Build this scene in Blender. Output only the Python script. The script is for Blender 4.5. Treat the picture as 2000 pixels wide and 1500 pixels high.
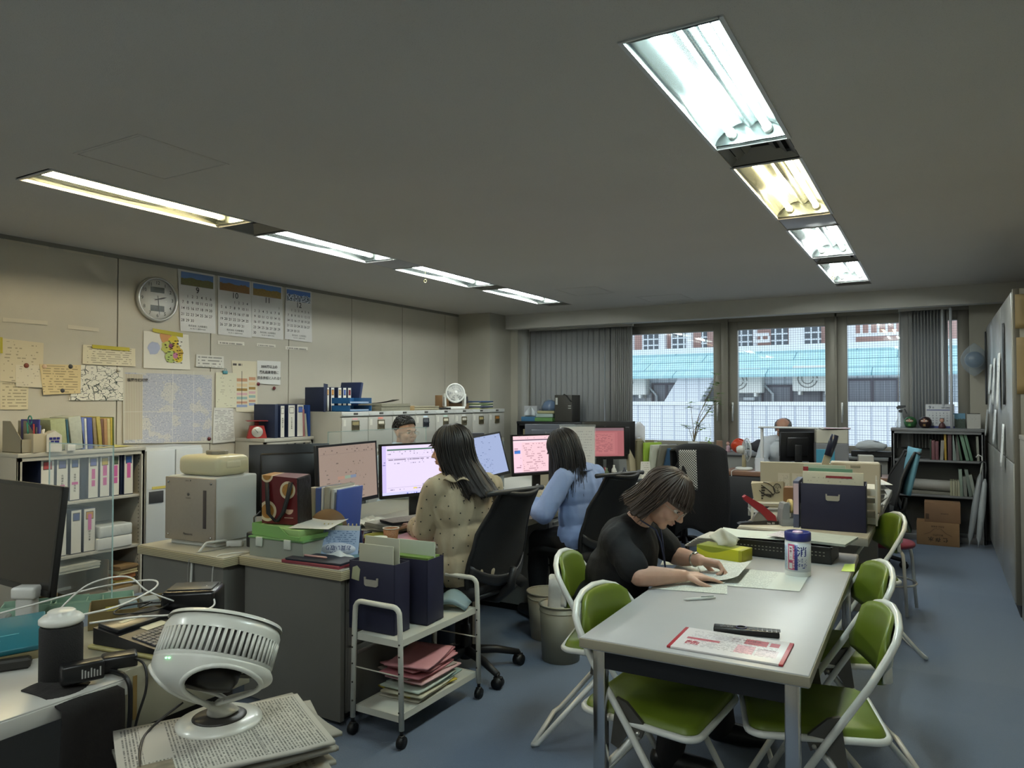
import bpy, bmesh, math, random
from mathutils import Vector as V, Matrix as Mx
random.seed(7)
R = math.radians
C = bpy.context.scene.collection
for o in list(bpy.data.objects): bpy.data.objects.remove(o)
# ---------------------------------------------------------------- camera, world, exposure
F, CH = 1431.0, 1.455
YAW, PIT = R(30.1), R(1.2)
cd = bpy.data.cameras.new('camera'); cam = bpy.data.objects.new('camera', cd); C.objects.link(cam)
cd.sensor_fit = 'HORIZONTAL'; cd.sensor_width = 36; cd.lens = F/2000*36; cd.clip_start = .05; cd.clip_end = 200
cam.location = (0, 0, CH); cam.rotation_euler = (math.pi/2+PIT, 0, YAW)
S = bpy.context.scene; S.camera = cam
S.view_settings.view_transform = 'Standard'; S.view_settings.look = 'None'
S.view_settings.gamma = 1; S.view_settings.exposure = 1.38; S.view_settings.use_curve_mapping = False
w = bpy.data.worlds.new('sky'); S.world = w; w.use_nodes = True
bg = w.node_tree.nodes['Background']; bg.inputs[0].default_value = (.80, .90, 1, 1); bg.inputs[1].default_value = .70
TUBE = 30.0        # brightness of the ceiling tubes
_fw = V((-math.sin(YAW)*math.cos(PIT), math.cos(YAW)*math.cos(PIT), math.sin(PIT)))
_rt = V((math.cos(YAW), math.sin(YAW), 0)); _up = _rt.cross(_fw)
def ray(x, y): return _fw + _rt*((x-1000)/F) - _up*((y-750)/F)
CC = V((0, 0, CH))
def aZ(x, y, z): d = ray(x, y); return CC + d*((z-CH)/d.z)     # point of the surveyed photo pixel on a level surface
def aX(x, y, X): d = ray(x, y); return CC + d*(X/d.x)          # ... on a wall x = X
def aY(x, y, Y): d = ray(x, y); return CC + d*(Y/d.y)
def aD(x, y, D): return CC + ray(x, y)*D
# ---------------------------------------------------------------- materials
def lin(h):
    if not isinstance(h, str): return (*h[:3], 1)
    c = [int(h[i:i+2], 16)/255 for i in (0, 2, 4)]
    return (*[x/12.92 if x <= .04045 else ((x+.055)/1.055)**2.4 for x in c], 1)
MC = {}
def mat(h, rough=.55, metal=0, var=0, vs=8, bump=0, bs=60, alpha=1, trans=0, emit=0, sheen=0, coat=0, sss=0):
    k = (h, rough, metal, var, vs, bump, bs, alpha, trans, emit, sheen, coat, sss)
    if k in MC: return MC[k]
    m = bpy.data.materials.new('m_'+str(h)); m.use_nodes = True; nt = m.node_tree; N = nt.nodes; L = nt.links
    b = N['Principled BSDF']; col = lin(h)
    b.inputs['Base Color'].default_value = col; b.inputs['Roughness'].default_value = rough
    b.inputs['Metallic'].default_value = metal; b.inputs['Alpha'].default_value = alpha
    b.inputs['Transmission Weight'].default_value = trans
    if coat: b.inputs['Coat Weight'].default_value = coat
    if sheen: b.inputs['Sheen Weight'].default_value = sheen
    if sss: b.inputs['Subsurface Weight'].default_value = sss; b.inputs['Subsurface Radius'].default_value = (.02, .008, .004)
    if emit: b.inputs['Emission Color'].default_value = col; b.inputs['Emission Strength'].default_value = emit
    if var or bump:
        tc = N.new('ShaderNodeTexCoord')
    if var:
        n = N.new('ShaderNodeTexNoise'); n.inputs['Scale'].default_value = vs; n.inputs['Detail'].default_value = 4
        L.new(tc.outputs['Object'], n.inputs['Vector'])
        r = N.new('ShaderNodeMapRange'); r.inputs['From Min'].default_value = .25; r.inputs['From Max'].default_value = .75
        r.inputs['To Min'].default_value = 1-var; r.inputs['To Max'].default_value = 1+var
        L.new(n.outputs['Fac'], r.inputs['Value'])
        mx = N.new('ShaderNodeVectorMath'); mx.operation = 'SCALE'; mx.inputs[0].default_value = col[:3]
        L.new(r.outputs[0], mx.inputs['Scale']); L.new(mx.outputs[0], b.inputs['Base Color'])
    if bump:
        n2 = N.new('ShaderNodeTexNoise'); n2.inputs['Scale'].default_value = bs; n2.inputs['Detail'].default_value = 3
        L.new(tc.outputs['Object'], n2.inputs['Vector'])
        bp = N.new('ShaderNodeBump'); bp.inputs['Strength'].default_value = bump; bp.inputs['Distance'].default_value = .01
        L.new(n2.outputs['Fac'], bp.inputs['Height']); L.new(bp.outputs[0], b.inputs['Normal'])
    MC[k] = m; return m
class NG:      # tiny node-graph helper on the generated (0..1) coordinates of a mesh
    def __init__(s, name, rough=.6, coord='Generated'):
        s.m = bpy.data.materials.new(name); s.m.use_nodes = True; s.t = s.m.node_tree; s.b = s.t.nodes['Principled BSDF']
        s.b.inputs['Roughness'].default_value = rough
        s.tc = s.t.nodes.new('ShaderNodeTexCoord').outputs[coord]
        sp = s.t.nodes.new('ShaderNodeSeparateXYZ'); s.t.links.new(s.tc, sp.inputs[0]); s.x, s.y, s.z = sp.outputs
    def _in(s, i, v):
        if hasattr(v, 'is_linked') or hasattr(v, 'node'): s.t.links.new(v, i)
        else: i.default_value = v
    def M(s, op, a, b=0.0, c=0.0):
        n = s.t.nodes.new('ShaderNodeMath'); n.operation = op
        for i, v in enumerate((a, b, c)): s._in(n.inputs[i], v)
        return n.outputs[0]
    def box(s, x0, x1, y0, y1, X=None, Y=None):
        X = X or s.x; Y = Y or s.y
        a = s.M('MULTIPLY', s.M('GREATER_THAN', X, x0), s.M('LESS_THAN', X, x1))
        return s.M('MULTIPLY', a, s.M('MULTIPLY', s.M('GREATER_THAN', Y, y0), s.M('LESS_THAN', Y, y1)))
    def noise(s, sc, vec=None, detail=2):
        n = s.t.nodes.new('ShaderNodeTexNoise'); n.inputs['Scale'].default_value = sc; n.inputs['Detail'].default_value = detail
        s.t.links.new(vec or s.tc, n.inputs['Vector']); return n.outputs['Fac']
    def vec(s, x, y, z=0.0):
        n = s.t.nodes.new('ShaderNodeCombineXYZ')
        for i, v in enumerate((x, y, z)): s._in(n.inputs[i], v)
        return n.outputs[0]
    def mix(s, f, a, b):
        n = s.t.nodes.new('ShaderNodeMix'); n.data_type = 'RGBA'
        s._in(n.inputs[0], f)
        for i, v in ((6, a), (7, b)): s._in(n.inputs[i], lin(v) if isinstance(v, (str, tuple)) else v)
        return n.outputs[2]
    def lines(s, rows, dens=.5, sc=30, x0=.08, x1=.92, y0=.06, y1=.94, vert=False, fill=.5, X=None, Y=None):
        X = X or s.x; Y = Y or s.y
        a, b = (Y, X) if vert else (X, Y)
        r = s.M('MULTIPLY', b, float(rows)); fl = s.M('FLOOR', r); fr = s.M('FRACT', r)
        on = s.M('LESS_THAN', fr, fill)
        nz = s.noise(1.0, s.vec(s.M('MULTIPLY', a, float(sc)), s.M('MULTIPLY', fl, 7.31), 0.0), 1)
        return s.M('MULTIPLY', s.M('MULTIPLY', on, s.M('GREATER_THAN', nz, .5+(.5-dens)*.5)), s.box(x0, x1, y0, y1, X, Y))
    def out(s, col, emit=0):
        s._in(s.b.inputs['Base Color'], lin(col) if isinstance(col, str) else col)
        if emit: s._in(s.b.inputs['Emission Color'], lin(col) if isinstance(col, str) else col); s.b.inputs['Emission Strength'].default_value = emit
        return s.m
def printed(base, ink, rows, dens=.55, sc=26, vert=False, fill=.45, var=0.0, **k):
    key = ('pr', base, ink, rows, dens, sc, vert, fill, tuple(k.items()))
    if key in MC: return MC[key]
    g = NG('printed_paper', .75); MC[key] = g.out(g.mix(g.lines(rows, dens, sc, vert=vert, fill=fill, **k), base, ink)); return MC[key]
# ---------------------------------------------------------------- mesh builder
TXT = {}
def glyphs(s, bold=0):
    if (s, bold) in TXT: return TXT[(s, bold)]
    c = bpy.data.curves.new('t', 'FONT'); c.body = s; c.size = 1; c.align_x = 'CENTER'; c.align_y = 'CENTER'; c.offset = bold; c.resolution_u = 3
    o = bpy.data.objects.new('t', c); C.objects.link(o)
    dg = bpy.context.evaluated_depsgraph_get(); dg.update()
    me = bpy.data.meshes.new_from_object(o.evaluated_get(dg))
    r = ([v.co.copy() for v in me.vertices], [tuple(p.vertices) for p in me.polygons])
    bpy.data.objects.remove(o); bpy.data.curves.remove(c); bpy.data.meshes.remove(me)
    TXT[(s, bold)] = r; return r
class MB:
    def __init__(s): s.b = bmesh.new(); s.M = Mx.Identity(4); s.mi = 0
    def at(s, loc=(0, 0, 0), rot=(0, 0, 0)):
        from mathutils import Euler
        s.M = Mx.Translation(V(loc)) @ Euler(rot).to_matrix().to_4x4(); return s
    def add(s, vs, fs, smooth=False):
        vv = [s.b.verts.new(s.M @ V(v)) for v in vs]
        for f in fs:
            try: q = s.b.faces.new([vv[i] for i in f]); q.smooth = smooth; q.material_index = s.mi
            except ValueError: pass
        return s
    def box(s, x0, y0, z0, x1, y1, z1, bev=0, seg=2):
        if x1 < x0: x0, x1 = x1, x0
        if y1 < y0: y0, y1 = y1, y0
        if z1 < z0: z0, z1 = z1, z0
        vs = [(x, y, z) for z in (z0, z1) for y in (y0, y1) for x in (x0, x1)]
        fs = [(0, 2, 3, 1), (4, 5, 7, 6), (0, 1, 5, 4), (2, 6, 7, 3), (0, 4, 6, 2), (1, 3, 7, 5)]
        if not bev: return s.add(vs, fs)
        t = bmesh.new(); vv = [t.verts.new(v) for v in vs]
        for f in fs: t.faces.new([vv[i] for i in f])
        bmesh.ops.bevel(t, geom=list(t.edges), offset=min(bev, .49*min(x1-x0, y1-y0, z1-z0)), segments=seg, affect='EDGES', profile=.5)
        t.verts.index_update()
        s.add([v.co.copy() for v in t.verts], [[v.index for v in f.verts] for f in t.faces], seg > 1); t.free(); return s
    def cbox(s, cx, cy, cz, sx, sy, sz, bev=0, seg=2): return s.box(cx-sx/2, cy-sy/2, cz-sz/2, cx+sx/2, cy+sy/2, cz+sz/2, bev, seg)
    def tube(s, pts, r, n=10, cap=True, closed=False):
        pts = [V(p) for p in pts]; rs = r if hasattr(r, '__len__') else [r]*len(pts)
        vs, fs = [], []; up = None; N_ = len(pts)
        for i, p in enumerate(pts):
            if closed: t = (pts[(i+1) % N_]-pts[i-1])
            else: t = (pts[min(i+1, N_-1)]-pts[max(i-1, 0)])
            t = t.normalized() if t.length > 1e-9 else V((0, 0, 1))
            if up is None: up = t.orthogonal().normalized()
            else:
                up = up - t*up.dot(t); up = up.normalized() if up.length > 1e-6 else t.orthogonal().normalized()
            q = t.cross(up)
            for k in range(n): a = 2*math.pi*k/n; vs.append(p+(up*math.cos(a)+q*math.sin(a))*rs[i])
        for i in range(N_ if closed else N_-1):
            j = (i+1) % N_
            for k in range(n): k2 = (k+1) % n; fs.append((i*n+k, i*n+k2, j*n+k2, j*n+k))
        if cap and not closed: fs.append(tuple(range(n-1, -1, -1))); fs.append(tuple(range((N_-1)*n, N_*n)))
        return s.add(vs, fs, True)
    def lathe(s, prof, n=24, c=(0, 0, 0), sx=1, sy=1, smooth=True, ends=True):
        vs, fs = [], []; m = len(prof)
        for r, z in prof:
            for k in range(n): a = 2*math.pi*k/n; vs.append((c[0]+r*math.cos(a)*sx, c[1]+r*math.sin(a)*sy, c[2]+z))
        for i in range(m-1):
            for k in range(n): k2 = (k+1) % n; fs.append((i*n+k, i*n+k2, (i+1)*n+k2, (i+1)*n+k))
        if ends: fs.append(tuple(range(n-1, -1, -1))); fs.append(tuple(range((m-1)*n, m*n)))
        return s.add(vs, fs, smooth)
    def ell(s, c, r, n=16, m=10):
        prof = [(max(1e-4, math.sin(math.pi*i/m)), -math.cos(math.pi*i/m)) for i in range(m+1)]
        vs, fs = [], []
        for a_, z in prof:
            for k in range(n): a = 2*math.pi*k/n; vs.append((c[0]+a_*math.cos(a)*r[0], c[1]+a_*math.sin(a)*r[1], c[2]+z*r[2]))
        for i in range(m):
            for k in range(n): k2 = (k+1) % n; fs.append((i*n+k, i*n+k2, (i+1)*n+k2, (i+1)*n+k))
        fs.append(tuple(range(n-1, -1, -1))); fs.append(tuple(range(m*n, (m+1)*n)))
        return s.add(vs, fs, True)
    def prism(s, poly, z0, z1, ax='z', smooth=False):   # poly in the two other axes
        n = len(poly)
        def f(a, b, c): return {'z': (a, b, c), 'x': (c, a, b), 'y': (a, c, b)}[ax]
        vs = [f(a, b, z0) for a, b in poly]+[f(a, b, z1) for a, b in poly]
        fs = [tuple(range(n-1, -1, -1)), tuple(range(n, 2*n))]+[(i, (i+1) % n, n+(i+1) % n, n+i) for i in range(n)]
        return s.add(vs, fs, smooth)
    def grid(s, f, nu, nv, th=0, smooth=True):          # f(u,v) -> point ; optional thickness (second skin)
        P = [[V(f(i/nu, j/nv)) for j in range(nv+1)] for i in range(nu+1)]
        vs = [p for r in P for p in r]; idx = lambda i, j: i*(nv+1)+j
        fs = [(idx(i, j), idx(i+1, j), idx(i+1, j+1), idx(i, j+1)) for i in range(nu) for j in range(nv)]
        if th:
            k = len(vs); q = []
            for i in range(nu+1):
                for j in range(nv+1):
                    a = P[min(i+1, nu)][j]-P[max(i-1, 0)][j]; b = P[i][min(j+1, nv)]-P[i][max(j-1, 0)]
                    nrm = a.cross(b); nrm = nrm.normalized() if nrm.length > 1e-12 else V((0, 0, 1)); q.append(P[i][j]-nrm*th)
            vs = vs+q; fs = fs+[tuple(k+a for a in reversed(f_)) for f_ in fs]
            for i in range(nu): fs += [(idx(i, 0), k+idx(i, 0), k+idx(i+1, 0), idx(i+1, 0)), (idx(i+1, nv), k+idx(i+1, nv), k+idx(i, nv), idx(i, nv))]
            for j in range(nv): fs += [(idx(0, j+1), k+idx(0, j+1), k+idx(0, j), idx(0, j)), (idx(nu, j), k+idx(nu, j), k+idx(nu, j+1), idx(nu, j+1))]
        return s.add(vs, fs, smooth)
    def text(s, t, size, x=0, y=0, z=0, bold=0, sx=1):  # flat lettering in the local XY plane
        vs, fs = glyphs(t, bold); return s.add([(x+v.x*size*sx, y+v.y*size, z) for v in vs], fs)
    def obj(s, name, m, parent=None, kind=None):
        me = bpy.data.meshes.new(name); bmesh.ops.recalc_face_normals(s.b, faces=list(s.b.faces)); s.b.to_mesh(me); s.b.free()
        for q in (m if isinstance(m, (list, tuple)) else [m]): me.materials.append(q)
        o = bpy.data.objects.new(name, me); C.objects.link(o)
        if parent: o.parent = parent
        if kind: o['kind'] = kind
        return o
def tag(o, label, cat, group=None):
    o['label'] = label; o['category'] = cat
    if group: o['group'] = group
    return o
def thing(name, label, cat, loc=(0, 0, 0), rz=0, group=None, rot=None):
    o = bpy.data.objects.new(name, None); C.objects.link(o); o.empty_display_size = .05
    o.location = loc; o.rotation_euler = rot or (0, 0, rz); return tag(o, label, cat, group)
def place(o, loc, rz=0, rot=None): o.location = loc; o.rotation_euler = rot or (0, 0, rz); return o
def dup(r, loc, rz=None, label=None, rot=None):
    c = r.copy(); C.objects.link(c); c.location = loc
    if rz is not None: c.rotation_euler = (0, 0, rz)
    if rot: c.rotation_euler = rot
    if label: c['label'] = label
    for ch in list(r.children):
        d = ch.copy(); C.objects.link(d); d.parent = c
        for g in list(ch.children): e = g.copy(); C.objects.link(e); e.parent = d
    return c
def struct(name, mb, m): return mb.obj(name, m, kind='structure')
def part(mb, name, m, parent, label=None):
    o = mb.obj(name, m, parent)
    if label: o['label'] = label
    return o
# ================================================================ the room
CZ = 2.6; WX = -5.6; RX = 1.0; BY = -4.6; WY = 9.1
def wall_mat(h, dark=0):
    g = NG('wall_paint', .8, 'Object'); n = g.noise(2.5, None, 5); n2 = g.noise(160, None, 2)
    c = g.mix(n, tuple(x*.93 for x in lin(h)[:3]), tuple(x*1.06 for x in lin(h)[:3]))
    bp = g.t.nodes.new('ShaderNodeBump'); bp.inputs['Strength'].default_value = .25; bp.inputs['Distance'].default_value = .003
    g.t.links.new(n2, bp.inputs['Height']); g.t.links.new(bp.outputs[0], g.b.inputs['Normal']); return g.out(c)
M_wall = wall_mat('b9b3a4'); M_pil = wall_mat('a8a496'); M_beam = wall_mat('bfbdb5')
def ceil_mat():
    g = NG('ceiling_board', .9, 'Object'); n = g.noise(1.2, None, 4); n2 = g.noise(230, None, 2)
    sp = g.M('LESS_THAN', n2, .36)
    c = g.mix(n, 'c2bdb4', 'cbc6be'); c = g.mix(g.M('MULTIPLY', sp, .3), c, '8f8b82')
    bp = g.t.nodes.new('ShaderNodeBump'); bp.inputs['Strength'].default_value = .4; bp.inputs['Distance'].default_value = .003
    g.t.links.new(n2, bp.inputs['Height']); g.t.links.new(bp.outputs[0], g.b.inputs['Normal']); return g.out(c)
M_ceil = ceil_mat()
def carpet_mat():
    g = NG('carpet_tiles', .95, 'Object')
    ix = g.M('FLOOR', g.M('DIVIDE', g.x, .5)); iy = g.M('FLOOR', g.M('DIVIDE', g.y, .5))
    chk = g.noise(1.0, g.vec(g.M('MULTIPLY', ix, 3.7), g.M('MULTIPLY', iy, 5.3)), 0)
    n = g.noise(300, None, 3); n3 = g.noise(1.6, None, 3)
    c = g.mix(n, '384a64', '78869a'); c = g.mix(g.M('MULTIPLY', chk, .55), c, '3d516b'); c = g.mix(g.M('MULTIPLY', n3, .3), c, '62707f')
    bp = g.t.nodes.new('ShaderNodeBump'); bp.inputs['Strength'].default_value = .8; bp.inputs['Distance'].default_value = .004
    g.t.links.new(n, bp.inputs['Height']); g.t.links.new(bp.outputs[0], g.b.inputs['Normal'])
    g.b.inputs['Sheen Weight'].default_value = .2; return g.out(c)
m = MB().box(WX-.2, BY, -.1, RX+.2, WY+.2, 0); struct('floor', m, carpet_mat())
# ceiling with the two light slots
LS = (-4.12, -3.80); RS = (-.865, -.547)
m = MB()
m.box(WX-.2, BY, CZ, LS[0], WY+.2, CZ+.05).box(LS[1], BY, CZ, RS[0], WY+.2, CZ+.05).box(RS[1], BY, CZ, RX+.2, WY+.2, CZ+.05)
for s_, y0, y1 in ((LS, 1.97, 8.02), (RS, 2.18, 8.06)):
    m.box(s_[0], BY, CZ, s_[1], -3.0, CZ+.05).box(s_[0], .5, CZ, s_[1], y0, CZ+.05).box(s_[0], -1.8, CZ, s_[1], -.7, CZ+.05).box(s_[0], y1, CZ, s_[1], WY+.2, CZ+.05)
m.box(WX-.2, BY, CZ+.35, RX+.2, WY+.2, CZ+.4)
struct('ceiling', m, M_ceil)
# left wall: 900 mm panels with dark joints, plus a cornice angle
m = MB().box(WX-.2, BY, 0, WX-.012, WY+.2, CZ+.05)
struct('wall_left', m, mat('3c3833', .9))
seams = [y for y in (-3.75, -2.85, -1.95, -1.05, -.15, .75, 1.65, 2.55, 3.44, 4.30, 5.21, 6.12, 7.01, 7.90)]
ys = [BY]+seams+[WY]
m = MB()
for a, b in zip(ys, ys[1:]): m.box(WX-.012, a+.004, 0, WX, b-.004, CZ-.02, .002, 1)
struct('wall_left_panels', m, M_wall)
struct('trim_1', MB().box(WX, BY, CZ-.03, WX+.012, 8.2, CZ), mat('7d7a70', .7))
struct('wall_right', MB().box(RX, BY, 0, RX+.2, WY+.2, CZ+.05), M_pil)
struct('wall_back', MB().box(WX, BY-.2, 0, RX, BY, CZ), M_wall)
# window wall: pillar left, beam, sill, pillar right
struct('wall_pillar_left', MB().box(WX, 8.2, 0, -5.09, 8.75, CZ), M_pil)
struct('wall_far_left', MB().box(WX, 8.75, 0, -4.98, WY+.2, CZ), M_pil)
struct('wall_beam', MB().box(-5.09, 8.6, 2.41, RX, 8.75, CZ).box(-5.0, 8.75, 2.44, RX, WY+.2, CZ), M_beam)
struct('wall_under_window', MB().box(-5.0, 9.0, 0, RX, WY+.2, .80).box(-3.50, 8.75, 0, -.46, 9.0, .80), mat('8a8a86', .8))
struct('trim_2', MB().box(-5.0, 8.93, .80, .6, WY+.1, .83, .004).box(-3.52, 8.71, .80, -.45, 8.93, .83, .004), mat('77787a', .4))
struct('wall_right_pillar', MB().box(.30, 9.0, .83, RX, WY+.2, 2.44), M_pil)
# windows
M_fr = mat('8d897f', .45, .3)
g = NG('wired_glass', .05, 'Object')
def gl(coord, p): 
    f = g.M('FRACT', g.M('DIVIDE', coord, p)); return g.M('LESS_THAN', f, .055)
wire = g.M('MAXIMUM', gl(g.x, .027), gl(g.z, .027))
tr = g.t.nodes.new('ShaderNodeBsdfTransparent'); tr.inputs[0].default_value = (.96, .99, 1, 1)
gs = g.t.nodes.new('ShaderNodeBsdfGlossy'); gs.inputs['Roughness'].default_value = .02
df = g.t.nodes.new('ShaderNodeBsdfDiffuse'); df.inputs[0].default_value = lin('6c7076')
mx1 = g.t.nodes.new('ShaderNodeMixShader'); mx1.inputs[0].default_value = .05
mx2 = g.t.nodes.new('ShaderNodeMixShader'); g.t.links.new(wire, mx2.inputs[0])
L_ = g.t.links
L_.new(tr.outputs[0], mx1.inputs[1]); L_.new(gs.outputs[0], mx1.inputs[2]); L_.new(mx1.outputs[0], mx2.inputs[1]); L_.new(df.outputs[0], mx2.inputs[2])
L_.new(mx2.outputs[0], g.t.nodes['Material Output'].inputs[0]); M_glass = g.m
def window(i, x0, x1, hside):
    z0, z1 = .84, 2.41; e = .105 if i != 0 else .09
    a = MB()
    for (p, q, r_, s_) in ((x0, z0, x0+e, z1), (x1-e, z0, x1, z1), (x0+e, z0, x1-e, z0+.09), (x0+e, z1-.11, x1-e, z1)):
        a.box(p, WY-.02, q, r_, WY+.06, s_, .004)
    o = struct('window_%d' % i, a, M_fr)
    b = MB().box(x0+e-.01, WY+.02, z0+.08, x1-e+.01, WY+.028, z1-.1); b.obj('glass_pane', M_glass, o)
    if hside is not None:
        hx = x0+.05 if hside < 0 else x1-.05
        b = MB().box(hx-.012, WY-.045, 1.28, hx+.012, WY-.02, 1.42, .004).box(hx-.009, WY-.065, 1.19, hx+.009, WY-.045, 1.38, .005)
        b.obj('window_handle', mat('c9cbcc', .3, .8), o)
window(1, -3.60, -2.28, 1); window(2, -2.20, -1.00, -1); window(3, -.98, .30, -1); window(4, -5.0, -3.66, None)
struct('window_frame', MB().box(-2.28, WY-.06, .83, -2.20, WY+.1, 2.44, .004).box(-1.0, WY-.04, .83, -.98, WY+.1, 2.44).box(-3.66, WY-.04, .83, -3.60, WY+.1, 2.44)
       .box(-5.0, WY-.04, 2.40, .3, WY+.12, 2.445), M_fr)
# vertical blinds
def slat_mat(h):
    g = NG('blind_fabric', .8, 'Object'); n = g.noise(90, g.vec(g.M('MULTIPLY', g.x, 1.0), 0.0, g.M('MULTIPLY', g.z, .15)), 2)
    g.b.inputs['Transmission Weight'].default_value = 0
    t = g.t.nodes.new('ShaderNodeBsdfTranslucent'); t.inputs[0].default_value = lin(h)
    mm = g.t.nodes.new('ShaderNodeMixShader'); mm.inputs[0].default_value = .5
    g.t.links.new(g.b.outputs[0], mm.inputs[1]); g.t.links.new(t.outputs[0], mm.inputs[2]); g.t.links.new(mm.outputs[0], g.t.nodes['Material Output'].inputs[0])
    return g.out(g.mix(n, h, tuple(x*1.12 for x in lin(h)[:3])))
M_slat = slat_mat('b9b9b6')
def blind(name, label, xs, ang, z0=.93):
    t = thing(name, label, 'blind', ((xs[0]+xs[-1])/2, 8.93, z0)); ox = (xs[0]+xs[-1])/2
    part(MB().box(xs[0]-ox-.05, -.025, 2.40-z0, xs[-1]-ox+.05, .02, 2.43-z0, .003), 'head_rail', mat('b5b3ad', .5), t)
    for i, x in enumerate(xs):
        a = ang(i); c, s_ = math.cos(a)*.044, math.sin(a)*.044; w_ = random.uniform(-.002, .002)
        b = MB()
        b.grid(lambda u, v: (x-ox+(2*u-1)*c, (2*u-1)*s_+.006*math.sin(math.pi*u)+w_*v, .01+v*(2.40-z0-.01)), 4, 2, .001)
        part(b, 'slat', M_slat, t)
    part(MB().tube([(xs[0]-ox-.04, -.03, 2.4-z0), (xs[0]-ox-.05, -.035, 1.0), (xs[0]-ox-.07, -.03, .0)], .003, 6), 'pull_cord', mat('d8d6d0', .6), t)
blind('vertical_blind', 'grey vertical blind drawn across the left window, wide open slats', [-4.84+i*.079 for i in range(16)]+[-3.63+i*.026 for i in range(9)], lambda i: R(-9) if i < 14 else R(-18))
blind('vertical_blind', 'grey vertical blind bunched up at the right end of the windows', [-.30+i*.030 for i in range(14)], lambda i: R(-20 if i < 2 else -66))
# ---------------------------------------------------------------- ceiling fixtures
def tube_mat(c, s):
    m = bpy.data.materials.new('tube_glow'); m.use_nodes = True; b = m.node_tree.nodes['Principled BSDF']
    b.inputs['Base Color'].default_value = (.9, .9, .9, 1); b.inputs['Emission Color'].default_value = (*c, 1); b.inputs['Emission Strength'].default_value = s; return m
def fixture(slot, y0, y1, c, s, label, chain=False):
    x0, x1 = slot; cx = (x0+x1)/2; cy = (y0+y1)/2; hw = (x1-x0)/2-.003; hl = (y1-y0)/2; L = hl-.03
    t = thing('ceiling_light', label, 'ceiling light', (cx, cy, CZ), 0, 'recessed twin tube ceiling lights')
    M_in = mat('7d8482', .22, .9)
    a = MB()
    # two shallow curved reflectors side by side
    def ref(u, v):
        x = -hw+2*hw*u; z = .012+.085*abs(math.sin(math.pi*u))**.6 - .03*math.exp(-((u-.5)/.07)**2)
        return (x, -L+2*L*v, z)
    a.grid(ref, 28, 1, -.003)
    for y in (-L, L):
        for k in range(0, 28):
            u0, u1 = k/28, (k+1)/28; p, q = ref(u0, 0), ref(u1, 0)
            a.add([(p[0], y, 0), (q[0], y, 0), (q[0], y, q[2]), (p[0], y, p[2])], [(0, 1, 2, 3)])
    a.box(-hw, -hl, .0, hw, -L, .004).box(-hw, L, .0, hw, hl, .004)
    part(a, 'reflector', M_in, t)
    f = MB()
    for (p, q, r_, s_) in ((-hw-.012, -hl, -hw+.004, hl), (hw-.004, -hl, hw+.012, hl), (-hw, -hl, hw, -hl+.008), (-hw, hl-.008, hw, hl)): f.box(p, q, -.006, r_, s_, .004)
    part(f, 'trim_frame', mat('c9cac8', .4), t)
    for sx in (-.078, .078):
        part(MB().tube([(sx, -L+.03, .045), (sx, L-.03, .045)], .0155, 14), 'fluorescent_tube', tube_mat(c, s), t)
        for yy in (-L+.02, L-.02): part(MB().tube([(sx, yy-.018, .045), (sx, yy+.018, .045)], .021, 12), 'socket', mat('e6e6e0', .5), t)
    if chain:
        part(MB().tube([(.05*chain, -L+.12, .05), (.05*chain, -L+.12, -.09)], .0012, 5).tube([(.05*chain+.014*math.cos(k*.6), -L+.12, -.105+.014*math.sin(k*.6)) for k in range(11)], .003, 6), 'pull_chain', mat('e7d9a0', .4), t)
def vent(slot, y0, y1, label, plain=False):
    x0, x1 = slot; cx = (x0+x1)/2; cy = (y0+y1)/2; hw = (x1-x0)/2-.004; hl = (y1-y0)/2-.004
    t = thing('ceiling_panel' if plain else 'air_vent', label, 'panel' if plain else 'vent', (cx, cy, CZ), 0, None if plain else 'square air vents between the ceiling lights')
    if plain:
        part(MB().box(-hw, -hl, .0, hw, hl, .006, .001), 'cover', mat('a9a8ad', .45), t); return
    m_ = mat('77746d', .4, .3)
    for i, k in enumerate((1.0, .72, .46)):
        a = MB(); w_, l_ = hw*k, hl*k; z = .004+.01*i; e = .030
        for p in range(4):
            c1 = [(-w_, -l_), (w_, -l_), (w_, l_), (-w_, l_)]; c2 = [(-w_+e, -l_+e), (w_-e, -l_+e), (w_-e, l_-e), (-w_+e, l_-e)]
            A, B = c1[p], c1[(p+1) % 4]; D_, E_ = c2[p], c2[(p+1) % 4]
            a.add([(*A, z), (*B, z), (*E_, z+.022), (*D_, z+.022)], [(0, 1, 2, 3)])
        part(a, 'louvre', m_, t)
    part(MB().box(-hw, -hl, .05, hw, hl, .055), 'duct_back', mat('201f1e', .9), t)
W_ = (.93, 1.0, .97); Yl = (1.0, .80, .42); Cy = (.80, 1.0, 1.0)
fixture(RS, 2.18, 3.36, Cy, TUBE*1.25, 'cool white recessed ceiling light, nearest of the right-hand row')
vent(RS, 3.36, 3.66, 'large dark air vent between the cool white and yellow lights on the right')
fixture(RS, 3.66, 4.86, Yl, TUBE*.9, 'yellowish recessed ceiling light in the right-hand row')
vent(RS, 4.86, 5.20, 'plain grey blanking panel beyond the yellow light of the right row', True)
fixture(RS, 5.20, 6.34, W_, TUBE, 'white recessed ceiling light beyond the plain panel in the right row')
vent(RS, 6.34, 6.64, 'air vent between the two farthest lights of the right row')
fixture(RS, 6.64, 7.80, W_, TUBE, 'farthest recessed ceiling light of the right row, with a pull chain', -1)
vent(RS, 7.80, 8.05, 'air vent at the window end of the right light row')
fixture(LS, 1.98, 3.22, Yl, TUBE*1.0, 'long yellowish recessed ceiling light at the near end of the left row')
vent(LS, 3.22, 3.51, 'air vent beside the far end of the yellow light in the left row')
fixture(LS, 3.51, 4.68, W_, TUBE, 'white recessed ceiling light, second from the near end of the left row')
vent(LS, 4.68, 5.03, 'plain grey blanking panel in the left light row', True)
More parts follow.
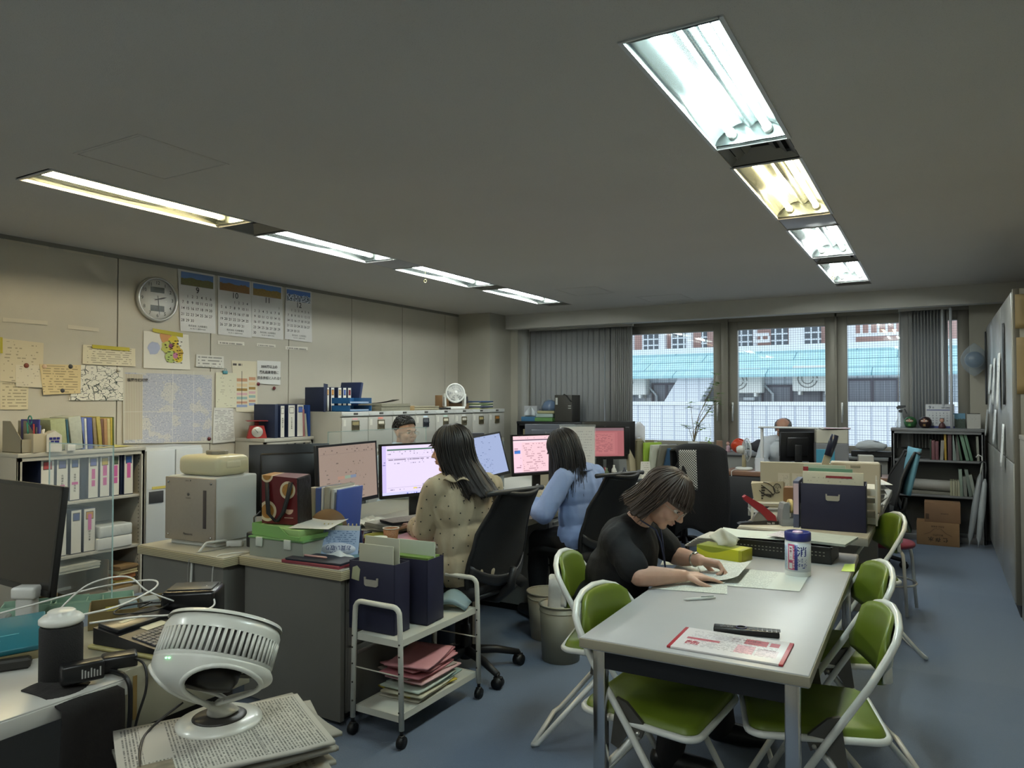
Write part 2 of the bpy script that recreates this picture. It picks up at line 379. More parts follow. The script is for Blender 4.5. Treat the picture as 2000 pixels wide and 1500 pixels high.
fixture(LS, 5.03, 6.22, W_, TUBE, 'white recessed ceiling light of the left row with a hanging pull chain', 1.5)
vent(LS, 6.22, 6.47, 'small air vent between the two farthest lights of the left row')
fixture(LS, 6.47, 7.72, W_, TUBE, 'farthest recessed ceiling light of the left row, by the pillar')
vent(LS, 7.72, 8.0, 'air vent at the window end of the left light row')
for S_, q in ((RS, 'right'), (LS, 'left')):
    fixture(S_, -3.0, -1.8, W_, TUBE*1.3, 'added white recessed ceiling light continuing the %s row, unseen far behind the viewer' % q); fixture(S_, -.7, .5, W_, TUBE*1.3, 'added white recessed ceiling light continuing the %s row, unseen just behind the viewer' % q)  # unseen fixtures, added behind the viewer to brighten the room
# ceiling access hatches
def hatch(corners, label):
    ps = [aZ(a, b, CZ) for a, b in corners]; c = sum(ps, V())/4; t = MB()
    x0, x1 = min(p.x for p in ps), max(p.x for p in ps); y0, y1 = min(p.y for p in ps), max(p.y for p in ps)
    e = .012
    for q in ((x0, y0, x1, y0+e), (x0, y1-e, x1, y1), (x0, y0+e, x0+e, y1-e), (x1-e, y0+e, x1, y1-e)): t.box(q[0]-c.x, q[1]-c.y, -.003, q[2]-c.x, q[3]-c.y, .0)
    t.box(x0+e+.006-c.x, y0+e+.006-c.y, -.0015, x1-e-.006-c.x, y1-e-.006-c.y, 0)
    o = t.obj('ceiling_hatch', M_ceil); o.location = c; tag(o, label, 'hatch', 'access hatches in the ceiling')
hatch(((190, 285), (290, 268), (430, 325), (320, 350)), 'faint square access hatch near the yellow ceiling light')
hatch(((1085, 566), (1150, 560), (1195, 570), (1130, 577)), 'small access hatch in the ceiling near the left row of lights')
hatch(((1245, 580), (1310, 575), (1350, 583), (1270, 590)), 'small access hatch in the ceiling close to the window beam')
# ================================================================ across the street
FY = 17.5
def tile_mat(a, b, sx, sz):
    g = NG('tile_cladding', .5, 'Object')
    f1 = g.M('LESS_THAN', g.M('FRACT', g.M('DIVIDE', g.x, sx)), .12); f2 = g.M('LESS_THAN', g.M('FRACT', g.M('DIVIDE', g.z, sz)), .14)
    return g.out(g.mix(g.M('MAXIMUM', f1, f2), a, b))
def roof_mat():
    g = NG('roof_sheets', .5, 'Object'); fz = g.M('FRACT', g.M('DIVIDE', g.z, .213)); row = g.M('FLOOR', g.M('DIVIDE', g.z, .213))
    a = g.M('LESS_THAN', fz, .1); xx = g.M('FRACT', g.M('DIVIDE', g.M('ADD', g.x, g.M('MULTIPLY', row, .83)), 2.1)); b = g.M('LESS_THAN', xx, .012)
    st = g.noise(1.0, g.vec(g.M('MULTIPLY', g.x, 9.0), 0.0, g.M('MULTIPLY', g.z, .8)), 3)
    c = g.mix(st, '8fc3cc', 'bfe0e4'); return g.out(g.mix(g.M('MAXIMUM', a, b), c, '5d919c'))
bz = lambda py, Y=FY: aY(1500, py, Y).z
bx = lambda px, py=800, Y=FY: aY(px, py, Y).x
b0, b1 = bx(1000), bx(2100)
B = thing('building', 'white tiled building with a pale teal sheet roof across the street', 'building', (0, FY, 0))
def bp(name, a, mt, lab=None): o = part(a, name, mt, B, lab); return o
zr1, zr0, zp = bz(678), bz(733), bz(787)
bp('wall', MB().box(b0, .0, -4, b1, .3, zr0), tile_mat('e2e6ec', 'bcc3cc', .30, .10))
bp('parapet', MB().box(b0, -.55, -4, b1, -.4, zp-.05), tile_mat('eef0f4', 'c4cad4', .30, .10))
bp('coping', MB().box(b0, -.6, zp-.05, b1, -.35, zp+.03), mat('f4f6f8', .5))
bp('roof', MB().add([(b0, -.75, zr0), (b1, -.75, zr0), (b1, .9, zr1), (b0, .9, zr1), (b0, -.75, zr0-.06), (b1, -.75, zr0-.06), (b1, 1.0, zr1-.1), (b0, 1.0, zr1-.1)],
   [(0, 1, 2, 3), (4, 7, 6, 5), (0, 4, 5, 1), (2, 6, 7, 3)]), roof_mat())
bp('ridge', MB().box(b0, .8, zr1-.05, b1, 1.0, zr1+.1), mat('eef0f2', .5))
g = NG('curtain', .8); st = g.noise(1.0, g.vec(g.M('MULTIPLY', g.x, 30.0), 0.0, 0.0), 1); M_curt = g.out(g.mix(st, '6a6a72', 'c0c0c8'))
def fwin(px0, px1, py0, py1):
    x0, x1, z1, z0 = bx(px0, 760), bx(px1, 760), bz(py0), bz(py1)
    o = bp('window', MB().box(x0-.05, -.03, z0-.05, x1+.05, .02, z0).box(x0-.05, -.03, z1, x1+.05, .02, z1+.05).box(x0-.05, -.03, z0, x0, .02, z1).box(x1, -.03, z0, x1+.05, .02, z1).box((x0+x1)/2-.03, -.03, z0, (x0+x1)/2+.03, .02, z1), mat('6e6670', .5))
    part(MB().box(x0, -.012, z0, x1, -.004, z1), 'pane', M_curt, o)
for q in ((1277, 1328, 750, 786), (1373, 1438, 750, 788), (1492, 1602, 756, 788), (1658, 1751, 746, 787)): fwin(*q)
def ac(px, py):
    x, z = bx(px, py), bz(py)
    o = bp('air_conditioner', MB().box(x-.42, -.40, z-.28, x+.42, -.05, z+.28, .03).box(x-.3, -.4, z-.36, x-.25, 0, z-.28).box(x+.25, -.4, z-.36, x+.3, 0, z-.28), mat('e8e8e2', .5))
    part(MB().tube([(x-.1+.2*math.cos(k*.4), -.41, z+.2*math.sin(k*.4)) for k in range(16)], .012, 5).tube([(x-.1+.12*math.cos(k*.4), -.41, z+.12*math.sin(k*.4)) for k in range(16)], .01, 5), 'grille', mat('8c8c88', .5), o)
    bp('drain_pipe', MB().tube([(x+.42, -.1, z-.1), (x+.6, -.1, z-.3), (x+.6, -.1, z-1.3)], .03, 6), mat('d4d8dc', .5))
ac(1240, 747); ac(1458, 744); ac(1592, 741)
x0, x1 = bx(1318, 760), bx(1362, 760)
bp('slanted_fin', MB().prism([(x0+.30, zr0), (x0+1.15, zr0), (x0+.75, zp), (x0-.1, zp)], -.58, -.2, 'y'), tile_mat('e6eaf0', 'c6ccd6', .30, .10))
bp('flue_pipe', MB().tube([(x0+1.5, -.2, zr0), (x0+1.3, -.2, zp)], .05, 8), mat('f2f2ee', .5))
bp('vent_hood', MB().box(bx(1457, 775), -.3, bz(783), bx(1479, 775), 0, bz(776), .02), mat('c8ccd0', .5))
# upper building behind the roof
UY = 24.0
u0, u1 = bx(1000, 650, UY), bx(2100, 650, UY)
ub = thing('building', 'pinkish block with balconies standing behind the teal roof', 'building', (0, UY, 0))
uz = lambda py: aY(1500, py, UY).z; ux = lambda px: aY(px, 655, UY).x
part(MB().box(u0, .0, -4, u1, .4, uz(600)), 'wall', mat('caa79e', .8, var=.1, vs=1), ub)
g = NG('lattice', .6, 'Object'); f1 = g.M('LESS_THAN', g.M('FRACT', g.M('DIVIDE', g.x, .2)), .22); f2 = g.M('LESS_THAN', g.M('FRACT', g.M('DIVIDE', g.z, .2)), .22)
M_lat = g.out(g.mix(g.M('MAXIMUM', f1, f2), '5c6268', 'dfe6ea'))
for a, b in ((1277, 1304), (1329, 1356), (1386, 1396), (1453, 1482), (1518, 1549), (1580, 1612)):
    part(MB().box(ux(a), -1.0, uz(682), ux(b), -.9, uz(600)), 'lattice_screen', M_lat, ub)
for a, b in ((1304, 1316), (1356, 1366), (1483, 1489), (1551, 1580), (1648, 1676), (1443, 1452), (1273, 1277), (1232, 1254)):
    part(MB().box(ux(a), -.96, uz(684), ux(b), -.7, uz(600)), 'white_panel', mat('eef1f3', .6), ub)
def rail(a, b, t_, bt):
    m = MB(); x0, x1 = ux(a), ux(b); m.box(x0, -1.2, uz(t_), x1, -1.1, uz(t_)+.09).box(x0, -1.2, uz(bt), x1, -1.1, uz(bt)+.09)
    n = int((x1-x0)/.19)
    for k in range(n+1): x = x0+(x1-x0)*k/n; m.box(x-.03, -1.18, uz(bt), x+.03, -1.12, uz(t_))
    part(m, 'balcony_railing', mat('f2f4f6', .5), ub)
rail(1433, 1450, 664, 676); rail(1489, 1516, 662, 674); rail(1674, 1768, 643, 670)
part(MB().box(ux(1648), -.5, uz(600)-.3, ux(1700), -.2, uz(600)), 'awning', mat('d9b9a6', .7), ub)
part(MB().box(ux(1200), -1.3, -4, ux(1800), -.6, uz(684)), 'terrace', mat('dfe3e6', .6), ub)
struct('ground_outside', MB().box(-60, WY+.6, -4.2, 40, 60, -4), mat('8a8d90', .9))
# ================================================================ furniture
M_stl = mat('b4b0a4', .45, .15, var=.05, vs=3); M_stl2 = mat('8f8b80', .5, .15, var=.05, vs=3); M_dark = mat('1a1a1c', .5); M_blk = mat('0c0c0d', .45)
M_white = mat('dedfdb', .4); M_navy = mat('1b2238', .6, var=.08, vs=20); M_paper = mat('dcdad2', .8); M_chrome = mat('c8c8c8', .18, 1)
def bookcase(name, label, x0, x1, y0, y1, top, shelves, face='+x', m=M_stl, z0=0.0, back=None, kick=.06, div=True):
    w_, d_ = (y1-y0, x1-x0) if face == '+x' else (x1-x0, y1-y0)
    if face == '+x': t = thing(name, label, 'bookcase', (x1, (y0+y1)/2, z0))     # local: depth along -x, width along y
    else: t = thing(name, label, 'bookcase', ((x0+x1)/2, y0, z0), R(-90))
    h = w_/2; H_ = top-z0
    part(MB().box(-d_, -h, 0, 0, -h+.018, H_-.03, .002), 'side_panel', m, t)
    part(MB().box(-d_, h-.018, 0, 0, h, H_-.03, .002), 'side_panel', m, t)
    part(MB().box(-d_-.003, -h-.004, H_-.03, .008, h+.004, H_, .003), 'top_panel', m, t)
    part(MB().box(-d_, -h+.018, kick, -d_+.008, h-.018, H_-.03), 'back_panel', back or m, t)
    part(MB().box(-d_+.01, -h+.018, 0, -.012, h-.018, kick, .002), 'plinth', m, t)
    a = MB().box(-.015, -h, H_-.055, 0, h, H_-.03).box(-.015, -h, 0, 0, -h+.028, H_-.03).box(-.015, h-.028, 0, 0, h, H_-.03)
    part(a, 'front_frame', m, t)
    for z in shelves: part(MB().box(-d_+.01, -h+.02, z-z0-.022, -.018, h-.02, z-z0, .002), 'shelf', m, t)
    # punched peg strip on the inner side
    a = MB()
    for k in range(int(H_/.028)-3): a.box(-.05, h-.0195, .08+k*.028, -.044, h-.018, .088+k*.028)
    part(a, 'peg_holes', M_dark, t)
    return t
bookcase('bookcase', 'low grey steel bookcase against the left wall, nearest the camera, holding white-spined binders', -5.585, -5.2, 2.53, 3.42, 1.10, (.745, .37))
bookcase('bookcase', 'low grey steel bookcase against the left wall between the note sheets and the filing cabinets', -5.585, -5.2, 4.56, 5.37-.22, 1.10, (.76, .40))
t = thing('storage_cabinet', 'pale grey steel cabinet just right of the near bookcase, tape above its dark handle', 'cabinet', (-5.2, 3.68, 0))
part(MB().box(-.38, -.25, 0, -.02, .25, 1.08, .004), 'body', mat('b9bcbc', .4, .1), t)
for y in (-.125, .125):
    d_ = part(MB().box(-.02, y-.12, .06, 0, y+.12, 1.06, .003), 'door', mat('bfc3c4', .4, .1), t)
    part(MB().box(.0, y-.10, .66, .006, y+.02, .75, .002), 'handle', mat('3a3a3c', .4), d_)
part(MB().box(.001, -.20, .765, .003, .0, .785), 'yellow_tape', mat('c9b95e', .7), t)
# filing cabinets
def filing(i, y):
    t = thing('filing_cabinet', FC[i], 'filing cabinet', (-4.86, y, 0), 0, 'grey four drawer filing cabinets along the left wall')
    w_ = .187
    part(MB().box(-.62, -w_, 0, -.02, w_, 1.335, .004), 'body', M_stl, t)
    part(MB().box(-.02, -w_, 1.29, .004, w_, 1.335, .003).box(.004, -w_+.01, 1.297, .010, w_-.01, 1.305), 'top_rail', mat('c2c2bc', .4, .2), t)
    part(MB().box(.004, -.03, 1.305, .008, .03, 1.325, .001), 'lock_plate', mat('55534d', .4, .5), t)
    for k in range(4):
        z1 = 1.28-k*.318
        d_ = part(MB().box(-.02, -w_+.004, z1-.312, 0, w_-.004, z1, .004), 'drawer', mat(['b5b2a8', 'b1aea4'][i % 2], .45, .15), t)
        part(MB().box(0, -.052, z1-.128, .004, .052, z1-.03, .001).box(.004, -.045, z1-.08, .02, .045, z1-.072).box(.004, -.052, z1-.04, .008, .052, z1-.03).box(.004, -.052, z1-.128, .008, .052, z1-.12).box(.004, -.052, z1-.128, .008, -.045, z1-.03).box(.004, .045, z1-.128, .008, .052, z1-.03), 'recessed_handle', mat('7d745c' if i != 3 else '44464a', .35, .6), d_)
        part(MB().box(.004, -.042, z1-.070, .006, .042, z1-.043), 'label_card', mat(FCc[i], .7), d_)
    if i not in (7,):
        part(MB().box(.001, -.045, 1.257, .002, .03, 1.275), 'name_sticker', mat(['d9a7a7', 'd98a7a', 'c9d2d8', 'd0e0e8', 'c9e0d2', 'dadad4', 'c8c8c0'][i], .7), t)
    part(MB().box(.001, -.165, 1.20, .002, -.13, 1.262), 'notice_sticker', mat('cfccc0', .7), t)
FC = ['grey filing cabinet nearest the camera, with a pink name sticker above its handle', 'grey filing cabinet with an orange sticker, second from the near end of the row',
      'grey filing cabinet behind the seated man, third from the near end', 'grey filing cabinet with the dark grey drawer handle, left of the clear box stack',
      'grey filing cabinet with a green sticker, in the middle of the row', 'grey filing cabinet standing right under the white fan',
      'grey filing cabinet second from the far end, white card beside its handle', 'grey filing cabinet at the far end of the row, orange and dark handle card']
FCc = ['9a8d63', 'd8d2c0', 'b0a888', '5a5c60', 'd8d0b8', 'cfcabb', 'a89a6a', 'b0762e']
for i in range(8): filing(i, 5.18+.376*(i+.5))
# low dark shelf by the window
bookcase('bookcase', 'low black shelf unit under the left blind, filled with files', -4.82, -3.9, 8.45, 8.85, 1.165, (.82, .45), '-y', mat('26272a', .4), back=mat('1a1b1d', .6))
bookcase('bookcase', 'low dark grey bookcase under the right end of the windows, daruma dolls on its top', -.42, .41, 8.70, 8.985, 1.155, (.83, .47), '-y', mat('77787a', .45, .1), back=mat('4a4a48', .6))
# tall steel cabinet on the right
t = thing('steel_cabinet', 'tall grey steel cabinet along the right side of the aisle, papers stuck on it', 'cabinet', (.44, 7.4, 0))
M_tc = mat('9b9b96', .28, .35)
part(MB().box(.02, -1.45, .08, .54, 1.45, 2.2, .004), 'body', mat('85837b', .4, .2), t)
part(MB().box(.03, -1.44, 0, .5, 1.44, .08), 'plinth', mat('2c2d30', .6), t)
for k in range(3):
    y0 = -1.44+k*.962
    for z0, z1 in ((.09, 1.02), (1.03, 2.18)):
        part(MB().box(.0, y0+.004, z0, .02, y0+.956, z1, .003), 'door', M_tc, t)
part(MB().box(.006, -1.452, .08, .045, -1.44, 2.2, .003).box(.50, -1.452, .08, .545, -1.44, 2.2, .003), 'corner_post', mat('6c6a62', .4, .2), t)
# low shelf at the right picture edge
t = bookcase('bookcase', 'low steel shelf cut off by the right picture edge, standing against the tall cabinet', .475, .98, 5.2, 5.93, 1.22, (.82, .42), '-y', mat('8a867c', .4, .2))
# ---------------------------------------------------------------- desks
M_top = mat('a7a393', .35, var=.04, vs=6); 
g = NG('laminated_edge', .5); st = g.M('LESS_THAN', g.M('FRACT', g.M('MULTIPLY', g.z, 5.0)), .35); M_edge = g.out(g.mix(st, 'b3a887', '7f745a'))
M_dsk = mat('6d6b64', .5, .1, var=.06, vs=3)
def desk(label, x0, x1, y0, y1, ped=None, pside=1, top=M_top, body=M_dsk, edge=M_edge, h=.70, edge_end=False, modesty=None):
    t = thing('office_desk', label, 'desk', ((x0+x1)/2, (y0+y1)/2, 0)); a, b = (x1-x0)/2, (y1-y0)/2
    part(MB().box(-a+.004, -b+.004, h-.004, a-.004, b-.004, h, .001), 'worktop', top, t)
    part(MB().box(-a, -b, h-.045, a, b, h-.004, .002), 'worktop_edge', edge, t)
    if edge_end:
        part(MB().box(-a+.02, -b+.02, .03, a-.02, -b+.045, h-.045), 'end_panel', body, t)
    part(MB().box(-a+.02, b-.045, .03, a-.02, b-.02, h-.045), 'end_panel', body, t)
    if modesty is not None: part(MB().box(modesty*(a-.05), -b+.045, .12, modesty*(a-.03), b-.045, h-.045), 'modesty_panel', body, t)
    if ped:
        p0, p1 = ped
        q = part(MB().box(-a+.06, p0, .05, a-.03, p1, h-.05, .004), 'pedestal', body, t)
        part(MB().box(-a+.1, p0+.03, .0, a-.08, p1-.03, .05), 'pedestal_foot', M_blk, t)
        fx = pside*(a-.03)
        for z0, z1 in ((.06, .34), (.35, .50), (.51, .645)):
            d_ = part(MB().box(fx-.004, p0+.006, z0, fx+.014, p1-.006, z1, .003), 'drawer', body, q)
            part(MB().box(fx+.014, p0+.06, z1-.04, fx+.019, p1-.06, z1-.02, .002), 'drawer_handle', mat('9a9890', .3, .6), q)
    return t
YR = [2.35, 3.55, 4.75, 5.95, 7.15]
M_wtop = mat('b9b7b0', .35)
desk('grey desk at the near end of the island, lunch bag and trays on it', -2.93, -2.27, 2.42, YR[1], (-.50, -.08), 1, edge_end=True, modesty=-1)
desk('grey desk with striped edge carrying the humidifier', -3.60, -2.935, 2.33, YR[1], (.1, .55), -1, edge_end=True, modesty=1)
desk('second desk of the island, where the woman in the blue shirt sits', -2.93, -2.24, YR[1]+.003, YR[2]+.5, (.0-.02, .34), 1, top=mat('55524c', .4), body=mat('9b9a93', .45, .1), modesty=-1)
desk('second desk of the left column, where the man with glasses sits', -3.60, -2.935, YR[1]+.003, YR[2]+.5, None, top=mat('8b887c', .4), modesty=1)
desk('white-topped desk at the far end of the island near the window', -2.93, -2.24, YR[2]+.506, 6.9, None, top=M_wtop, body=M_blk, edge=mat('a5a39c', .5), modesty=-1)
desk('far left desk of the island with the back of a black monitor on it', -3.60, -2.935, YR[2]+.506, 6.9, None, top=M_wtop, body=M_blk, edge=mat('a5a39c', .5))
# manager's desk by the window
desk('dark desk with a brown wooden top in front of the window', -1.98, -.36, 7.85, 8.27, (-.28, .28), -1, top=mat('8a6652', .35), body=mat('26282c', .5), edge=mat('7a5a48', .5), edge_end=True)
# desk group behind the meeting table
desk('grey-topped desk behind the meeting table, stapler and tape dispenser on it', -1.03, -.33, 4.42, 5.5, None, top=mat('a9a59a', .4), body=mat('7d7a72', .4), edge=mat('8c887d', .5))
desk('grey desk farther back, piled with boxes and letter trays', -1.03, -.33, 5.52, 6.9, None, top=mat('a9a59a', .4), body=mat('3a3a3a', .5), edge=mat('8c887d', .5))
# the near left desk
desk('light grey desk at the lower left corner, crowded with cables and gadgets', -3.1, -1.905, .35, 1.21, None, top=mat('b2b0aa', .3), body=mat('4a463e', .6), edge=mat('a9a7a0', .3))
# ---------------------------------------------------------------- meeting table
t = thing('meeting_table', 'white laminate meeting table with square chrome legs', 'table', (-.66, 3.04, 0), R(1))
part(MB().box(-.345, -.895, .664, .335, .905, .70, .003), 'table_top', mat('a9a8a9', .38, var=.03, vs=5), t)
part(MB().box(-.348, -.898, .668, .338, .908, .697, .002), 'table_edge', mat('968f7c', .45), t)
part(MB().box(-.30, -.86, .60, .29, -.83, .664).box(-.30, .84, .60, .29, .87, .664).box(-.30, -.83, .60, -.27, .84, .664).box(.26, -.83, .60, .29, .84, .664), 'under_frame', M_blk, t)
for x in (-.295, .285):
    for y in (-.845, .855):
        part(MB().box(x-.02, y-.02, .02, x+.02, y+.02, .664, .004), 'leg', M_chrome, t)
        part(MB().box(x-.022, y-.022, 0, x+.022, y+.022, .02, .004), 'foot_cap', M_blk, t)
# ---------------------------------------------------------------- folding chairs
def folding_chair():
    t = thing('folding_chair', 'x', 'chair', group='green and white folding chairs around the meeting table')
    pipe = mat('d5d6cf', .3, .05, coat=.3); grn = mat('5f701d', .42, var=.05, vs=5)
    def seat(k):   # rounded trapezoid outline
        pts = []
        for cx, cy, a0 in ((.16, .16, 0), (-.15, .135, 90), (-.15, -.135, 180), (.16, -.16, 270)):
            for j in range(6): a = R(a0+j*18); pts.append(((cx+.045*math.cos(a))*k, (cy+.045*math.sin(a))*k))
        return pts
    a = MB(); a.prism(seat(1.0), .425, .437); s1, s2 = seat(1.0), seat(.9); n = len(s1)
    vs = [(x, y, .437) for x, y in s1]+[(x, y, .452) for x, y in seat(.965)]+[(x, y, .458) for x, y in s2]+[(0, 0, .456)]
    fs = [(i, (i+1) % n, n+(i+1) % n, n+i) for i in range(n)]+[(n+i, n+(i+1) % n, 2*n+(i+1) % n, 2*n+i) for i in range(n)]+[(2*n+i, 2*n+(i+1) % n, 3*n) for i in range(n)]
    a.add(vs, fs, True); part(a, 'seat', grn, t)
    part(MB().tube([(x*1.03, y*1.03, .426) for x, y in seat(1.0)], .0115, 8, closed=True), 'seat_frame', pipe, t)
    # main frame: feet -> up and back over the top of the backrest
    pts = [(.235, -.205, .014), (.10, -.21, .24), (-.02, -.215, .43), (-.135, -.215, .60)]
    for j in range(9): a_ = math.pi*j/8; pts.append((-.192-.058*math.sin(a_), -.205*math.cos(a_), .695+.092*math.sin(a_)))
    pts += [(-.135, .215, .60), (-.02, .215, .43), (.10, .21, .24), (.235, .205, .014)]
    part(MB().tube(pts, .0115, 10), 'main_frame', pipe, t)
    part(MB().tube([(.225, -.205, .03), (.225, .205, .03)], .010, 8), 'front_crossbar', pipe, t)
    part(MB().tube([(.03, -.185, .42), (-.30, -.19, .03), (-.325, -.17, .014), (-.325, .17, .014), (-.30, .19, .03), (.03, .185, .42)], .011, 10), 'rear_leg_frame', pipe, t)
    for y in (-.2, .2):
        part(MB().prism([(-.055, .50), (-.02, .49), (.045, .43), (.03, .39), (-.005, .41), (-.05, .34), (-.075, .35)], y-.007, y+.007, 'y'), 'hinge', mat('5c5952', .4, .5), t)
        part(MB().tube([(.02, y-.014, .405), (.02, y+.014, .405)], .007, 8), 'rivet', mat('b9b7b0', .3, .8), t)
    def back(u, v):
        yy = -.19+.38*u; e = math.sqrt(max(0, 1-(2*u-1)**4)); zt = .655+.125*e; zb = .60-.035*(1-(2*u-1)**2)
        return (-.168-.058*(1-(2*u-1)**2)-.022*v+.010*math.sin(math.pi*v), yy, zb+(zt-zb)*v)
    part(MB().grid(back, 14, 8, -.016), 'backrest', grn, t)
    part(MB().grid(lambda u, v: tuple(V(back(u, v))+V((-.014, 0, .004))), 14, 8, -.005), 'back_shell', mat('d0d2cc', .4), t)
    return t
fc0 = folding_chair()
fcs = [(-1.19, 2.95, R(12), 'green folding chair on which the woman in black sits'), (-.83, 2.42, R(-4), 'empty green folding chair on the left side at the near table corner'),
       (-.37, 2.60, R(196), 'empty green folding chair on the right side, nearest the camera'), (-.42, 3.28, R(198), 'green folding chair second on the right side, tucked under the table'),
       (-.43, 4.76, R(200), 'green folding chair in front of the red stool, beside the desk')]
for i, (x, y, a, lb) in enumerate(fcs):
    o = fc0 if i == 0 else dup(fc0, (x, y, 0), a)
    place(o, (x, y, 0), a); o['label'] = lb
# ---------------------------------------------------------------- office chairs
def caster(a, x, y, s=1):
    a.tube([(x, y-.02, .028), (x, y+.02, .028)], .028, 14)
def office_chair(bmesh_=None, bar=True, h=.98):
    t = thing('office_chair', 'x', 'office chair'); b = mat('161617', .5); mesh_m = mat('131314', .8, bump=.3, bs=400)
    part(MB().lathe([(.001, .07), (.032, .07), (.032, .13), (.026, .25), (.016, .25), (.016, .42), (.001, .42)], 14), 'gas_column', mat('2a2a2c', .35, .4), t)
    for k in range(5):
        a = R(72*k+20); c, s_ = math.cos(a), math.sin(a)
        part(MB().tube([(.02*c, .02*s_, .115), (.17*c, .17*s_, .10), (.30*c, .30*s_, .07)], [.026, .021, .016], 8), 'base_arm', b, t)
        q = MB().at((.30*c, .30*s_, 0), (0, 0, a+.6)); q.tube([(0, -.022, .030), (0, .022, .030)], .029, 14).tube([(0, 0, .05), (0, 0, .075)], .010, 8).box(-.02, -.012, .045, .025, .012, .062, .004)
        part(q, 'caster', M_blk, t)
    part(MB().box(-.10, -.09, .40, .12, .09, .44, .015), 'tilt_mechanism', b, t)
    def st(u, v):
        x = -.24+.48*u; y = -.24+.48*v; e = ((2*u-1)**4+(2*v-1)**4); return (x*(1-.06*e), y*(1-.06*e), .495-.03*e-.01*math.sin(math.pi*u)-.03*max(0, 2*u-1)**3)
    part(MB().grid(st, 12, 12, -.055), 'seat', mat('18181a', .85, bump=.2, bs=300), t)
    # backrest: outer frame and mesh, wider at the bottom
    def bk(u, v):
        wv = .185+.045*math.sin(math.pi*min(1, v*1.15+.1))-.03*v; y = (2*u-1)*wv; z = .47+v*(h-.47)
        return (-.24-.07*v-.10*math.sin(math.pi*v*.5)*v+.05*(2*u-1)**2+.03*math.sin(math.pi*v), y, z+.02*(2*u-1)**2*(1 if v > .5 else -1))
    part(MB().grid(bk, 14, 20, .012), 'back_mesh', mesh_m, t)
    rim = [bk(0, k/14) for k in range(15)]+[bk(k/8, 1) for k in range(1, 8)]+[bk(1, 1-k/14) for k in range(15)]+[bk(1-k/8, 0) for k in range(1, 8)]
    part(MB().tube([(p[0]-.006, p[1], p[2]) for p in rim], .013, 8, closed=True), 'back_frame', b, t)
    part(MB().grid(lambda u, v: (bk(u, .06+.16*v)[0]-.022-.01*math.sin(math.pi*u), bk(u, .1)[1]*1.02, .47+(h-.47)*(.07+.11*v+.14*abs(2*u-1)**2.5)), 14, 3, .012), 'lumbar_band', mat('202124', .4), t)
    part(MB().tube([(-.05, 0, .42), (-.22, 0, .43), (-.31, 0, .50), (-.325, 0, .60)], [.03, .03, .025, .018], 10), 'back_support', b, t)
    if bar:
        zt = h; part(MB().tube([(-.36, -.20, zt+.005), (-.385, -.17, zt+.015), (-.395, 0, zt+.02), (-.385, .21, zt+.022), (-.375, .27, zt+.02)], [.010, .012, .012, .012, .014], 8), 'hanger_bar', mat('2a2a2b', .4), t)
        part(MB().tube([(-.35, -.10, zt-.03), (-.375, -.10, zt+.015)], .008, 6), 'hanger_post', b, t); part(MB().tube([(-.35, .10, zt-.03), (-.375, .10, zt+.015)], .008, 6), 'hanger_post', b, t)
    return t
oc = office_chair(); place(oc, (-2.20, 3.30, 0), R(172)); tag(oc, 'black mesh office chair of the woman in the dotted blouse', 'office chair', 'black mesh office chairs along the desk island')
dup(oc, (-2.03, 4.38, 0), R(163), 'black mesh office chair of the woman in the blue shirt')
dup(oc, (-2.12, 6.98, 0), R(128), 'black office chair with a cardigan hung over its back, near the window')
dup(oc, (-.56, 7.16, 0), R(-165), 'black office chair with a pale blue cushion by the far bookshelf')
dup(oc, (-3.95, 4.55, 0), R(8), 'black office chair of the man with glasses')
# round red stool
t = thing('round_stool', 'round stool with a dark red seat and bent white legs', 'stool', (-.30, 5.72, 0))
part(MB().lathe([(.001, .445), (.155, .445), (.165, .455), (.165, .468), (.155, .48), (.10, .487), (.001, .488)], 32), 'seat', mat('7c2b3c', .4), t)
for k in range(4):
    a = R(90*k+35); c, s_ = math.cos(a), math.sin(a)
    part(MB().tube([(.06*c, .06*s_, .44), (.13*c, .13*s_, .435), (.16*c, .16*s_, .41), (.17*c, .17*s_, .36), (.20*c, .20*s_, .01)], .011, 8), 'leg', mat('c9cbc8', .3), t)
part(MB().tube([(.17*math.cos(R(15*k)), .17*math.sin(R(15*k)), .20) for k in range(24)], .007, 6, closed=True), 'ring_brace', mat('b9bbb8', .3), t)
# waste bins
def bin_(label, x, y, r0, r1, h, c, rim=True):
    t = thing('waste_bin', label, 'waste bin', (x, y, 0)); 
    part(MB().lathe([(.001, .002), (r0, .002), (r1, h), (r1-.004, h), (r0-.004, .01), (.001, .01)], 28), 'body', mat(c, .45, .1), t)
    if rim: part(MB().tube([(r1*math.cos(R(12*k)), r1*math.sin(R(12*k)), h) for k in range(30)], .006, 6, closed=True).tube([(.985*r1*math.cos(R(12*k)), .985*r1*math.sin(R(12*k)), h-.035) for k in range(30)], .003, 6, closed=True), 'rolled_rim', mat(c, .4, .2), t)
    return t
bin_('tall beige metal waste bin with a white bag of paper in it', -1.84, 3.72, .105, .12, .31, '8a8674')
part_bag = MB()
def bag(u, v):
    a = 2*math.pi*u; r = .085*(1+.06*math.sin(5*a)); f = 1-.12*v; return (r*math.cos(a)*f, r*math.sin(a)*(1-.45*v), .02+v*.43+.012*math.sin(3*a)*v)
o = MB().grid(bag, 28, 8, .003).obj('paper_bag', mat('c9c9c2', .7, bump=.5, bs=12)); o.location = (-1.84, 3.72, 0); tag(o, 'white paper bag standing in the beige waste bin', 'bag')
bin_('cream plastic waste bin behind the beige one', -2.08, 4.02, .10, .125, .28, 'a8a08c')
bin_('grey round waste bin on the floor under the meeting table', -.68, 3.55, .11, .13, .24, '8b8680')
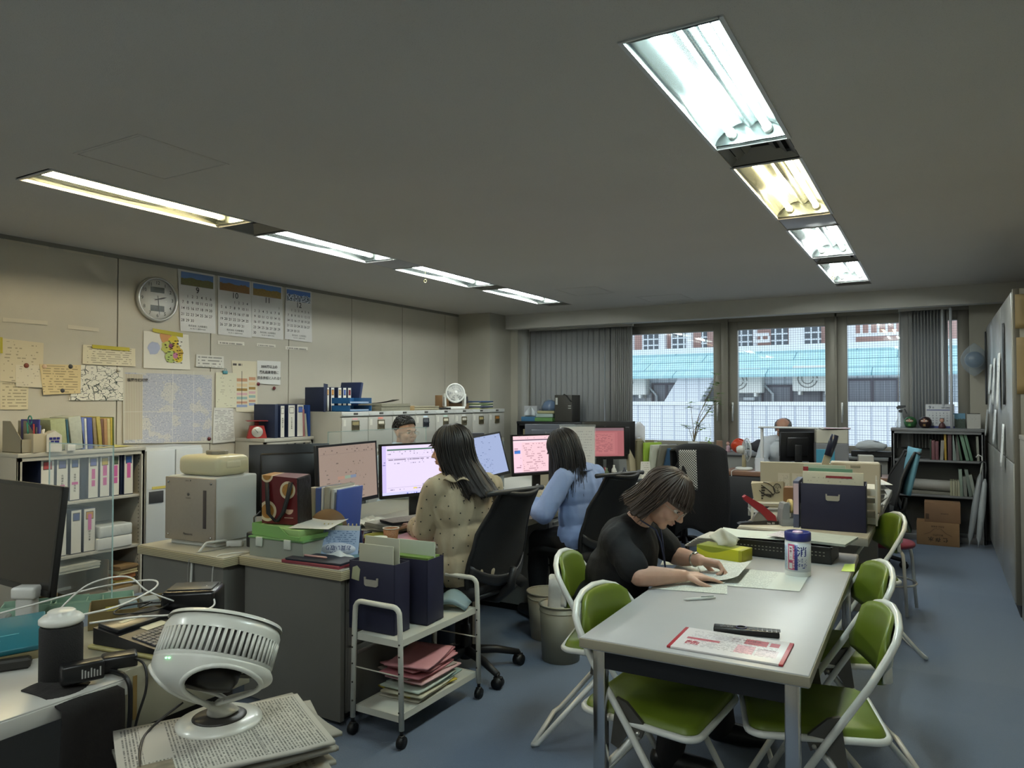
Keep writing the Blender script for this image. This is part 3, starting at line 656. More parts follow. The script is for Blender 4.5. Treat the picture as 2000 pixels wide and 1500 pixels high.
# ================================================================ people
from mathutils import noise as NZ, Euler
def remesh(mb, vox, sm=3):
    me = bpy.data.meshes.new('r'); bmesh.ops.recalc_face_normals(mb.b, faces=list(mb.b.faces)); mb.b.to_mesh(me); mb.b.free()
    o = bpy.data.objects.new('r', me); C.objects.link(o)
    q = o.modifiers.new('a', 'REMESH'); q.mode = 'VOXEL'; q.voxel_size = vox; q.use_smooth_shade = True
    q = o.modifiers.new('b', 'SMOOTH'); q.factor = .5; q.iterations = sm
    dg = bpy.context.evaluated_depsgraph_get(); dg.update()
    me2 = bpy.data.meshes.new_from_object(o.evaluated_get(dg))
    bpy.data.objects.remove(o); bpy.data.meshes.remove(me)
    for p in me2.polygons: p.use_smooth = True
    return me2
def link(me, name, m, parent):
    me.name = name; me.materials.clear()
    for q in (m if isinstance(m, (list, tuple)) else [m]): me.materials.append(q)
    o = bpy.data.objects.new(name, me); C.objects.link(o); o.parent = parent; return o
def folds(me, amp, sc, st=(1, 1, .35), seed=0):
    ns = [v.normal.copy() for v in me.vertices]
    for v, n in zip(me.vertices, ns):
        p = v.co; q = V((p.x*sc*st[0]+seed, p.y*sc*st[1], p.z*sc*st[2]))
        d = 1-abs(NZ.noise(q+V((NZ.noise(q*.5)*1.5, 0, 0))))*2.2; v.co = p+n*amp*d
def limb(a, pts, rs, n=14):
    a.tube(pts, rs, n)
    for p, r in zip(pts, rs): a.ell(p, (r, r, r), n, 8)
def hand(a, wr, d, nrm, side, curl=(.35, .4, .45, .5), sc=1.0, thumb=.7):
    # d: towards the fingers, nrm: out of the palm, side: +1 when the thumb lies along d x nrm
    d = V(d).normalized(); nrm = V(nrm); nrm = (nrm-d*nrm.dot(d)).normalized(); s = d.cross(nrm)*side; wr = V(wr)
    for k, (o_, L) in enumerate(((.030, .086), (.010, .090), (-.010, .084), (-.028, .076))):
        kn = wr+d*L*sc+s*o_*sc
        limb(a, [wr+s*o_*.55*sc+d*.01, kn], [.0155*sc, .0115*sc], 10)
        p = kn; ang = 0; dd = d.copy()
        for j, l in enumerate((.040, .025, .021)):
            ang += curl[k]*(1.0 if j == 0 else 1.1)
            dd = d*math.cos(ang)+nrm*math.sin(ang)+s*o_*.9; dd.normalize()
            q = p+dd*l*sc*(1, 1.06, 1, .82)[k]; r = (.0092-.0010*j)*sc; limb(a, [p, q], [r, r*.92], 10); p = q
    t0 = wr+d*.018*sc+s*.026*sc; dirs = [(d*.62+s*.7+nrm*.25), (d*.9+s*.35+nrm*thumb*.5), (d+nrm*thumb*.6)]
    p = t0
    for j, l in enumerate((.042, .032, .025)): q = p+dirs[j].normalized()*l*sc; r = (.0135-.002*j)*sc; limb(a, [p, q], [r, r*.88], 10); p = q
def head_blobs(a, fat=1.0):
    E_ = a.ell
    E_((-.015, 0, .028), (.092, .074*fat, .086)); E_((.022, 0, -.030), (.064, .058*fat, .078)); E_((.026, 0, -.070), (.050, .046*fat, .036))
    E_((.062, 0, -.094), (.019, .022, .016)); E_((.070, 0, .024), (.019, .048, .013)); E_((.052, .036, -.028), (.030, .024, .026)); E_((.052, -.036, -.028), (.030, .024, .026))
    limb(a, [(.080, 0, .012), (.096, 0, -.012), (.104, 0, -.024)], [.008, .0095, .0105], 8); E_((.094, .012, -.028), (.010, .008, .007)); E_((.094, -.012, -.028), (.010, .008, .007))
    E_((.082, 0, -.051), (.013, .023, .0055)); E_((.080, 0, -.063), (.013, .020, .0065))
    for s_ in (-1, 1): E_((-.004, .076*s_*fat, -.006), (.018, .008, .030)); E_((.002, .073*s_*fat, -.030), (.010, .006, .010))
def M_skin(h): return mat(h, .5, sss=.15, var=.05, vs=25)
def hair_mesh(L, bang=.045, vol=(.103, .088, .100), down=(0, 0, -1), face=55, groove=.005, seed=1, part_=0, out=.0, tip=.6, strands=150, flare=0):
    down = V(down).normalized(); a = MB(); rnd = random.Random(seed); c0 = V((-.015, 0, .025)); NU, NV = 150, 34
    def path(az, n, Lf, sc=1.0):
        # from the crown along a meridian of the skull, then falling
        az0 = az; pts = []; am = abs((az+math.pi) % (2*math.pi)-math.pi)
        fr = max(0, min(1, (math.radians(face)-am)/.35+.5)); Lt = Lf
        dirx = V((math.cos(az), math.sin(az), 0))
        arc_end = math.pi*.5+.15
        if fr > .5: arc_end = math.acos(max(-1, min(1, (bang-.025)/vol[2])))
        n1 = int(n*.45)
        for k in range(n1+1):
            th = arc_end*k/n1 if n1 else 0
            pts.append(c0+V((dirx.x*math.sin(th)*vol[0], dirx.y*math.sin(th)*vol[1], math.cos(th)*vol[2]))*sc)
        if fr > .5:
            last = pts[-1]
            for k in range(n-n1): pts.append(last+V((.0006*k, 0, -.0012*k)))
            return pts
        p = pts[-1].copy(); t = (pts[-1]-pts[-2]).normalized(); st = Lt/(n-n1); outv = V((dirx.x, dirx.y, 0))
        for k in range(n-n1):
            f = min(1, (k+1)/5); t = (t*(1-f*.5)+down*f*.5).normalized(); p = p+t*st+outv*(out+flare*(k/(n-n1))**2)*st
            q = p-V((-.01, 0, -.03)); e = math.sqrt((q.x/.090)**2+(q.y/.082)**2+(q.z/.12)**2)
            if e < 1 and e > 1e-4: p = p+V((q.x, q.y, 0))*(1/e-1)*.9
            pts.append(p.copy())
        return pts
    g = []
    for i in range(NU):
        az = 2*math.pi*i/NU+part_; nz = NZ.noise(V((i*.9, seed*3.1, 0))); nz2 = NZ.noise(V((math.cos(az)*3, math.sin(az)*3, seed)))
        Lf = L*(1+.10*nz2+.06*nz); g.append(path(az, NV, Lf, 1+groove*10*nz))
    vs, fs = [], []
    for i in range(NU):
        for j, p in enumerate(g[i]): vs.append(p+V((0, 0, 0)))
    for i in range(NU):
        i2 = (i+1) % NU
        for j in range(NV): fs.append((i*(NV+1)+j, i2*(NV+1)+j, i2*(NV+1)+j+1, i*(NV+1)+j+1))
    # inner skin so the mass has thickness
    k0 = len(vs)
    for i in range(NU):
        for j, p in enumerate(g[i]): c = c0 if j < NV*.45 else V((-.01, 0, p.z)); vs.append(p+(c-p).normalized()*(.010*min(1, (NV-j)/6+.12)))
    fs += [tuple(k0+q for q in reversed(f)) for f in fs[:]]
    for i in range(NU): i2 = (i+1) % NU; e = NV; fs.append((i*(NV+1)+e, i2*(NV+1)+e, k0+i2*(NV+1)+e, k0+i*(NV+1)+e))
    a.add(vs, fs, True)
    for k in range(strands):
        az = rnd.uniform(0, 2*math.pi); pts = path(az, 16, L*rnd.uniform(.8, 1.12), 1+rnd.uniform(.0, .03))
        w_ = V((rnd.gauss(0, .006), rnd.gauss(0, .006), 0)); pts = [p+w_*(i/16)**2*1.5+V((NZ.noise(p*9+V((k, 0, 0)))*.006, NZ.noise(p*9+V((0, k, 0)))*.006, 0)) for i, p in enumerate(pts)]
        a.tube(pts[1:], [.0038*min(1, (17-i)/8*tip+.12) for i in range(len(pts)-1)], 5)
    return a
def M_hair(h):
    g = NG('hair', .5, 'Object'); n = g.noise(1.0, g.vec(g.M('MULTIPLY', g.x, 160.0), g.M('MULTIPLY', g.y, 160.0), g.M('MULTIPLY', g.z, 12.0)), 2)
    return g.out(g.mix(n, tuple(x*.5 for x in lin(h)[:3]), tuple(x*1.7 for x in lin(h)[:3])))
def head_extra(root, HM, hairmb, hair_m, glasses=None, brow='17130f', lips='a3655a', mouth_open=0):
    a = MB(); a.M = HM
    for s_ in (-1, 1): a.ell((.0655, .031*s_, .002), (.0105, .014, .0085), 12, 8)
    part(a, 'eye', mat('d8d4cc', .2), root)
    a = MB(); a.M = HM
    for s_ in (-1, 1): a.ell((.0735, .031*s_, .0015), (.004, .0062, .0062), 10, 6)
    part(a, 'iris', mat('1a120e', .15), root)
    a = MB(); a.M = HM
    for s_ in (-1, 1): a.tube([(.082, .014*s_, .022), (.084, .032*s_, .026), (.070, .049*s_, .021)], [.0022, .003, .0016], 6).tube([(.0775, .019*s_, .0085), (.0805, .031*s_, .0105), (.0735, .045*s_, .006)], .0012, 5)
    part(a, 'eyebrow', mat(brow, .8), root)
    a = MB(); a.M = HM; a.ell((.0875, 0, -.0525), (.0085, .019, .0035), 12, 6).ell((.0855, 0, -.0625), (.0085, .016, .0045), 12, 6)
    if mouth_open: a.mi = 0
    part(a, 'lips', mat(lips, .45), root)
    if glasses:
        a = MB(); a.M = HM
        for s_ in (-1, 1):
            a.tube([(.097-.3*abs(.024*math.cos(t_*.35))**1.0*.3, .033*s_+.024*math.cos(t_*.35), -.001+.018*math.sin(t_*.35)) for t_ in range(18)], .0014, 5, closed=True)
            a.tube([(.090, .057*s_, .006), (.05, .073*s_, .006), (-.008, .080*s_, .003), (-.022, .080*s_, -.014)], .0013, 5)
        a.tube([(.095, -.009, .003), (.099, 0, .006), (.095, .009, .003)], .0013, 5); part(a, 'glasses_frame', mat(glasses, .3, .7), root)
        a = MB(); a.M = HM
        for s_ in (-1, 1): a.add([(.0955, .033*s_+.023*math.cos(t_*.3927), -.001+.017*math.sin(t_*.3927)) for t_ in range(16)], [tuple(range(16))])
        part(a, 'lens', mat('ffffff', .02, alpha=.08), root)
    if hairmb: hairmb.b.transform(HM); part(hairmb, 'hair', hair_m, root)
def person(label, loc, rz, J, skin, shirt, trous, vox=.0055, group=None):
    root = thing('person', label, 'person', loc, rz)
    HM = Mx.Translation(V(J['head'])) @ Euler((0, R(J.get('pitch', 0)), R(J.get('yaw', 0)))).to_matrix().to_4x4(); 
    b = MB(); b.M = HM; head_blobs(b, J.get('fat', 1)); b.M = Mx.Identity(4); g = J.get('girth', 1.0)
    hb = HM @ V((-.025, 0, -.06)); nk = V(J['neck']); limb(b, [hb, (hb+nk)/2, nk], [.052, .048, .056])
    ch, pv = V(J['chest']), V(J['pelvis']); sl, sr = V(J['sl']), V(J['sr']); md = (ch+pv)/2
    fwd = V((0, 0, 0))
    b.ell(ch, (.10*g, .145*g, .14)); b.ell(md, (.095*g, .13*g, .15)); b.ell(pv, (.11*g, .16*g, .11))
    limb(b, [sl, (sl+sr)/2+V((0, 0, .01)), sr], [.046, .06, .046])
    for s_, sh in (('l', sl), ('r', sr)):
        el, wr = V(J['e'+s_]), V(J['w'+s_])
        limb(b, [sh, (sh+el)/2, el], [.047*g, .042*g, .036*g]); limb(b, [el, el.lerp(wr, .3), wr], [.037*g, .038*g, .0245]); 
        h = J['h'+s_]; hand(b, wr, h[0], h[1], h[2], *h[3:])
        hp = pv+V((0, .085*(1 if s_ == 'l' else -1), -.01)); kn, an = V(J['k'+s_]), V(J['a'+s_])
        limb(b, [hp, kn], [.085*g, .058]); limb(b, [kn, kn.lerp(an, .3), an], [.055, .056, .036])
        limb(b, [an+V((-.02, 0, -.03)), an+V((.08, 0, -.05)), an+V((.15, 0, -.055))], [.035, .032, .024])
    link(remesh(b, vox, 4), 'body', M_skin(skin), root)
    return root, HM, g
def garment(name, root, fn, vox, sm, m, amp=0, sc=14, st=(1, 1, .35), seed=0, dots=None):
    a = MB(); fn(a); me = remesh(a, vox, sm)
    if amp: folds(me, amp, sc, st, seed)
    if dots:
        bm = bmesh.new(); bm.from_mesh(me); rnd = random.Random(3); chosen = []; vs_ = list(bm.verts); rnd.shuffle(vs_)
        for v in vs_:
            if all((v.co-c).length > dots[0] for c in chosen):
                chosen.append(v.co.copy()); n = v.normal.copy(); u = n.orthogonal().normalized(); w_ = n.cross(u)
                q = [bm.verts.new(v.co+n*.0022+(u*math.cos(k*1.0472)+w_*math.sin(k*1.0472))*dots[1]) for k in range(6)]
                q2 = [bm.verts.new(v.co-n*.004+(u*math.cos(k*1.0472)+w_*math.sin(k*1.0472))*dots[1]) for k in range(6)]
                f = bm.faces.new(q); f.material_index = 1
                for k in range(6): f = bm.faces.new((q[k], q2[k], q2[(k+1) % 6], q[(k+1) % 6])); f.material_index = 1
        bm.to_mesh(me); bm.free(); m = [m, mat('1c1a18', .6)]
        mi = [p.material_index for p in me.polygons]; o = link(me, name, m, root)
        for p, k in zip(me.polygons, mi): p.material_index = k
        return o
    return link(me, name, m, root)
def trousers(J, g=1.0, low=.0):
    def f(a):
        pv = V(J['pelvis']); a.ell(pv+V((0, 0, .0)), (.125*g, .178*g, .115))
        for s_ in 'lr':
            hp = pv+V((0, .085*(1 if s_ == 'l' else -1), -.01)); kn, an = V(J['k'+s_]), V(J['a'+s_])+V((0, 0, -.035))
            limb(a, [hp, hp.lerp(kn, .5), kn], [.10*g, .085*g, .07]); limb(a, [kn, kn.lerp(an, .4), an], [.068, .066, .052])
    return f
def shoes(root, J, c):
    for s_ in 'lr':
        a = MB(); an = V(J['a'+s_]); limb(a, [an+V((-.025, 0, -.045)), an+V((.07, 0, -.054)), an+V((.155, 0, -.058))], [.048, .044, .036], 12)
        link(remesh(a, .006, 3), 'shoe', mat(c, .4), root)

# --- woman in black reading at the meeting table (local frame = world orientation turned by rz)
def toL(p, loc, rz):   # world point -> local
    q = V(p)-V(loc); c, s_ = math.cos(-rz), math.sin(-rz); return V((q.x*c-q.y*s_, q.x*s_+q.y*c, q.z))
loc, rz = (-1.20, 2.98, 0), R(8)
w = lambda x, y, z: toL((x, y, z), loc, rz)
J = dict(head=w(-.99, 3.00, 1.035), pitch=42, yaw=-6, neck=w(-1.12, 3.02, .935), chest=w(-1.17, 3.02, .80), pelvis=w(-1.24, 3.0, .555), sl=w(-1.145, 3.17, .885), sr=w(-1.165, 2.865, .865),
         el=w(-1.03, 3.24, .75), wl=w(-.885, 3.14, .765), er=w(-1.035, 2.80, .748), wr=w(-.90, 2.955, .735),
         hl=((.75, .1, -.15), (-.35, -.5, -.8), 1, (.7, .75, .8, .85), .95, .9), hr=((.62, .42, -.06), (-.05, .1, -1), -1, (.12, .2, .26, .3), .95, .5),
         kl=w(-.86, 3.12, .50), al=w(-.80, 3.16, .10), kr=w(-.84, 2.88, .50), ar=w(-.92, 2.80, .10), girth=1.08, fat=1.05)
pr, HM, g_ = person('woman in a black short-sleeved top, wearing glasses, reading papers at the white meeting table', loc, rz, J, 'ba9480', None, None, .0042)
def shirt3(a):
    ch, pv, sl, sr = V(J['chest']), V(J['pelvis']), V(J['sl']), V(J['sr']); nk = V(J['neck'])
    a.ell(ch, (.13, .172, .155)); a.ell((ch+pv)/2+V((-.01, 0, 0)), (.135, .165, .17)); a.ell(pv+V((-.01, 0, .01)), (.150, .188, .13)); a.ell((ch+pv)/2+V((.06, 0, .05)), (.10, .14, .10))
    limb(a, [sl, (sl+sr)/2+V((-.005, 0, .015)), sr], [.060, .072, .060])
    for s_, sh in (('l', sl), ('r', sr)): el = V(J['e'+s_]); limb(a, [sh, sh.lerp(el, .35), sh.lerp(el, .74)], [.062, .062, .061])
M_blackshirt = mat('0b0b0e', .85, bump=.15, bs=60)
garment('shirt', pr, shirt3, .007, 5, M_blackshirt, .006, 11, (1, 1, .6))
garment('trousers', pr, trousers(J, 1.05), .009, 4, mat('101014', .85), .004, 9)
shoes(pr, J, '121214')
dn = (HM.to_3x3().inverted() @ V((0, 0, -1)))
head_extra(pr, HM, hair_mesh(.125, .045, (.108, .090, .106), (-.12, 0, -1), 78, .005, 4, out=.02, flare=.25, strands=240), M_hair('33261e'), 'b9b0a6')
a = MB(); wl = V(J['wl']); d_ = (V(J['wl'])-V(J['el'])).normalized(); c0 = wl-d_*.035; u = d_.orthogonal().normalized(); v_ = d_.cross(u)
a.tube([c0+(u*math.cos(k*.35)+v_*math.sin(k*.35))*.0285 for k in range(18)], .0045, 6, closed=True).ell(c0+V((0, -.01, .028)), (.013, .013, .006), 12, 6); part(a, 'wrist_watch', mat('b6b2a8', .25, .9), pr)
a = MB(); nk = V(J['neck']); cf = V(J['chest'])+V((.135, -.01, .02))
a.tube([nk+V((.02, .06, .01)), nk+V((.085, .045, -.03)), cf+V((.015, .02, .03)), cf+V((.03, .0, -.08))], .0035, 6).tube([nk+V((.02, -.06, .01)), nk+V((.085, -.045, -.03)), cf+V((.015, -.02, .03)), cf+V((.03, 0, -.08))], .0035, 6)
part(a, 'lanyard', mat('2c3556', .6), pr)

# --- woman in the dotted blouse
loc, rz = (-2.16, 3.22, 0), R(152); W1 = (loc, rz)
w = lambda x, y, z: toL((x, y, z), loc, rz)
J = dict(head=w(-2.17, 3.13, 1.195), pitch=8, yaw=42, neck=w(-2.14, 3.155, 1.06), chest=w(-2.13, 3.17, .90), pelvis=w(-2.12, 3.20, .57), sl=w(-2.20, 3.03, 1.00), sr=w(-2.04, 3.31, 1.00),
         el=w(-2.29, 3.08, .775), wl=w(-2.50, 3.25, .755), er=w(-2.16, 3.50, .80), wr=w(-2.40, 3.50, .76),
         hl=((-.1, .99, 0), (0, 0, -1), 1, (.35, .4, .45, .5), .92), hr=((.9, .2, 0), (0, 0, -1), 1, (.35, .4, .45, .5), .92),
         kl=w(-2.44, 3.2, .52), al=w(-2.42, 3.22, .10), kr=w(-2.40, 3.38, .52), ar=w(-2.40, 3.42, .10))
J['hl'] = ((w(-2.64, 3.33, .75)-w(-2.50, 3.25, .755)), (0, 0, -1), 1, (.3, .35, .4, .45), .92)
J['hr'] = ((w(-2.55, 3.50, .75)-w(-2.40, 3.50, .76)), (0, 0, -1), -1, (.3, .35, .4, .45), .92)
pr, HM, g_ = person('woman with long dark hair in a beige dotted blouse working at two monitors', loc, rz, J, 'c99c80', None, None, .0055)
def blouse(a, J=J):
    ch, pv, sl, sr = V(J['chest']), V(J['pelvis']), V(J['sl']), V(J['sr'])
    a.ell(ch, (.125, .170, .165)); a.ell((ch+pv)/2, (.125, .160, .20)); a.ell(pv+V((-.01, 0, .02)), (.150, .185, .14))
    limb(a, [sl, (sl+sr)/2+V((-.01, 0, .025)), sr], [.058, .068, .058])
    for s_, sh in (('l', sl), ('r', sr)):
        el, wr = V(J['e'+s_]), V(J['w'+s_]); limb(a, [sh, sh.lerp(el, .5), el], [.060, .066, .062]); limb(a, [el, el.lerp(wr, .55), el.lerp(wr, .93)], [.062, .060, .036])
M_bl = mat('a3967c', .85, bump=.1, bs=80, sheen=.2)
garment('blouse', pr, blouse, .0065, 4, M_bl, .009, 16, (1, 1, .22), 3, dots=(.052, .0038))
garment('trousers', pr, trousers(J), .009, 4, mat('3b4658', .85), .004, 9); shoes(pr, J, '2a2a2c')
a = MB(); nk = V(J['neck'])
def col(u, v): t_ = 2*math.pi*u; r = .058+.058*v+.010*math.sin(9*t_)*v; return (nk.x-.01+r*math.cos(t_), nk.y+r*1.15*math.sin(t_), nk.z+.028-.042*v+.008*math.sin(9*t_+1)*v)
a.grid(col, 90, 6, .003); part(a, 'ruffled_collar', M_bl, pr)
dn = V((-.42, -.1, -1))
pr.location.x -= .01
head_extra(pr, HM, hair_mesh(.27, .04, (.105, .090, .106), dn, 46, .004, 9, out=.02, flare=.12, strands=260), M_hair('191513'))

# --- woman in the blue shirt
loc, rz = (-2.00, 4.28, 0), R(158)
w = lambda x, y, z: toL((x, y, z), loc, rz)
J = dict(head=w(-2.03, 4.22, 1.135), pitch=24, yaw=14, neck=w(-1.97, 4.27, 1.015), chest=w(-1.94, 4.28, .88), pelvis=w(-1.93, 4.30, .57), sl=w(-1.975, 4.12, .965), sr=w(-1.90, 4.43, .965),
         el=w(-2.06, 4.00, .755), wl=w(-2.20, 4.13, .80), er=w(-2.06, 4.50, .80), wr=w(-2.24, 4.34, .78),
         kl=w(-2.25, 4.3, .52), al=w(-2.26, 4.3, .10), kr=w(-2.22, 4.45, .52), ar=w(-2.24, 4.47, .10))
J['hl'] = ((w(-2.32, 4.21, .765)-w(-2.20, 4.13, .80)), (0, 0, -1), 1, (.5, .55, .6, .6), .92)
J['hr'] = ((w(-2.36, 4.30, .765)-w(-2.24, 4.34, .78)), (0, 0, -1), -1, (.5, .5, .55, .6), .92)
pr, HM, g_ = person('woman with long black hair in a light blue shirt, head bowed over her desk', loc, rz, J, 'c39780', None, None, .006)
garment('shirt', pr, lambda a: blouse(a, J), .0065, 3, mat('7f93bd', .75, bump=.08, bs=60), .008, 12, (1, 1, .5), 8)
garment('trousers', pr, trousers(J), .009, 4, mat('131316', .85), .004, 9); shoes(pr, J, '131316')
a = MB(); nk = V(J['neck'])
a.grid(lambda u, v: (nk.x-.01+(.056+.05*v)*math.cos(R(40+280*u)), nk.y+(.062+.055*v)*math.sin(R(40+280*u)), nk.z+.035+.012*math.sin(math.pi*v)-.045*v), 30, 5, .004); part(a, 'collar', mat('8699c4', .7), pr)
dn = HM.to_3x3().inverted() @ V((.02, .0, -1))
pr.location.x -= .04
head_extra(pr, HM, hair_mesh(.32, .02, (.106, .091, .106), dn, 40, .004, 15, out=.06, flare=.06, strands=260), M_hair('141214'))

# --- man with glasses behind the monitors
loc, rz = (-3.70, 4.50, 0), R(-6)
w = lambda x, y, z: toL((x, y, z), loc, rz)
def short_hair(kind):
    a = MB()
    if kind == 'crop':
        for k in range(950):
            rnd = random.Random(k); th = rnd.uniform(0, 1.62); az = rnd.uniform(-math.pi, math.pi)
            am = abs(az)
            if (am < .95 and th > .95) or (am < 1.35 and th > 1.28): continue
            n = V((math.sin(th)*math.cos(az), math.sin(th)*math.sin(az), math.cos(th)))
            p = V((-.018+n.x*.094, n.y*.077, .030+n.z*.088)); top = max(0, 1-th)
            d = (n*.8+V((.75*top, 0, -.5*(1-top)))).normalized(); l = .016+.022*top
            a.tube([p, p+d*l*.5+n*.004, p+(d+V((.3*top, 0, -.35))).normalized()*l], [.0065, .0055, .002], 4)
        g0 = MB()
        a.grid(lambda u, v: (-.018+math.sin(v*1.45)*math.cos(2*math.pi*u)*.0985*(1 if math.cos(2*math.pi*u) < .5 else .97), math.sin(v*1.45*(1-.28*max(0, math.cos(2*math.pi*u))))*math.sin(2*math.pi*u)*.081, .030+math.cos(v*1.5*(1-.30*max(0, math.cos(2*math.pi*u))))*.094), 40, 12, .004)
    else:
        for k in range(700):
            rnd = random.Random(k); th = rnd.uniform(1.05, 1.8); az = rnd.uniform(1.0, 2*math.pi-1.0)
            n = V((math.sin(th)*math.cos(az), math.sin(th)*math.sin(az), math.cos(th))); p = V((-.018+n.x*.094, n.y*.077, .030+n.z*.088))
            a.tube([p, p+(n*.6+V((-.2, 0, -.6))).normalized()*.018], [.005, .002], 4)
    return a
def man(label, loc, rz, skin, shirt, hc, kind, gl, pitch=4, yaw=0, hz=1.175, sleeve=True):
    J = dict(head=(.0, 0, hz), pitch=pitch, yaw=yaw, neck=(-.045, 0, hz-.13), chest=(-.06, 0, .88), pelvis=(-.10, 0, .56), sl=(-.05, .185, .985), sr=(-.05, -.185, .985),
             el=(.06, .23, .76), wl=(.24, .12, .755), er=(.06, -.23, .76), wr=(.24, -.12, .755), hl=((1, -.2, 0), (0, 0, -1), -1), hr=((1, .2, 0), (0, 0, -1), 1),
             kl=(.30, .11, .53), al=(.30, .12, .10), kr=(.30, -.11, .53), ar=(.30, -.12, .10), fat=1.06)
    pr, HM, g_ = person(label, loc, rz, J, skin, None, None, .006)
    garment('shirt', pr, lambda a: blouse(a, J), .008, 4, shirt, .006, 12, (1, 1, .5), 8)
    garment('trousers', pr, trousers(J), .01, 4, mat('1d2028', .85)); shoes(pr, J, '131316')
    a = MB(); nk = V(J['neck'])
    a.grid(lambda u, v: (nk.x+(.060+.03*v)*math.cos(R(20+320*u)), nk.y+(.066+.035*v)*math.sin(R(20+320*u)), nk.z+.05-.05*v), 24, 4, .004); part(a, 'collar', shirt, pr)
    head_extra(pr, HM, short_hair(kind), M_hair(hc), gl, brow='1a1614', lips='a86a5c')
    return pr
man('smiling man with short black hair and thin glasses behind the monitors', (-3.64, 4.60, 0), R(-4), 'c49a80', mat('a9bccb', .75), '141210', 'crop', 'c8b49c', 4, -6, 1.195)
man('balding man whose head just shows above the monitor on the window desk', (-1.46, 8.44, 0), R(-90), 'a57a64', mat('c3c9cf', .75), '6d6a68', 'bald', None, 34, 0, 1.13)
# ================================================================ papers and things on the left wall
RXP = (math.pi/2, 0, math.pi/2); RYN = (math.pi/2, 0, 0)
def PR(base, ink, rows, dens=.55, sc=26, fill=.45, vert=False, pl='yz', rough=.75, **k):
    key = ('PR', base, ink, rows, dens, sc, fill, vert, pl, tuple(k.items()))
    if key in MC: return MC[key]
    g = NG('printed_paper', rough); A = {'x': g.x, 'y': g.y, 'z': g.z}
    MC[key] = g.out(g.mix(g.M('MULTIPLY', g.lines(rows, dens, sc, vert=vert, fill=fill*.75, X=A[pl[0]], Y=A[pl[1]], **k), .6), base, ink)); return MC[key]
M_off = mat('d6d0bf', .8); M_ink = mat('24211e', .7)
PX = -5.5965
def wall_paper(name, label, cat, cs, m, group=None, lay=0):
    ps = [aX(a, b, PX+.0035*lay) for a, b in cs]; c = sum(ps, V())/4
    q = [p-c for p in ps]; fr = V((.0016, 0, 0))
    a = MB(); TL, TR, BR, BL = q
    def f(u, v): p = BL.lerp(BR, u).lerp(TL.lerp(TR, u), v); return p+fr+V((.004*(1-v)**3*(.5+.5*math.sin(3*u+cs[0][0])), 0, 0))
    a.grid(f, 4, 6, .0012, False); o = a.obj(name, m); o.location = c; return tag(o, label, cat, group)
strips = 'blank masking tape strips on the left wall'
for cs, lb in ((((8, 463), (95, 480), (95, 487), (8, 470)), 'white tape strip high on the wall, close to the ceiling at the far left'),
               (((124, 484), (202, 496), (202, 503), (124, 491)), 'white tape strip high on the wall, right of the far left one'),
               (((5, 620), (93, 627), (92, 635), (5, 628)), 'long white tape strip at mid height on the far left of the wall'),
               (((132, 634), (193, 641), (193, 648), (132, 642)), 'short white tape strip left of the clock')):
    wall_paper('tape_strip', lb, 'tape', cs, mat('c3bba8', .7), strips)
for i, (cs, lb) in enumerate(((((425, 665), (477, 668), (477, 675), (425, 672)), 'narrow paper strip with writing under the October calendar'),
               (((501, 670), (538, 673), (538, 679), (501, 676)), 'short paper strip with writing under the November calendar'),
               (((557, 676), (601, 678), (601, 684), (557, 682)), 'narrow paper strip with writing under the December calendar'))):
    wall_paper('label_strip', lb, 'label', cs, PR('d4cfc2', '2a2826', 1, .62, 16+i, .7, y0=.2, y1=.8), 'paper strips under the calendars')
docs = [((0, 660), (85, 670), (83, 752), (0, 744), PR('c9bda0', '6a6050', 14, .35, 9), 'large cream sheet high at the left edge of the wall', 1),
        ((0, 744), (56, 748), (54, 800), (0, 800), PR('cbbf9f', '5a5140', 9, .6, 7), 'cream sheet just above the file rack at the left edge', 0),
        ((30, 712), (82, 714), (81, 757), (31, 755), PR('cfc5ae', '6a6258', 10, .25, 8), 'small cream note under a brown pin', 2),
        ((77, 711), (158, 713), (157, 768), (84, 771), PR('cdb98c', '4a4234', 12, .55, 9), 'tan sheet held by two dark magnets', 3),
        ((162, 673), (264, 681), (264, 716), (161, 711), PR('d2c8ac', '4a463c', 9, .55, 12), 'cream sheet with a yellow tape on top', 1),
        ((383, 692), (437, 696), (437, 719), (382, 716), PR('cfccc2', '1c1a1c', 4, .6, 9, .55), 'small white card with handwritten lines right of the coloured map', 2),
        ((421, 727), (462, 729), (461, 796), (421, 797), PR('cdc9b0', '6e6a5c', 18, .3, 5, .4), 'cream list clipped with a teal clip', 2),
        ((417, 796), (455, 797), (459, 862), (415, 866), PR('c9c7bf', '55555a', 22, .55, 9, .5), 'white form with a red heading at the bottom of the wall papers', 3)]
for a_, b_, c_, d_, m_, lb, ly in docs: wall_paper('paper_sheet', lb, 'paper', (a_, b_, c_, d_), m_, None, ly)
o = wall_paper('paper_sheet', 'handwritten white note with three lines of Japanese, right of the colour chart', 'paper', ((502, 704), (548, 706), (547, 752), (502, 749)), mat('d3d2cc', .75), None, 1)
a = MB().at((.006, 0, 0), RXP)
for k, s_ in enumerate(('3000万以上の', '落札結果発信に', '弥永井坂に入れる!!')): a.text(s_, .034, 0, .055-.055*k, 0, .012)
part(a, 'handwriting', M_ink, o)
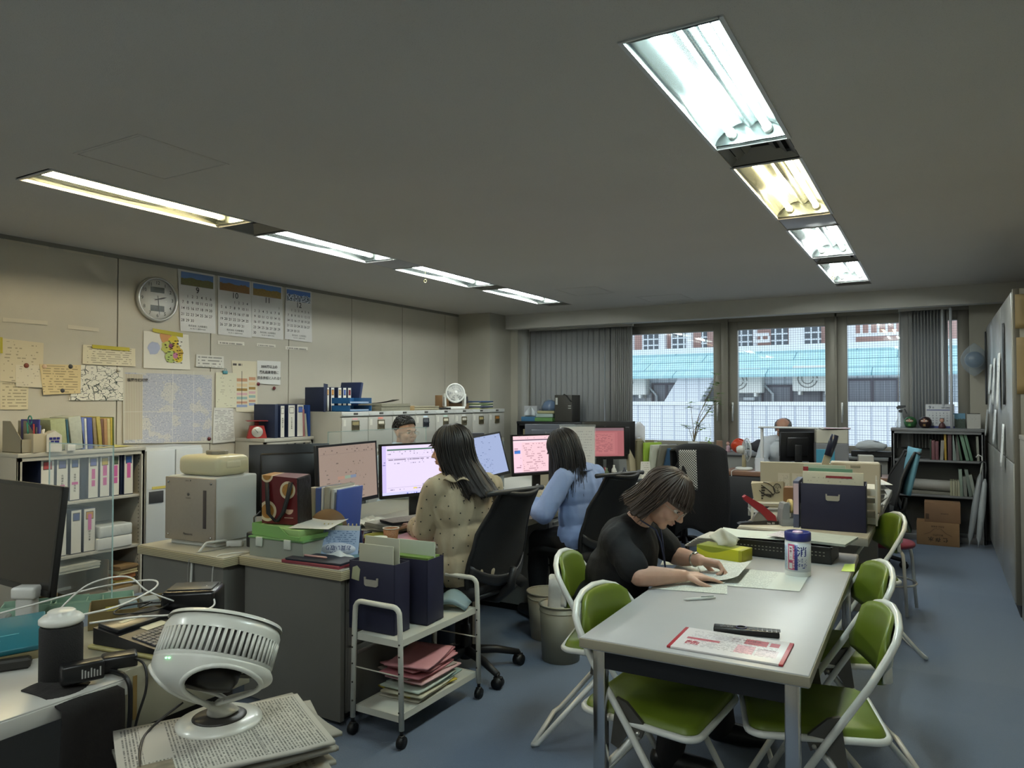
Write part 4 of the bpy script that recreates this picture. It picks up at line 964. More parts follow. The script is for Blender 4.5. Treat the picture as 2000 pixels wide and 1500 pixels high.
# yellow tapes, pins and magnets
for cs, lb in ((((180, 673), (253, 679), (253, 686), (180, 680)), 'yellow tape holding the cream sheet'), (((298, 641), (357, 651), (357, 659), (298, 648)), 'yellow tape above the coloured map'), (((0, 658), (5, 659), (5, 690), (0, 690)), 'yellow note at the left picture edge')):
    wall_paper('yellow_tape', lb, 'tape', cs, mat('b3a52a', .6), None, 3)
for px, py, c_, lb in ((51, 714, '7a3a26', 'brown round pin on the small cream note'), (86, 716, 'c7a98c', 'pale pink pin at the corner of the tan sheet'), (137, 716, '3a3a3c', 'dark magnet at the top of the tan sheet'), (121, 763, '3a3a3c', 'dark magnet at the bottom of the tan sheet'),
                       (231, 722, 'cfc9b8', 'white round magnet at the corner of the rail map'), (504, 750, '6a1f2a', 'dark red pin at the lower left of the handwritten note'), (535, 758, '6a2a2a', 'dark red pin alone on the wall right of the note'),
                       (340, 873, 'c9b25e', 'yellow round magnet below the big wall map'), (408, 857, '5a1f22', 'dark red pin at the lower right of the big map')):
    p = aX(px, py, PX+.006); o = MB().lathe([(.001, 0), (.016, 0), (.018, .004), (.014, .012), (.001, .014)], 14).obj('push_pin', mat(c_, .4)); o.rotation_euler = (0, R(90), 0); o.location = p; tag(o, lb, 'pin')
p = aX(439, 727, PX+.008); o = MB().box(-.004, -.024, -.015, .012, .024, .015, .003).tube([(.006, -.012, .01), (.012, -.008, .03), (.012, .008, .03), (.006, .012, .01)], .002, 6).obj('paper_clip', mat('4c8a94', .3)); o.location = p; tag(o, 'teal clip holding the cream list on the wall', 'clip')
# coloured district map
o = wall_paper('wall_map', 'small white sheet with a coloured district map below the clock', 'map', ((280, 646), (368, 654), (371, 722), (280, 719)), mat('d8d2c4', .7), None, 1)
rnd = random.Random(5); a = MB().at((.006, 0, 0)); cols = ['c4b83c', 'c98a4a', 'a9b86a', 'b9707a', 'd0b64a']
regs = [(-.125, .0, .055, 'a9aec4'), (-.02, .10, .05, 'c98f5a'), (.05, .07, .05, 'd0b93e'), (.0, .02, .055, 'b9b85e'), (.07, .0, .05, 'c9b03e'), (.03, -.06, .05, 'a9b86a'), (.10, -.06, .045, 'd0ba3c'), (.075, -.045, .028, 'b5708a'), (.03, .03, .02, '8a4a6a'), (.12, -.02, .03, 'c4a23c')]
for k, (yy, zz, r_, c_) in enumerate(regs):
    q = MB().at((.0055+.0004*k, 0, 0)); n = 14
    q.add([(0, yy+r_*(1+.18*rnd.uniform(-1, 1))*math.cos(2*math.pi*j/n), zz+.012+r_*(1+.18*rnd.uniform(-1, 1))*math.sin(2*math.pi*j/n)) for j in range(n)], [tuple(range(n))]); part(q, 'district', mat(c_, .7), o)
for k in range(46):
    t_ = k/46; yy = -.03+.16*rnd.random()+.02*t_; zz = .10-.19*t_+rnd.uniform(-.02, .02); a.box(.004, yy-.008, zz-.003, .005, yy+.008, zz+.003)
part(a, 'place_names', mat('2a1a10', .7), o)['kind'] = 'stuff'
# rail map
g = NG('rail_map', .7); vv = g.vec(g.M('MULTIPLY', g.y, 1.0), g.M('MULTIPLY', g.z, 1.0)); vo = g.t.nodes.new('ShaderNodeTexVoronoi'); vo.feature = 'DISTANCE_TO_EDGE'; vo.inputs['Scale'].default_value = 7; g.t.links.new(vv, vo.inputs['Vector'])
ln = g.M('LESS_THAN', vo.outputs['Distance'], .035); nz_ = g.noise(6, vv); tx = g.lines(26, .35, 22, X=g.y, Y=g.z, fill=.4)
rc = g.mix(g.M('MULTIPLY', ln, g.M('LESS_THAN', nz_, .56)), 'd2cec0', '2c3a34'); rc = g.mix(tx, rc, '55555a'); M_rail = g.out(rc)
wall_paper('rail_map', 'rail network map sheet pinned behind the black and white fan', 'map', ((158, 713), (240, 718), (240, 782), (134, 782)), M_rail, None, 1)
# big city map
g = NG('city_map', .7); v2 = g.vec(g.y, g.z); n1 = g.noise(5, v2, 4); n2 = g.noise(60, v2, 3); 
c_ = g.mix(g.M('MULTIPLY', g.M('GREATER_THAN', n1, .44), 1.0), 'b9b6b0', 'a8a9b3'); c_ = g.mix(g.M('GREATER_THAN', n2, .60), c_, '93959f'); c_ = g.mix(g.M('LESS_THAN', n2, .38), c_, 'c9c6bc')
leg = g.box(.02, .20, .10, .93, g.y, g.z); st = g.M('LESS_THAN', g.M('FRACT', g.M('MULTIPLY', g.y, 60.0)), .3); c_ = g.mix(leg, c_, g.mix(st, 'b9b09c', '9a9080'))
bd = g.M('SUBTRACT', 1.0, g.box(.02, .98, .04, .95, g.y, g.z)); c_ = g.mix(bd, c_, 'bdb8a8')
for q in (.52, .76): c_ = g.mix(g.box(q, q+.004, 0, 1, g.y, g.z), c_, 'cfccc2')
c_ = g.mix(g.box(0, 1, .45, .456, g.y, g.z), c_, 'c4c0b4'); M_city = g.out(c_)
o = wall_paper('wall_map', 'large pale blue city map with a grey legend column, behind the water tank', 'map', ((240, 720), (417, 726), (415, 865), (240, 866)), M_city, None, 1)
a = MB().at((.006, -.30, .215), RXP).text('福岡市町村図', .030, 0, 0, 0, .01); part(a, 'title_lettering', M_ink, o)
# organisation chart
g = NG('chart', .7); v2 = g.vec(g.y, g.z); base = 'cfc6ac'; rows = [(.60, .66, 'b98a6a'), (.50, .56, 'd0b890'), (.42, .47, '96763a'), (.34, .385, 'c9a0a4'), (.26, .31, '8fa9a2'), (.18, .22, 'b98a70'), (.11, .16, '8a96b4')]
c_ = g.mix(g.lines(10, .5, 12, X=g.y, Y=g.z, y0=.86, y1=.94, x0=.05, x1=.4), base, '55504a')
for i, (z0, z1, cc_) in enumerate(rows): c_ = g.mix(g.box(.20, .60, z0, z1, g.y, g.z), c_, cc_); c_ = g.mix(g.box(.66, .92, z0+.03, z1+.03, g.y, g.z), c_, cc_)
c_ = g.mix(g.box(.38, .40, .16, .80, g.y, g.z), c_, '4a4640'); M_chart = g.out(c_)
wall_paper('chart_sheet', 'cream organisation chart with coloured boxes beside the handwritten note', 'chart', ((452, 704), (503, 706), (502, 806), (461, 804)), M_chart, None, 0)
# blue-white paper on the storage cabinet
o = MB().grid(lambda u, v: (.004+.012*u*(1-v), -.05+.12*u, -.15+.15*v), 4, 6, .001).obj('paper_sheet', PR('b9c2c9', '5f7a92', 9, .4, 6)); o.location = (-5.197, 3.80, .98); tag(o, 'bluish curled sheet hanging beside the water tank', 'paper')
# wall clock
cl = thing('wall_clock', 'round white wall clock with two grey display windows, showing about half past two', 'clock', aX(304, 585, WX+.001))
RC = .185
part(MB().at((0, 0, 0), (0, R(90), 0)).lathe([(RC*.93, 0), (RC*1.0, .008), (RC, .030), (RC*.97, .042), (RC*.90, .045), (RC*.885, .032)], 48, ends=False).lathe([(.001, 0), (RC*.95, 0), (RC*.95, .01), (.001, .01)], 48), 'rim', mat('c4c2bc', .25, .5), cl)
part(MB().at((.022, 0, 0), (0, R(90), 0)).lathe([(.001, 0), (RC*.89, 0), (RC*.89, .002), (.001, .002)], 48), 'dial', mat('d2d0c9', .5), cl)
for z0, z1, nm in ((.055, .10, 'upper_display'), (-.10, -.052, 'lower_display')): part(MB().box(.024, -.062, z0, .027, .062, z1, .001), nm, mat('4c5450', .25), cl)
part(MB().at((.028, .005, -.076), RXP).text('9 28 日', .036, 0, 0, 0, .004), 'display_digits', M_ink, cl)
a = MB().at((.0265, 0, 0), RXP)
for k in range(1, 13): t_ = R(90-30*k); a.text(str(k), .040, .135*math.cos(t_), .135*math.sin(t_), 0, .008)
for k in range(60): t_ = R(6*k); a.add([(.158*math.cos(t_), .158*math.sin(t_), 0), (.160*math.cos(t_+.01), .160*math.sin(t_+.01), 0), (.163*math.cos(t_), .163*math.sin(t_), 0)], [(0, 1, 2)])
part(a, 'numerals', M_ink, cl)
def handp(nm, ang, L, w_, x, c='141414'):
    t_ = R(90-ang); d = V((math.cos(t_), math.sin(t_))); n = V((-d.y, d.x))
    pts = [d*-.03+n*w_*.5, d*-.03-n*w_*.5, d*L*.6-n*w_, d*L, d*L*.6+n*w_]; part(MB().at((x, 0, 0)).prism([(p.x, p.y) for p in pts], 0, .0015, 'x'), nm, mat(c, .4), cl)
handp('hour_hand', 74, .085, .006, .030); handp('minute_hand', 174, .135, .004, .033); handp('second_hand', 268, .05, .001, .036)
g = mat('ffffff', .03, alpha=.06); part(MB().at((.040, 0, 0), (0, R(90), 0)).lathe([(.001, 0), (RC*.88, 0), (RC*.88, .001), (.001, .001)], 32), 'glass', g, cl)
# calendars
def land(sky, gr, g2, zc=.5, snow=False):
    g = NG('landscape', .5); v2 = g.vec(g.y, g.z); n = g.noise(4, v2, 5); n2 = g.noise(14, v2, 4)
    h = g.M('ADD', g.M('MULTIPLY', n, .7), zc-.35); c = g.mix(g.M('LESS_THAN', g.z, h), sky, g.mix(n2 if not snow else g.M('GREATER_THAN', n2, .5), gr, g2)); return g.out(c)
cals = [(9, (347, 522), (419, 531), (421, 652), (352, 646), 1, 30, land('5a78a8', '5f4030', '6f7a34', .55)), (10, (425, 533), (490, 543), (491, 660), (426, 653), 3, 31, land('5a78b0', '6a4018', '8a6a2c', .62)),
        (11, (491, 545), (551, 555), (553, 664), (491, 657), 6, 30, land('4f78b0', '5a5020', 'a8842c', .6)), (12, (558, 557), (608, 566), (609, 669), (556, 662), 1, 31, land('4a70b4', '3a4250', 'd0d6e0', .62, True))]
for mth, TL, TR, BR, BL, st, nd, lm in cals:
    o = wall_paper('calendar', 'wall calendar sheet for month %d with a %s photo on top' % (mth, {9: 'red and green field', 10: 'brown autumn hill', 11: 'yellow autumn slope', 12: 'snowy mountain'}[mth]), 'calendar', (TL, TR, BR, BL), mat('cecbc6', .7, bump=.1, bs=6), 'monthly calendar sheets in a row under the ceiling', 1)
    ps = [aX(*p, PX)-o.location for p in (TL, TR, BR, BL)]; y0 = (ps[0].y+ps[3].y)/2; y1 = (ps[1].y+ps[2].y)/2; z1 = (ps[0].z+ps[1].z)/2; z0 = (ps[2].z+ps[3].z)/2; w_, h_ = y1-y0, z1-z0
    part(MB().box(.0065, y0+.03*w_, z1-.275*h_, .0075, y1-.08*w_, z1-.07*h_), 'landscape_photo', lm, o)
    part(MB().at((.0075, (y0+y1)/2-.02*w_, z1-.34*h_), RXP).text(str(mth), .075, 0, 0, 0, .006), 'month_number', M_ink, o)
    a = MB().at((.0075, 0, 0), RXP)
    for d in range(1, nd+1): k = d-1+st; a.text(str(d), .034, y0+w_*(.085+.128*(k % 7)), z1-h_*(.45+.095*(k//7)), 0, .002)
    part(a, 'day_numbers', mat('35322f', .7), o)
    a = MB().at((.0075, (y0+y1)/2, z0+.09*h_), RXP).text('株式会社  九州新聞社', .020).text('TEL 092 711 福岡市中央区', .014, 0, -.025); part(a, 'publisher_line', mat('4a4744', .7), o)
# ================================================================ binders and shelf contents
def binder(label, y, w_, z, h=.31, d=.28, patch='3a4a74', x=-5.235, tabs=(), cover='1c2744', group='ring binders in the near bookcase', rz=0, txt=None, tilt=0, xoff=0):
    t = thing('ring_binder', label, 'binder', (x, y, z), 0, group, rot=(R(tilt), 0, rz))
    part(MB().box(-d, -w_/2, 0, 0, w_/2, h, .003), 'cover', mat(cover, .55, var=.06, vs=20), t)
    if patch is not None:
        part(MB().box(0, -w_/2+.004, .006, .0015, w_/2-.004, h-.006), 'spine_label', mat('d0cdc2', .6), t)
        part(MB().box(.0015, -w_*.28, h-.075, .0025, w_*.28, h-.028), 'colour_patch', mat(patch, .6), t)
        part(MB().box(.0015, -w_*.32, h-.08, .002, w_*.32, h-.023), 'patch_outline', mat('3a3630', .6), t)
        for (z0, z1, ww) in tabs: part(MB().box(.0026, -w_*ww, h*z0, .0036, w_*ww, h*z1), 'sticky_tab', mat('c05a96', .7), t)
        if txt:
            a = MB().at((.0027, 0, h*.42), RXP)
            for k, ch in enumerate(txt): a.text(ch, .016, 0, .05-.019*k, 0, .01)
            part(a, 'spine_lettering', M_ink, t)
    return t
row1 = [(78, 107, 'a8484a', ((.28, .34, .28),), None, 'binder with a red patch and pink tab, leftmost in the upper shelf'), (109, 134, '46508a', ((.22, .38, .2),), '会議資料綴', 'binder with a blue patch and handwritten spine, second from the left'),
        (135, 157, '3c5488', ((.36, .42, .3),), '金融審議会資料', 'binder with a dark blue patch and vertical Japanese lettering'), (171, 193, '5560a0', ((.28, .42, .16), (.45, .68, .16)), None, 'binder with a violet blue patch and two pink tabs, right of the dark blue gap'),
        (194, 215, 'b09830', ((.28, .46, .18), (.50, .74, .2)), None, 'binder with a yellow patch and long pink tabs'), (217, 234, '4a5a44', ((.30, .44, .22), (.46, .72, .22)), None, 'binder with a green patch and pink tabs'), (241, 261, '27508a', ((.40, .76, .18),), None, 'binder with a blue patch, rightmost in the upper shelf')]
for x0, x1, pc, tb, tx, lb in row1:
    ya, yb = aX(x0, 925, -5.235).y, aX(x1, 925, -5.235).y; binder(lb, (ya+yb)/2, (yb-ya)-.006, .746, patch=pc, tabs=tb, txt=tx)
for x0, x1, lb in ((158, 170, 'dark blue binder without a label between the blue and violet patched ones'), (235, 240, 'thin dark blue binder squeezed left of the rightmost one')):
    ya, yb = aX(x0, 925, -5.25).y, aX(x1, 925, -5.25).y; binder(lb, (ya+yb)/2, (yb-ya)-.004, .746, patch=None, x=-5.25)
for x0, x1, pc, tb, tx, lb in ((103, 131, '3c4f86', (), None, 'binder with a blue patch, leftmost of the lower shelf'), (137, 160, '3a4c80', (), None, 'white spined binder with a plain blue patch in the middle of the lower shelf'), (162, 187, 'b8803a', ((.50, .86, .14),), '議事録公文書', 'binder with an orange patch and a pink strip on the lower shelf')):
    ya, yb = aX(x0, 1040, -5.235).y, aX(x1, 1040, -5.235).y; binder(lb, (ya+yb)/2, (yb-ya)-.006, .371, patch=pc, tabs=tb, txt=tx)
# wrapped paper reams lying on the shelf
def ream(label, x, y, z, L, W, H, c='cfd0cc', grp=None, rz=0, name='paper_stack', cat='paper', m=None):
    t = thing(name, label, cat, (x, y, z), rz, grp)
    a = MB(); n = max(2, int(H/.008)); rnd = random.Random(int(abs(x*977+y*131)*10)); hh = H/n
    for k in range(n): dx, dy = rnd.uniform(-.006, .006), rnd.uniform(-.006, .006); a.box(-L/2+dx, -W/2+dy, k*hh+.0006, L/2+dx, W/2+dy, (k+1)*hh)
    part(a, 'sheets', m or mat(c, .75, var=.08, vs=30), t)
    return t
o = MB().box(-.14, -.125, 0, .14, .125, .085, .012).obj('paper_ream', mat('b9bcb8', .25, var=.12, vs=9, bump=.6, bs=14)); place(o, (-5.35, 3.21, .452)); tag(o, 'paper ream in shiny transparent wrap on the middle shelf', 'paper')
o = MB().box(-.145, -.13, 0, .14, .13, .08, .003).obj('paper_ream', mat('c9c9c4', .6)); place(o, (-5.35, 3.20, .371)); tag(o, 'white boxed paper ream lying under the shiny wrapped one', 'paper')
ream('fanned grey magazines lying on a brown carton in the bottom of the near bookcase', -5.33, 2.92, .255, .27, .32, .045, 'a9a89a', R(4))
t = thing('cardboard_box', 'open brown cardboard box on the bottom shelf of the near bookcase', 'box', (-5.36, 2.98, .062))
a = MB()
for q in ((-.14, -.18, 0, .14, -.175, .19), (-.14, .175, 0, .14, .18, .23), (-.14, -.175, 0, -.135, .175, .19), (-.135, -.175, 0, .14, .175, .005)): a.box(*q)
part(a, 'walls', mat('6f5c42', .8), t)
for k in range(5):
    ream(('brown envelope stack at the bottom right of the near bookcase, layer by the carton', 'yellow envelope in the bottom right stack', 'orange folder edge in the bottom right stack', 'cream envelope in the bottom right stack', 'brown envelope topping the bottom right stack')[k], -5.36+.01*k, 3.28+.006*(k % 2), .062+.034*k, .26, .15, .03, ('8a7048', 'b9a256', 'a8683a', 'b9aa80', '7d6340')[k], None, R(3*k-5), 'envelope', 'envelope')
# items in the left dark corner of the upper shelf
o = MB().tube([(0, 0, .02), (.05, .03, .05), (.1, .05, .10)], [.03, .035, .025], 10).obj('stapler_case', mat('7a2420', .5)); place(o, (-5.33, 2.60, .745)); tag(o, 'small red case in the dark left end of the upper shelf', 'case')
# on top of the near bookcase
def file_rack(x0, y0, z, items, depth=.24, face=1):
    y = y0
    for w_, h, c, tl, lb in items:
        t = MB().box(-depth, 0, .001, 0, w_, h, .0015).obj('paper_file', mat(c, .6, var=.1, vs=40)); place(t, (x0, y+(h*math.tan(R(tl)) if tl > 0 else 0), z), rot=(R(tl), 0, 0)); tag(t, lb, 'file', 'files standing on the near bookcase'); y += w_/math.cos(R(tl))+.004
file_rack(-5.23, 2.745, 1.10, [(.10, .215, '9aa07a', 5, 'thick sheaf of pale green papers on the near bookcase top'), (.012, .215, '2f5a6a', 5, 'teal file folder next to the pale green sheaf'), (.085, .23, 'a9ada0', 8, 'clear plastic folders bulging with white papers'),
    (.018, .225, '5f6fa8', 3, 'slim blue file in the row on the bookcase'), (.014, .22, 'c9c9c4', 3, 'white file between two blue ones'), (.035, .225, '3f4f96', 3, 'wide blue file with a spine label'), (.022, .22, '8a7a5a', 5, 'brownish file leaning behind the blue ones'), (.028, .23, 'a89a52', 7, 'yellow file in the middle of the row'),
    (.020, .21, '6a4a3a', 4, 'thin dark brown file near the right end'), (.022, .215, 'a8825a', 3, 'tan file near the right end of the row'), (.02, .215, 'bcae7a', 2, 'cream file near the right end'), (.014, .22, 'b3a03a', 1, 'mustard file, second last at the right end'), (.010, .225, '5f6a3a', 1, 'dark green file at the right end by the fan')])
t = thing('magazine_holder', 'grey open magazine holder at the far left on the near bookcase', 'file holder', (-5.32, 2.60, 1.10))
a = MB().prism([(-.12, 0), (.12, 0), (.12, .09), (-.02, .21), (-.12, .21)], -.05, -.046, 'y').prism([(-.12, 0), (.12, 0), (.12, .09), (-.02, .21), (-.12, .21)], .046, .05, 'y').box(-.12, -.05, 0, .12, .05, .004).box(.116, -.05, 0, .12, .05, .09); part(a, 'body', mat('948c78', .6), t)
o = MB().box(-.1, -.004, 0, .10, .004, .22).obj('paper_file', mat('43408a', .5)); place(o, (-5.30, 2.655, 1.10), R(4)); tag(o, 'single dark blue file beside the grey magazine holder', 'file')
t = thing('pen_pot', 'square cream cardboard pot full of pens on the near bookcase', 'pen pot', (-5.235, 2.655, 1.10), R(10))
part(MB().box(-.045, -.048, 0, .045, .048, .125, .002), 'pot', mat('a99f88', .7), t)
for k, (dx, dy, hh, c) in enumerate(((-.02, -.03, .2, '2a7a6a'), (.0, -.01, .19, 'a83a3a'), (.02, .01, .18, '3a4a8a'), (-.01, .03, .17, 'b9a23a'), (.02, .03, .155, 'd6d2c8'), (-.02, .01, .165, 'd2cec4'), (.0, .038, .15, 'cfcbc0'), (.03, -.02, .17, '2a2a2c'))):
    part(MB().tube([(dx, dy, .06), (dx*1.4, dy*1.3, hh)], .0055, 7), 'pen', mat(c, .4), t)
part(MB().tube([(-.02+.018*math.cos(k*.6), -.025, .215+.03*math.sin(k*.6)) for k in range(11)], .004, 6), 'scissor_loop', mat('2f7f70', .4), t)
t = thing('milk_carton', 'crumpled white carton with a grid of dark blue squares', 'carton', (-5.215, 2.755, 1.10), R(-14))
part(MB().add([(-.045, -.045, 0), (.045, -.045, 0), (.045, .045, 0), (-.045, .045, 0), (-.042, -.05, .12), (.04, -.045, .115), (.045, .045, .11), (-.04, .04, .115), (-.045, 0, .15), (.042, .005, .142)],
   [(0, 3, 2, 1), (0, 1, 5, 4), (1, 2, 6, 5), (2, 3, 7, 6), (3, 0, 4, 7), (4, 5, 9, 8), (6, 7, 8, 9), (5, 6, 9), (4, 8, 7)]), 'carton_body', mat('c9c5bb', .5, bump=.4, bs=25), t)
for k in range(5):
    yy = -.022+.022*(k % 3)+(.01 if k > 2 else 0); zz = .09-.022*(k//3); part(MB().box(.0455, yy-.009, zz-.008, .0475, yy+(.009 if k != 4 else .018), zz+.008), 'blue_square', mat('25257a', .5), t)
o = MB().box(-.02, -.025, 0, .02, .025, .045, .001).obj('small_box', mat('d2cfc6', .6)); place(o, (-5.195, 2.862, 1.10)); tag(o, 'tiny white box at the front edge of the bookcase top', 'box')
o = MB().grid(lambda u, v: (-.10+.2*u, -.09+.30*v, .004+.03*math.sin(math.pi*v)*(1-u)), 4, 8, .001).obj('paper_sheet', mat('b3aa62', .7)); place(o, (-5.30, 3.12, 1.102), R(8)); tag(o, 'loose yellow paper sticking out under the files', 'paper')
# second bookcase contents
for i, (x0, x1, pc, lb) in enumerate(((540, 560, '6a2c48', 'binder with a wine red patch behind the acrylic sheet'), (561, 575, '9a5a4a', 'binder with a small reddish patch behind the acrylic sheet'), (577, 593, 'c09a1e', 'binder with a bright yellow patch behind the acrylic sheet'), (595, 609, 'b08a2a', 'binder with an ochre patch behind the acrylic sheet'), (616, 628, '8a3a30', 'narrow binder with a brick red patch at the right end'))):
    ya, yb = aX(x0, 890, -5.235).y, aX(x1, 890, -5.235).y; binder(lb, (ya+yb)/2, yb-ya-.006, .761, h=.29, patch=pc, group='ring binders in the second bookcase')
for x0, x1, c, lb in ((501, 554, '1f2c48', 'wide dark navy binder lying side on at the left of the top row'), (566, 576, '26304a', 'navy binder edge between two white spines')):
    pass
ya = 4.62
binder('white spined binder with blue strip, first on top of the second bookcase', 4.80, .05, 1.10, h=.30, patch='cfcdc2', group='binders standing on the second bookcase', txt='報道関係綴')
binder('broad cream spined binder with two rows of writing', 4.91, .085, 1.10, h=.305, patch='cfcdc2', group='binders standing on the second bookcase', txt='年次報告書類')
binder('broad white binder with a pale blue patch', 5.02, .085, 1.10, h=.31, patch='5a72b8', group='binders standing on the second bookcase')
o = MB().box(-.28, -.02, 0, 0, .02, .31, .003).obj('ring_binder', mat('1d2944', .55)); place(o, (-5.24, 4.735, 1.10)); tag(o, 'plain navy binder at the left end on the second bookcase', 'binder')
for k, (y, c, h, tl, lb) in enumerate(((5.085, 'a06a6c', .26, 2, 'pink file on the second bookcase'), (5.12, 'b9b8a4', .22, 6, 'cream folders leaning on the second bookcase'), (5.155, '1d4488', .30, 1, 'bright blue file with a white label at the right end'))):
    o = MB().box(-.27, -.012, 0, 0, .012, h, .002).obj('paper_file', mat(c, .6)); place(o, (-5.23, y-.02, 1.10), rot=(R(tl), 0, 0)); tag(o, lb, 'file')
# red kitchen scale
t = thing('kitchen_scale', 'red kitchen scale with a round dial on the second bookcase', 'scale', (-5.40, 4.645, 1.10), R(-35))
part(MB().prism([(-.085, 0), (.085, 0), (.06, .115), (-.06, .115)], -.055, .055, 'x'), 'body', mat('9a2c28', .4), t)
part(MB().box(-.095, -.09, .155, .095, .09, .162, .004), 'tray', mat('8a2a2a', .4), t); part(MB().tube([(0, 0, .11), (0, 0, .157)], .02, 10), 'tray_post', mat('8a2a2a', .4), t)
part(MB().at((.056, 0, .058), (0, R(90), 0)).lathe([(.001, 0), (.048, 0), (.050, .004), (.046, .008), (.001, .008)], 28), 'dial', mat('b8b6ae', .3, .4), t); part(MB().at((.066, 0, .058), (R(40), 0, 0)).box(0, -.002, -.01, .001, .002, .035), 'needle', M_ink, t)
o = MB().box(-.14, -.11, 0, .14, .11, .008).box(-.12, -.10, .008, .13, .1, .015).obj('notebook', mat('cfcfca', .6)); place(o, (-5.29, 4.76, 1.10), R(-15)); o.location = (-5.245, 4.70, 1.085); 
bpy.data.objects.remove(o)
# small character-like stationery stand kept generic
# top of the filing cabinets
zc = 1.335
for k, (y, c, lb) in enumerate(((5.30, 'b98a52', 'binder with an orange patch, first in the row on the filing cabinets'), (5.37, 'b9823f', 'binder with an orange patch, second in the row on the filing cabinets'), (5.47, 'b99a62', 'binder with a tan patch on the filing cabinets'), (5.54, '4a64a8', 'binder with a blue patch on the filing cabinets'), (5.61, '7a2430', 'binder with a dark red patch on the filing cabinets'))):
    binder(lb, y, .05, zc, h=.24, patch=c, x=-5.16, group='binders on top of the filing cabinets')
o = MB().box(-.004, -.15, 0, .004, .15, .27, .002).obj('ring_binder', mat('1a2644', .55)); place(o, (-5.10, 5.215, zc), R(0)); o.rotation_euler = (0, 0, R(38)); tag(o, 'large navy cover standing at the near end of the filing cabinets', 'file')
o = MB().box(-.28, -.015, 0, 0, .015, .30, .002).obj('ring_binder', mat('1b2a50', .55)); place(o, (-5.14, 5.72, zc), rot=(R(-12), 0, 0)); tag(o, 'navy binder leaning at the right end of the row on the cabinets', 'binder')
t = thing('letter_tray', 'stack of translucent blue letter trays on the filing cabinets', 'tray', (-4.98, 5.45, zc), R(4), 'letter trays on the filing cabinets')
M_bt = mat('2f6496', .2, alpha=.75)
for k in range(2):
    a = MB(); z = .075*k; a.box(-.11, -.17, z+.004, .11, .17, z+.009).box(-.11, -.17, z+.004, -.105, .17, z+.06).box(-.11, -.17, z+.004, .11, -.165, z+.06).box(-.11, .165, z+.004, .11, .17, z+.06)
    part(a, 'tray', M_bt, t); part(MB().box(-.1, -.15, z+.01, .09, .15, z+.022), 'papers', mat('8fa3b8', .7), t)
ream('flat stack of newspapers on the filing cabinets, black folder on top', -5.02, 5.98, zc, .32, .50, .075, '8f8b78', None, R(3))
o = MB().grid(lambda u, v: (-.12+.24*u, -.10+.20*v, .005+.035*u*u), 4, 4, .004).obj('file_folder', mat('2a2022', .4)); place(o, (-4.98, 5.95, zc+.078), R(20)); tag(o, 'black folder lying on the stack of newspapers', 'folder')
ream('thin pile of papers on the filing cabinets with a tan envelope', -5.03, 6.55, zc, .30, .42, .045, 'a39c84', None, R(-4))
o = MB().box(-.05, -.04, 0, .05, .04, .05, .001).obj('small_box', mat('9b7f54', .7)); place(o, (-4.93, 6.28, zc)); tag(o, 'small tan box beside the paper pile on the cabinets', 'box')
pts = [(.12*math.cos(k*.5)*(1+.2*math.sin(k)), .14*math.sin(k*.5)*(1+.15*math.cos(k*1.7)), .008+.012*abs(math.sin(k*.9))) for k in range(40)]
o = MB().tube(pts, .006, 6).obj('coiled_cable', M_blk); place(o, (-5.0, 6.92, zc)); tag(o, 'coiled black cable on the filing cabinets left of the fan', 'cable')
# white circulator fan
def fan_grille(a, r, n=26, x=.0, rings=3, wire=.002, dome=.03):
    for k in range(rings+1): rr = r*(k+1)/(rings+1); xx = x+dome*math.sqrt(max(0, 1-(rr/r)**2)); a.tube([(xx, rr*math.cos(R(15*j)), rr*math.sin(R(15*j))) for j in range(24)], wire, 5, closed=True)
    for k in range(n):
        t_ = 2*math.pi*k/n; a.tube([(x+dome*math.sqrt(max(0, 1-(q)**2)), r*q*math.cos(t_+.5*q), r*q*math.sin(t_+.5*q)) for q in (.18, .4, .6, .8, 1.0)], wire*.8, 4)
t = thing('circulator_fan', 'white circulator fan with a spiral grille on the filing cabinets', 'fan', (-4.98, 7.22, zc), R(-42))
part(MB().box(-.09, -.11, 0, .10, .11, .035, .012), 'base', mat('d9d9d4', .35), t)
part(MB().box(-.06, -.135, .03, .05, -.105, .19, .012).box(-.06, .105, .03, .05, .135, .19, .012), 'side_arms', mat('dcdcd6', .35), t)
hm = MB().at((0, 0, .185), (0, R(-12), 0)); hm.M = hm.M @ Mx.Rotation(R(90), 4, 'Y'); hm.lathe([(.001, -.07), (.06, -.07), (.10, -.03), (.118, .03), (.118, .06), (.105, .065), (.103, .03)], 32); part(hm, 'housing', mat('dfdfda', .3), t)
a = MB().at((0, 0, .185), (0, R(-12), 0)); fan_grille(a, .105, 36, .055, 3, .0022, .02); part(a, 'spiral_grille', mat('e6e6e0', .3), t)
a = MB().at((0, 0, .185), (0, R(-12), 0)); a.ell((.075, 0, 0), (.012, .022, .022)); part(a, 'hub', mat('e2e2dc', .3), t)
a = MB().at((0, 0, .185), (0, R(-12), 0))
for k in range(5):
    t0 = 2*math.pi*k/5; a.grid(lambda u, v: (.02+.03*v, (.02+.075*u)*math.cos(t0+v*.8), (.02+.075*u)*math.sin(t0+v*.8)), 3, 4, .002)
part(a, 'blades', mat('9a9c9c', .4), t)
part(MB().box(.03, -.1345, .05, .05, -.137, .15), 'dark_side_panel', mat('1b1b1d', .3), t)
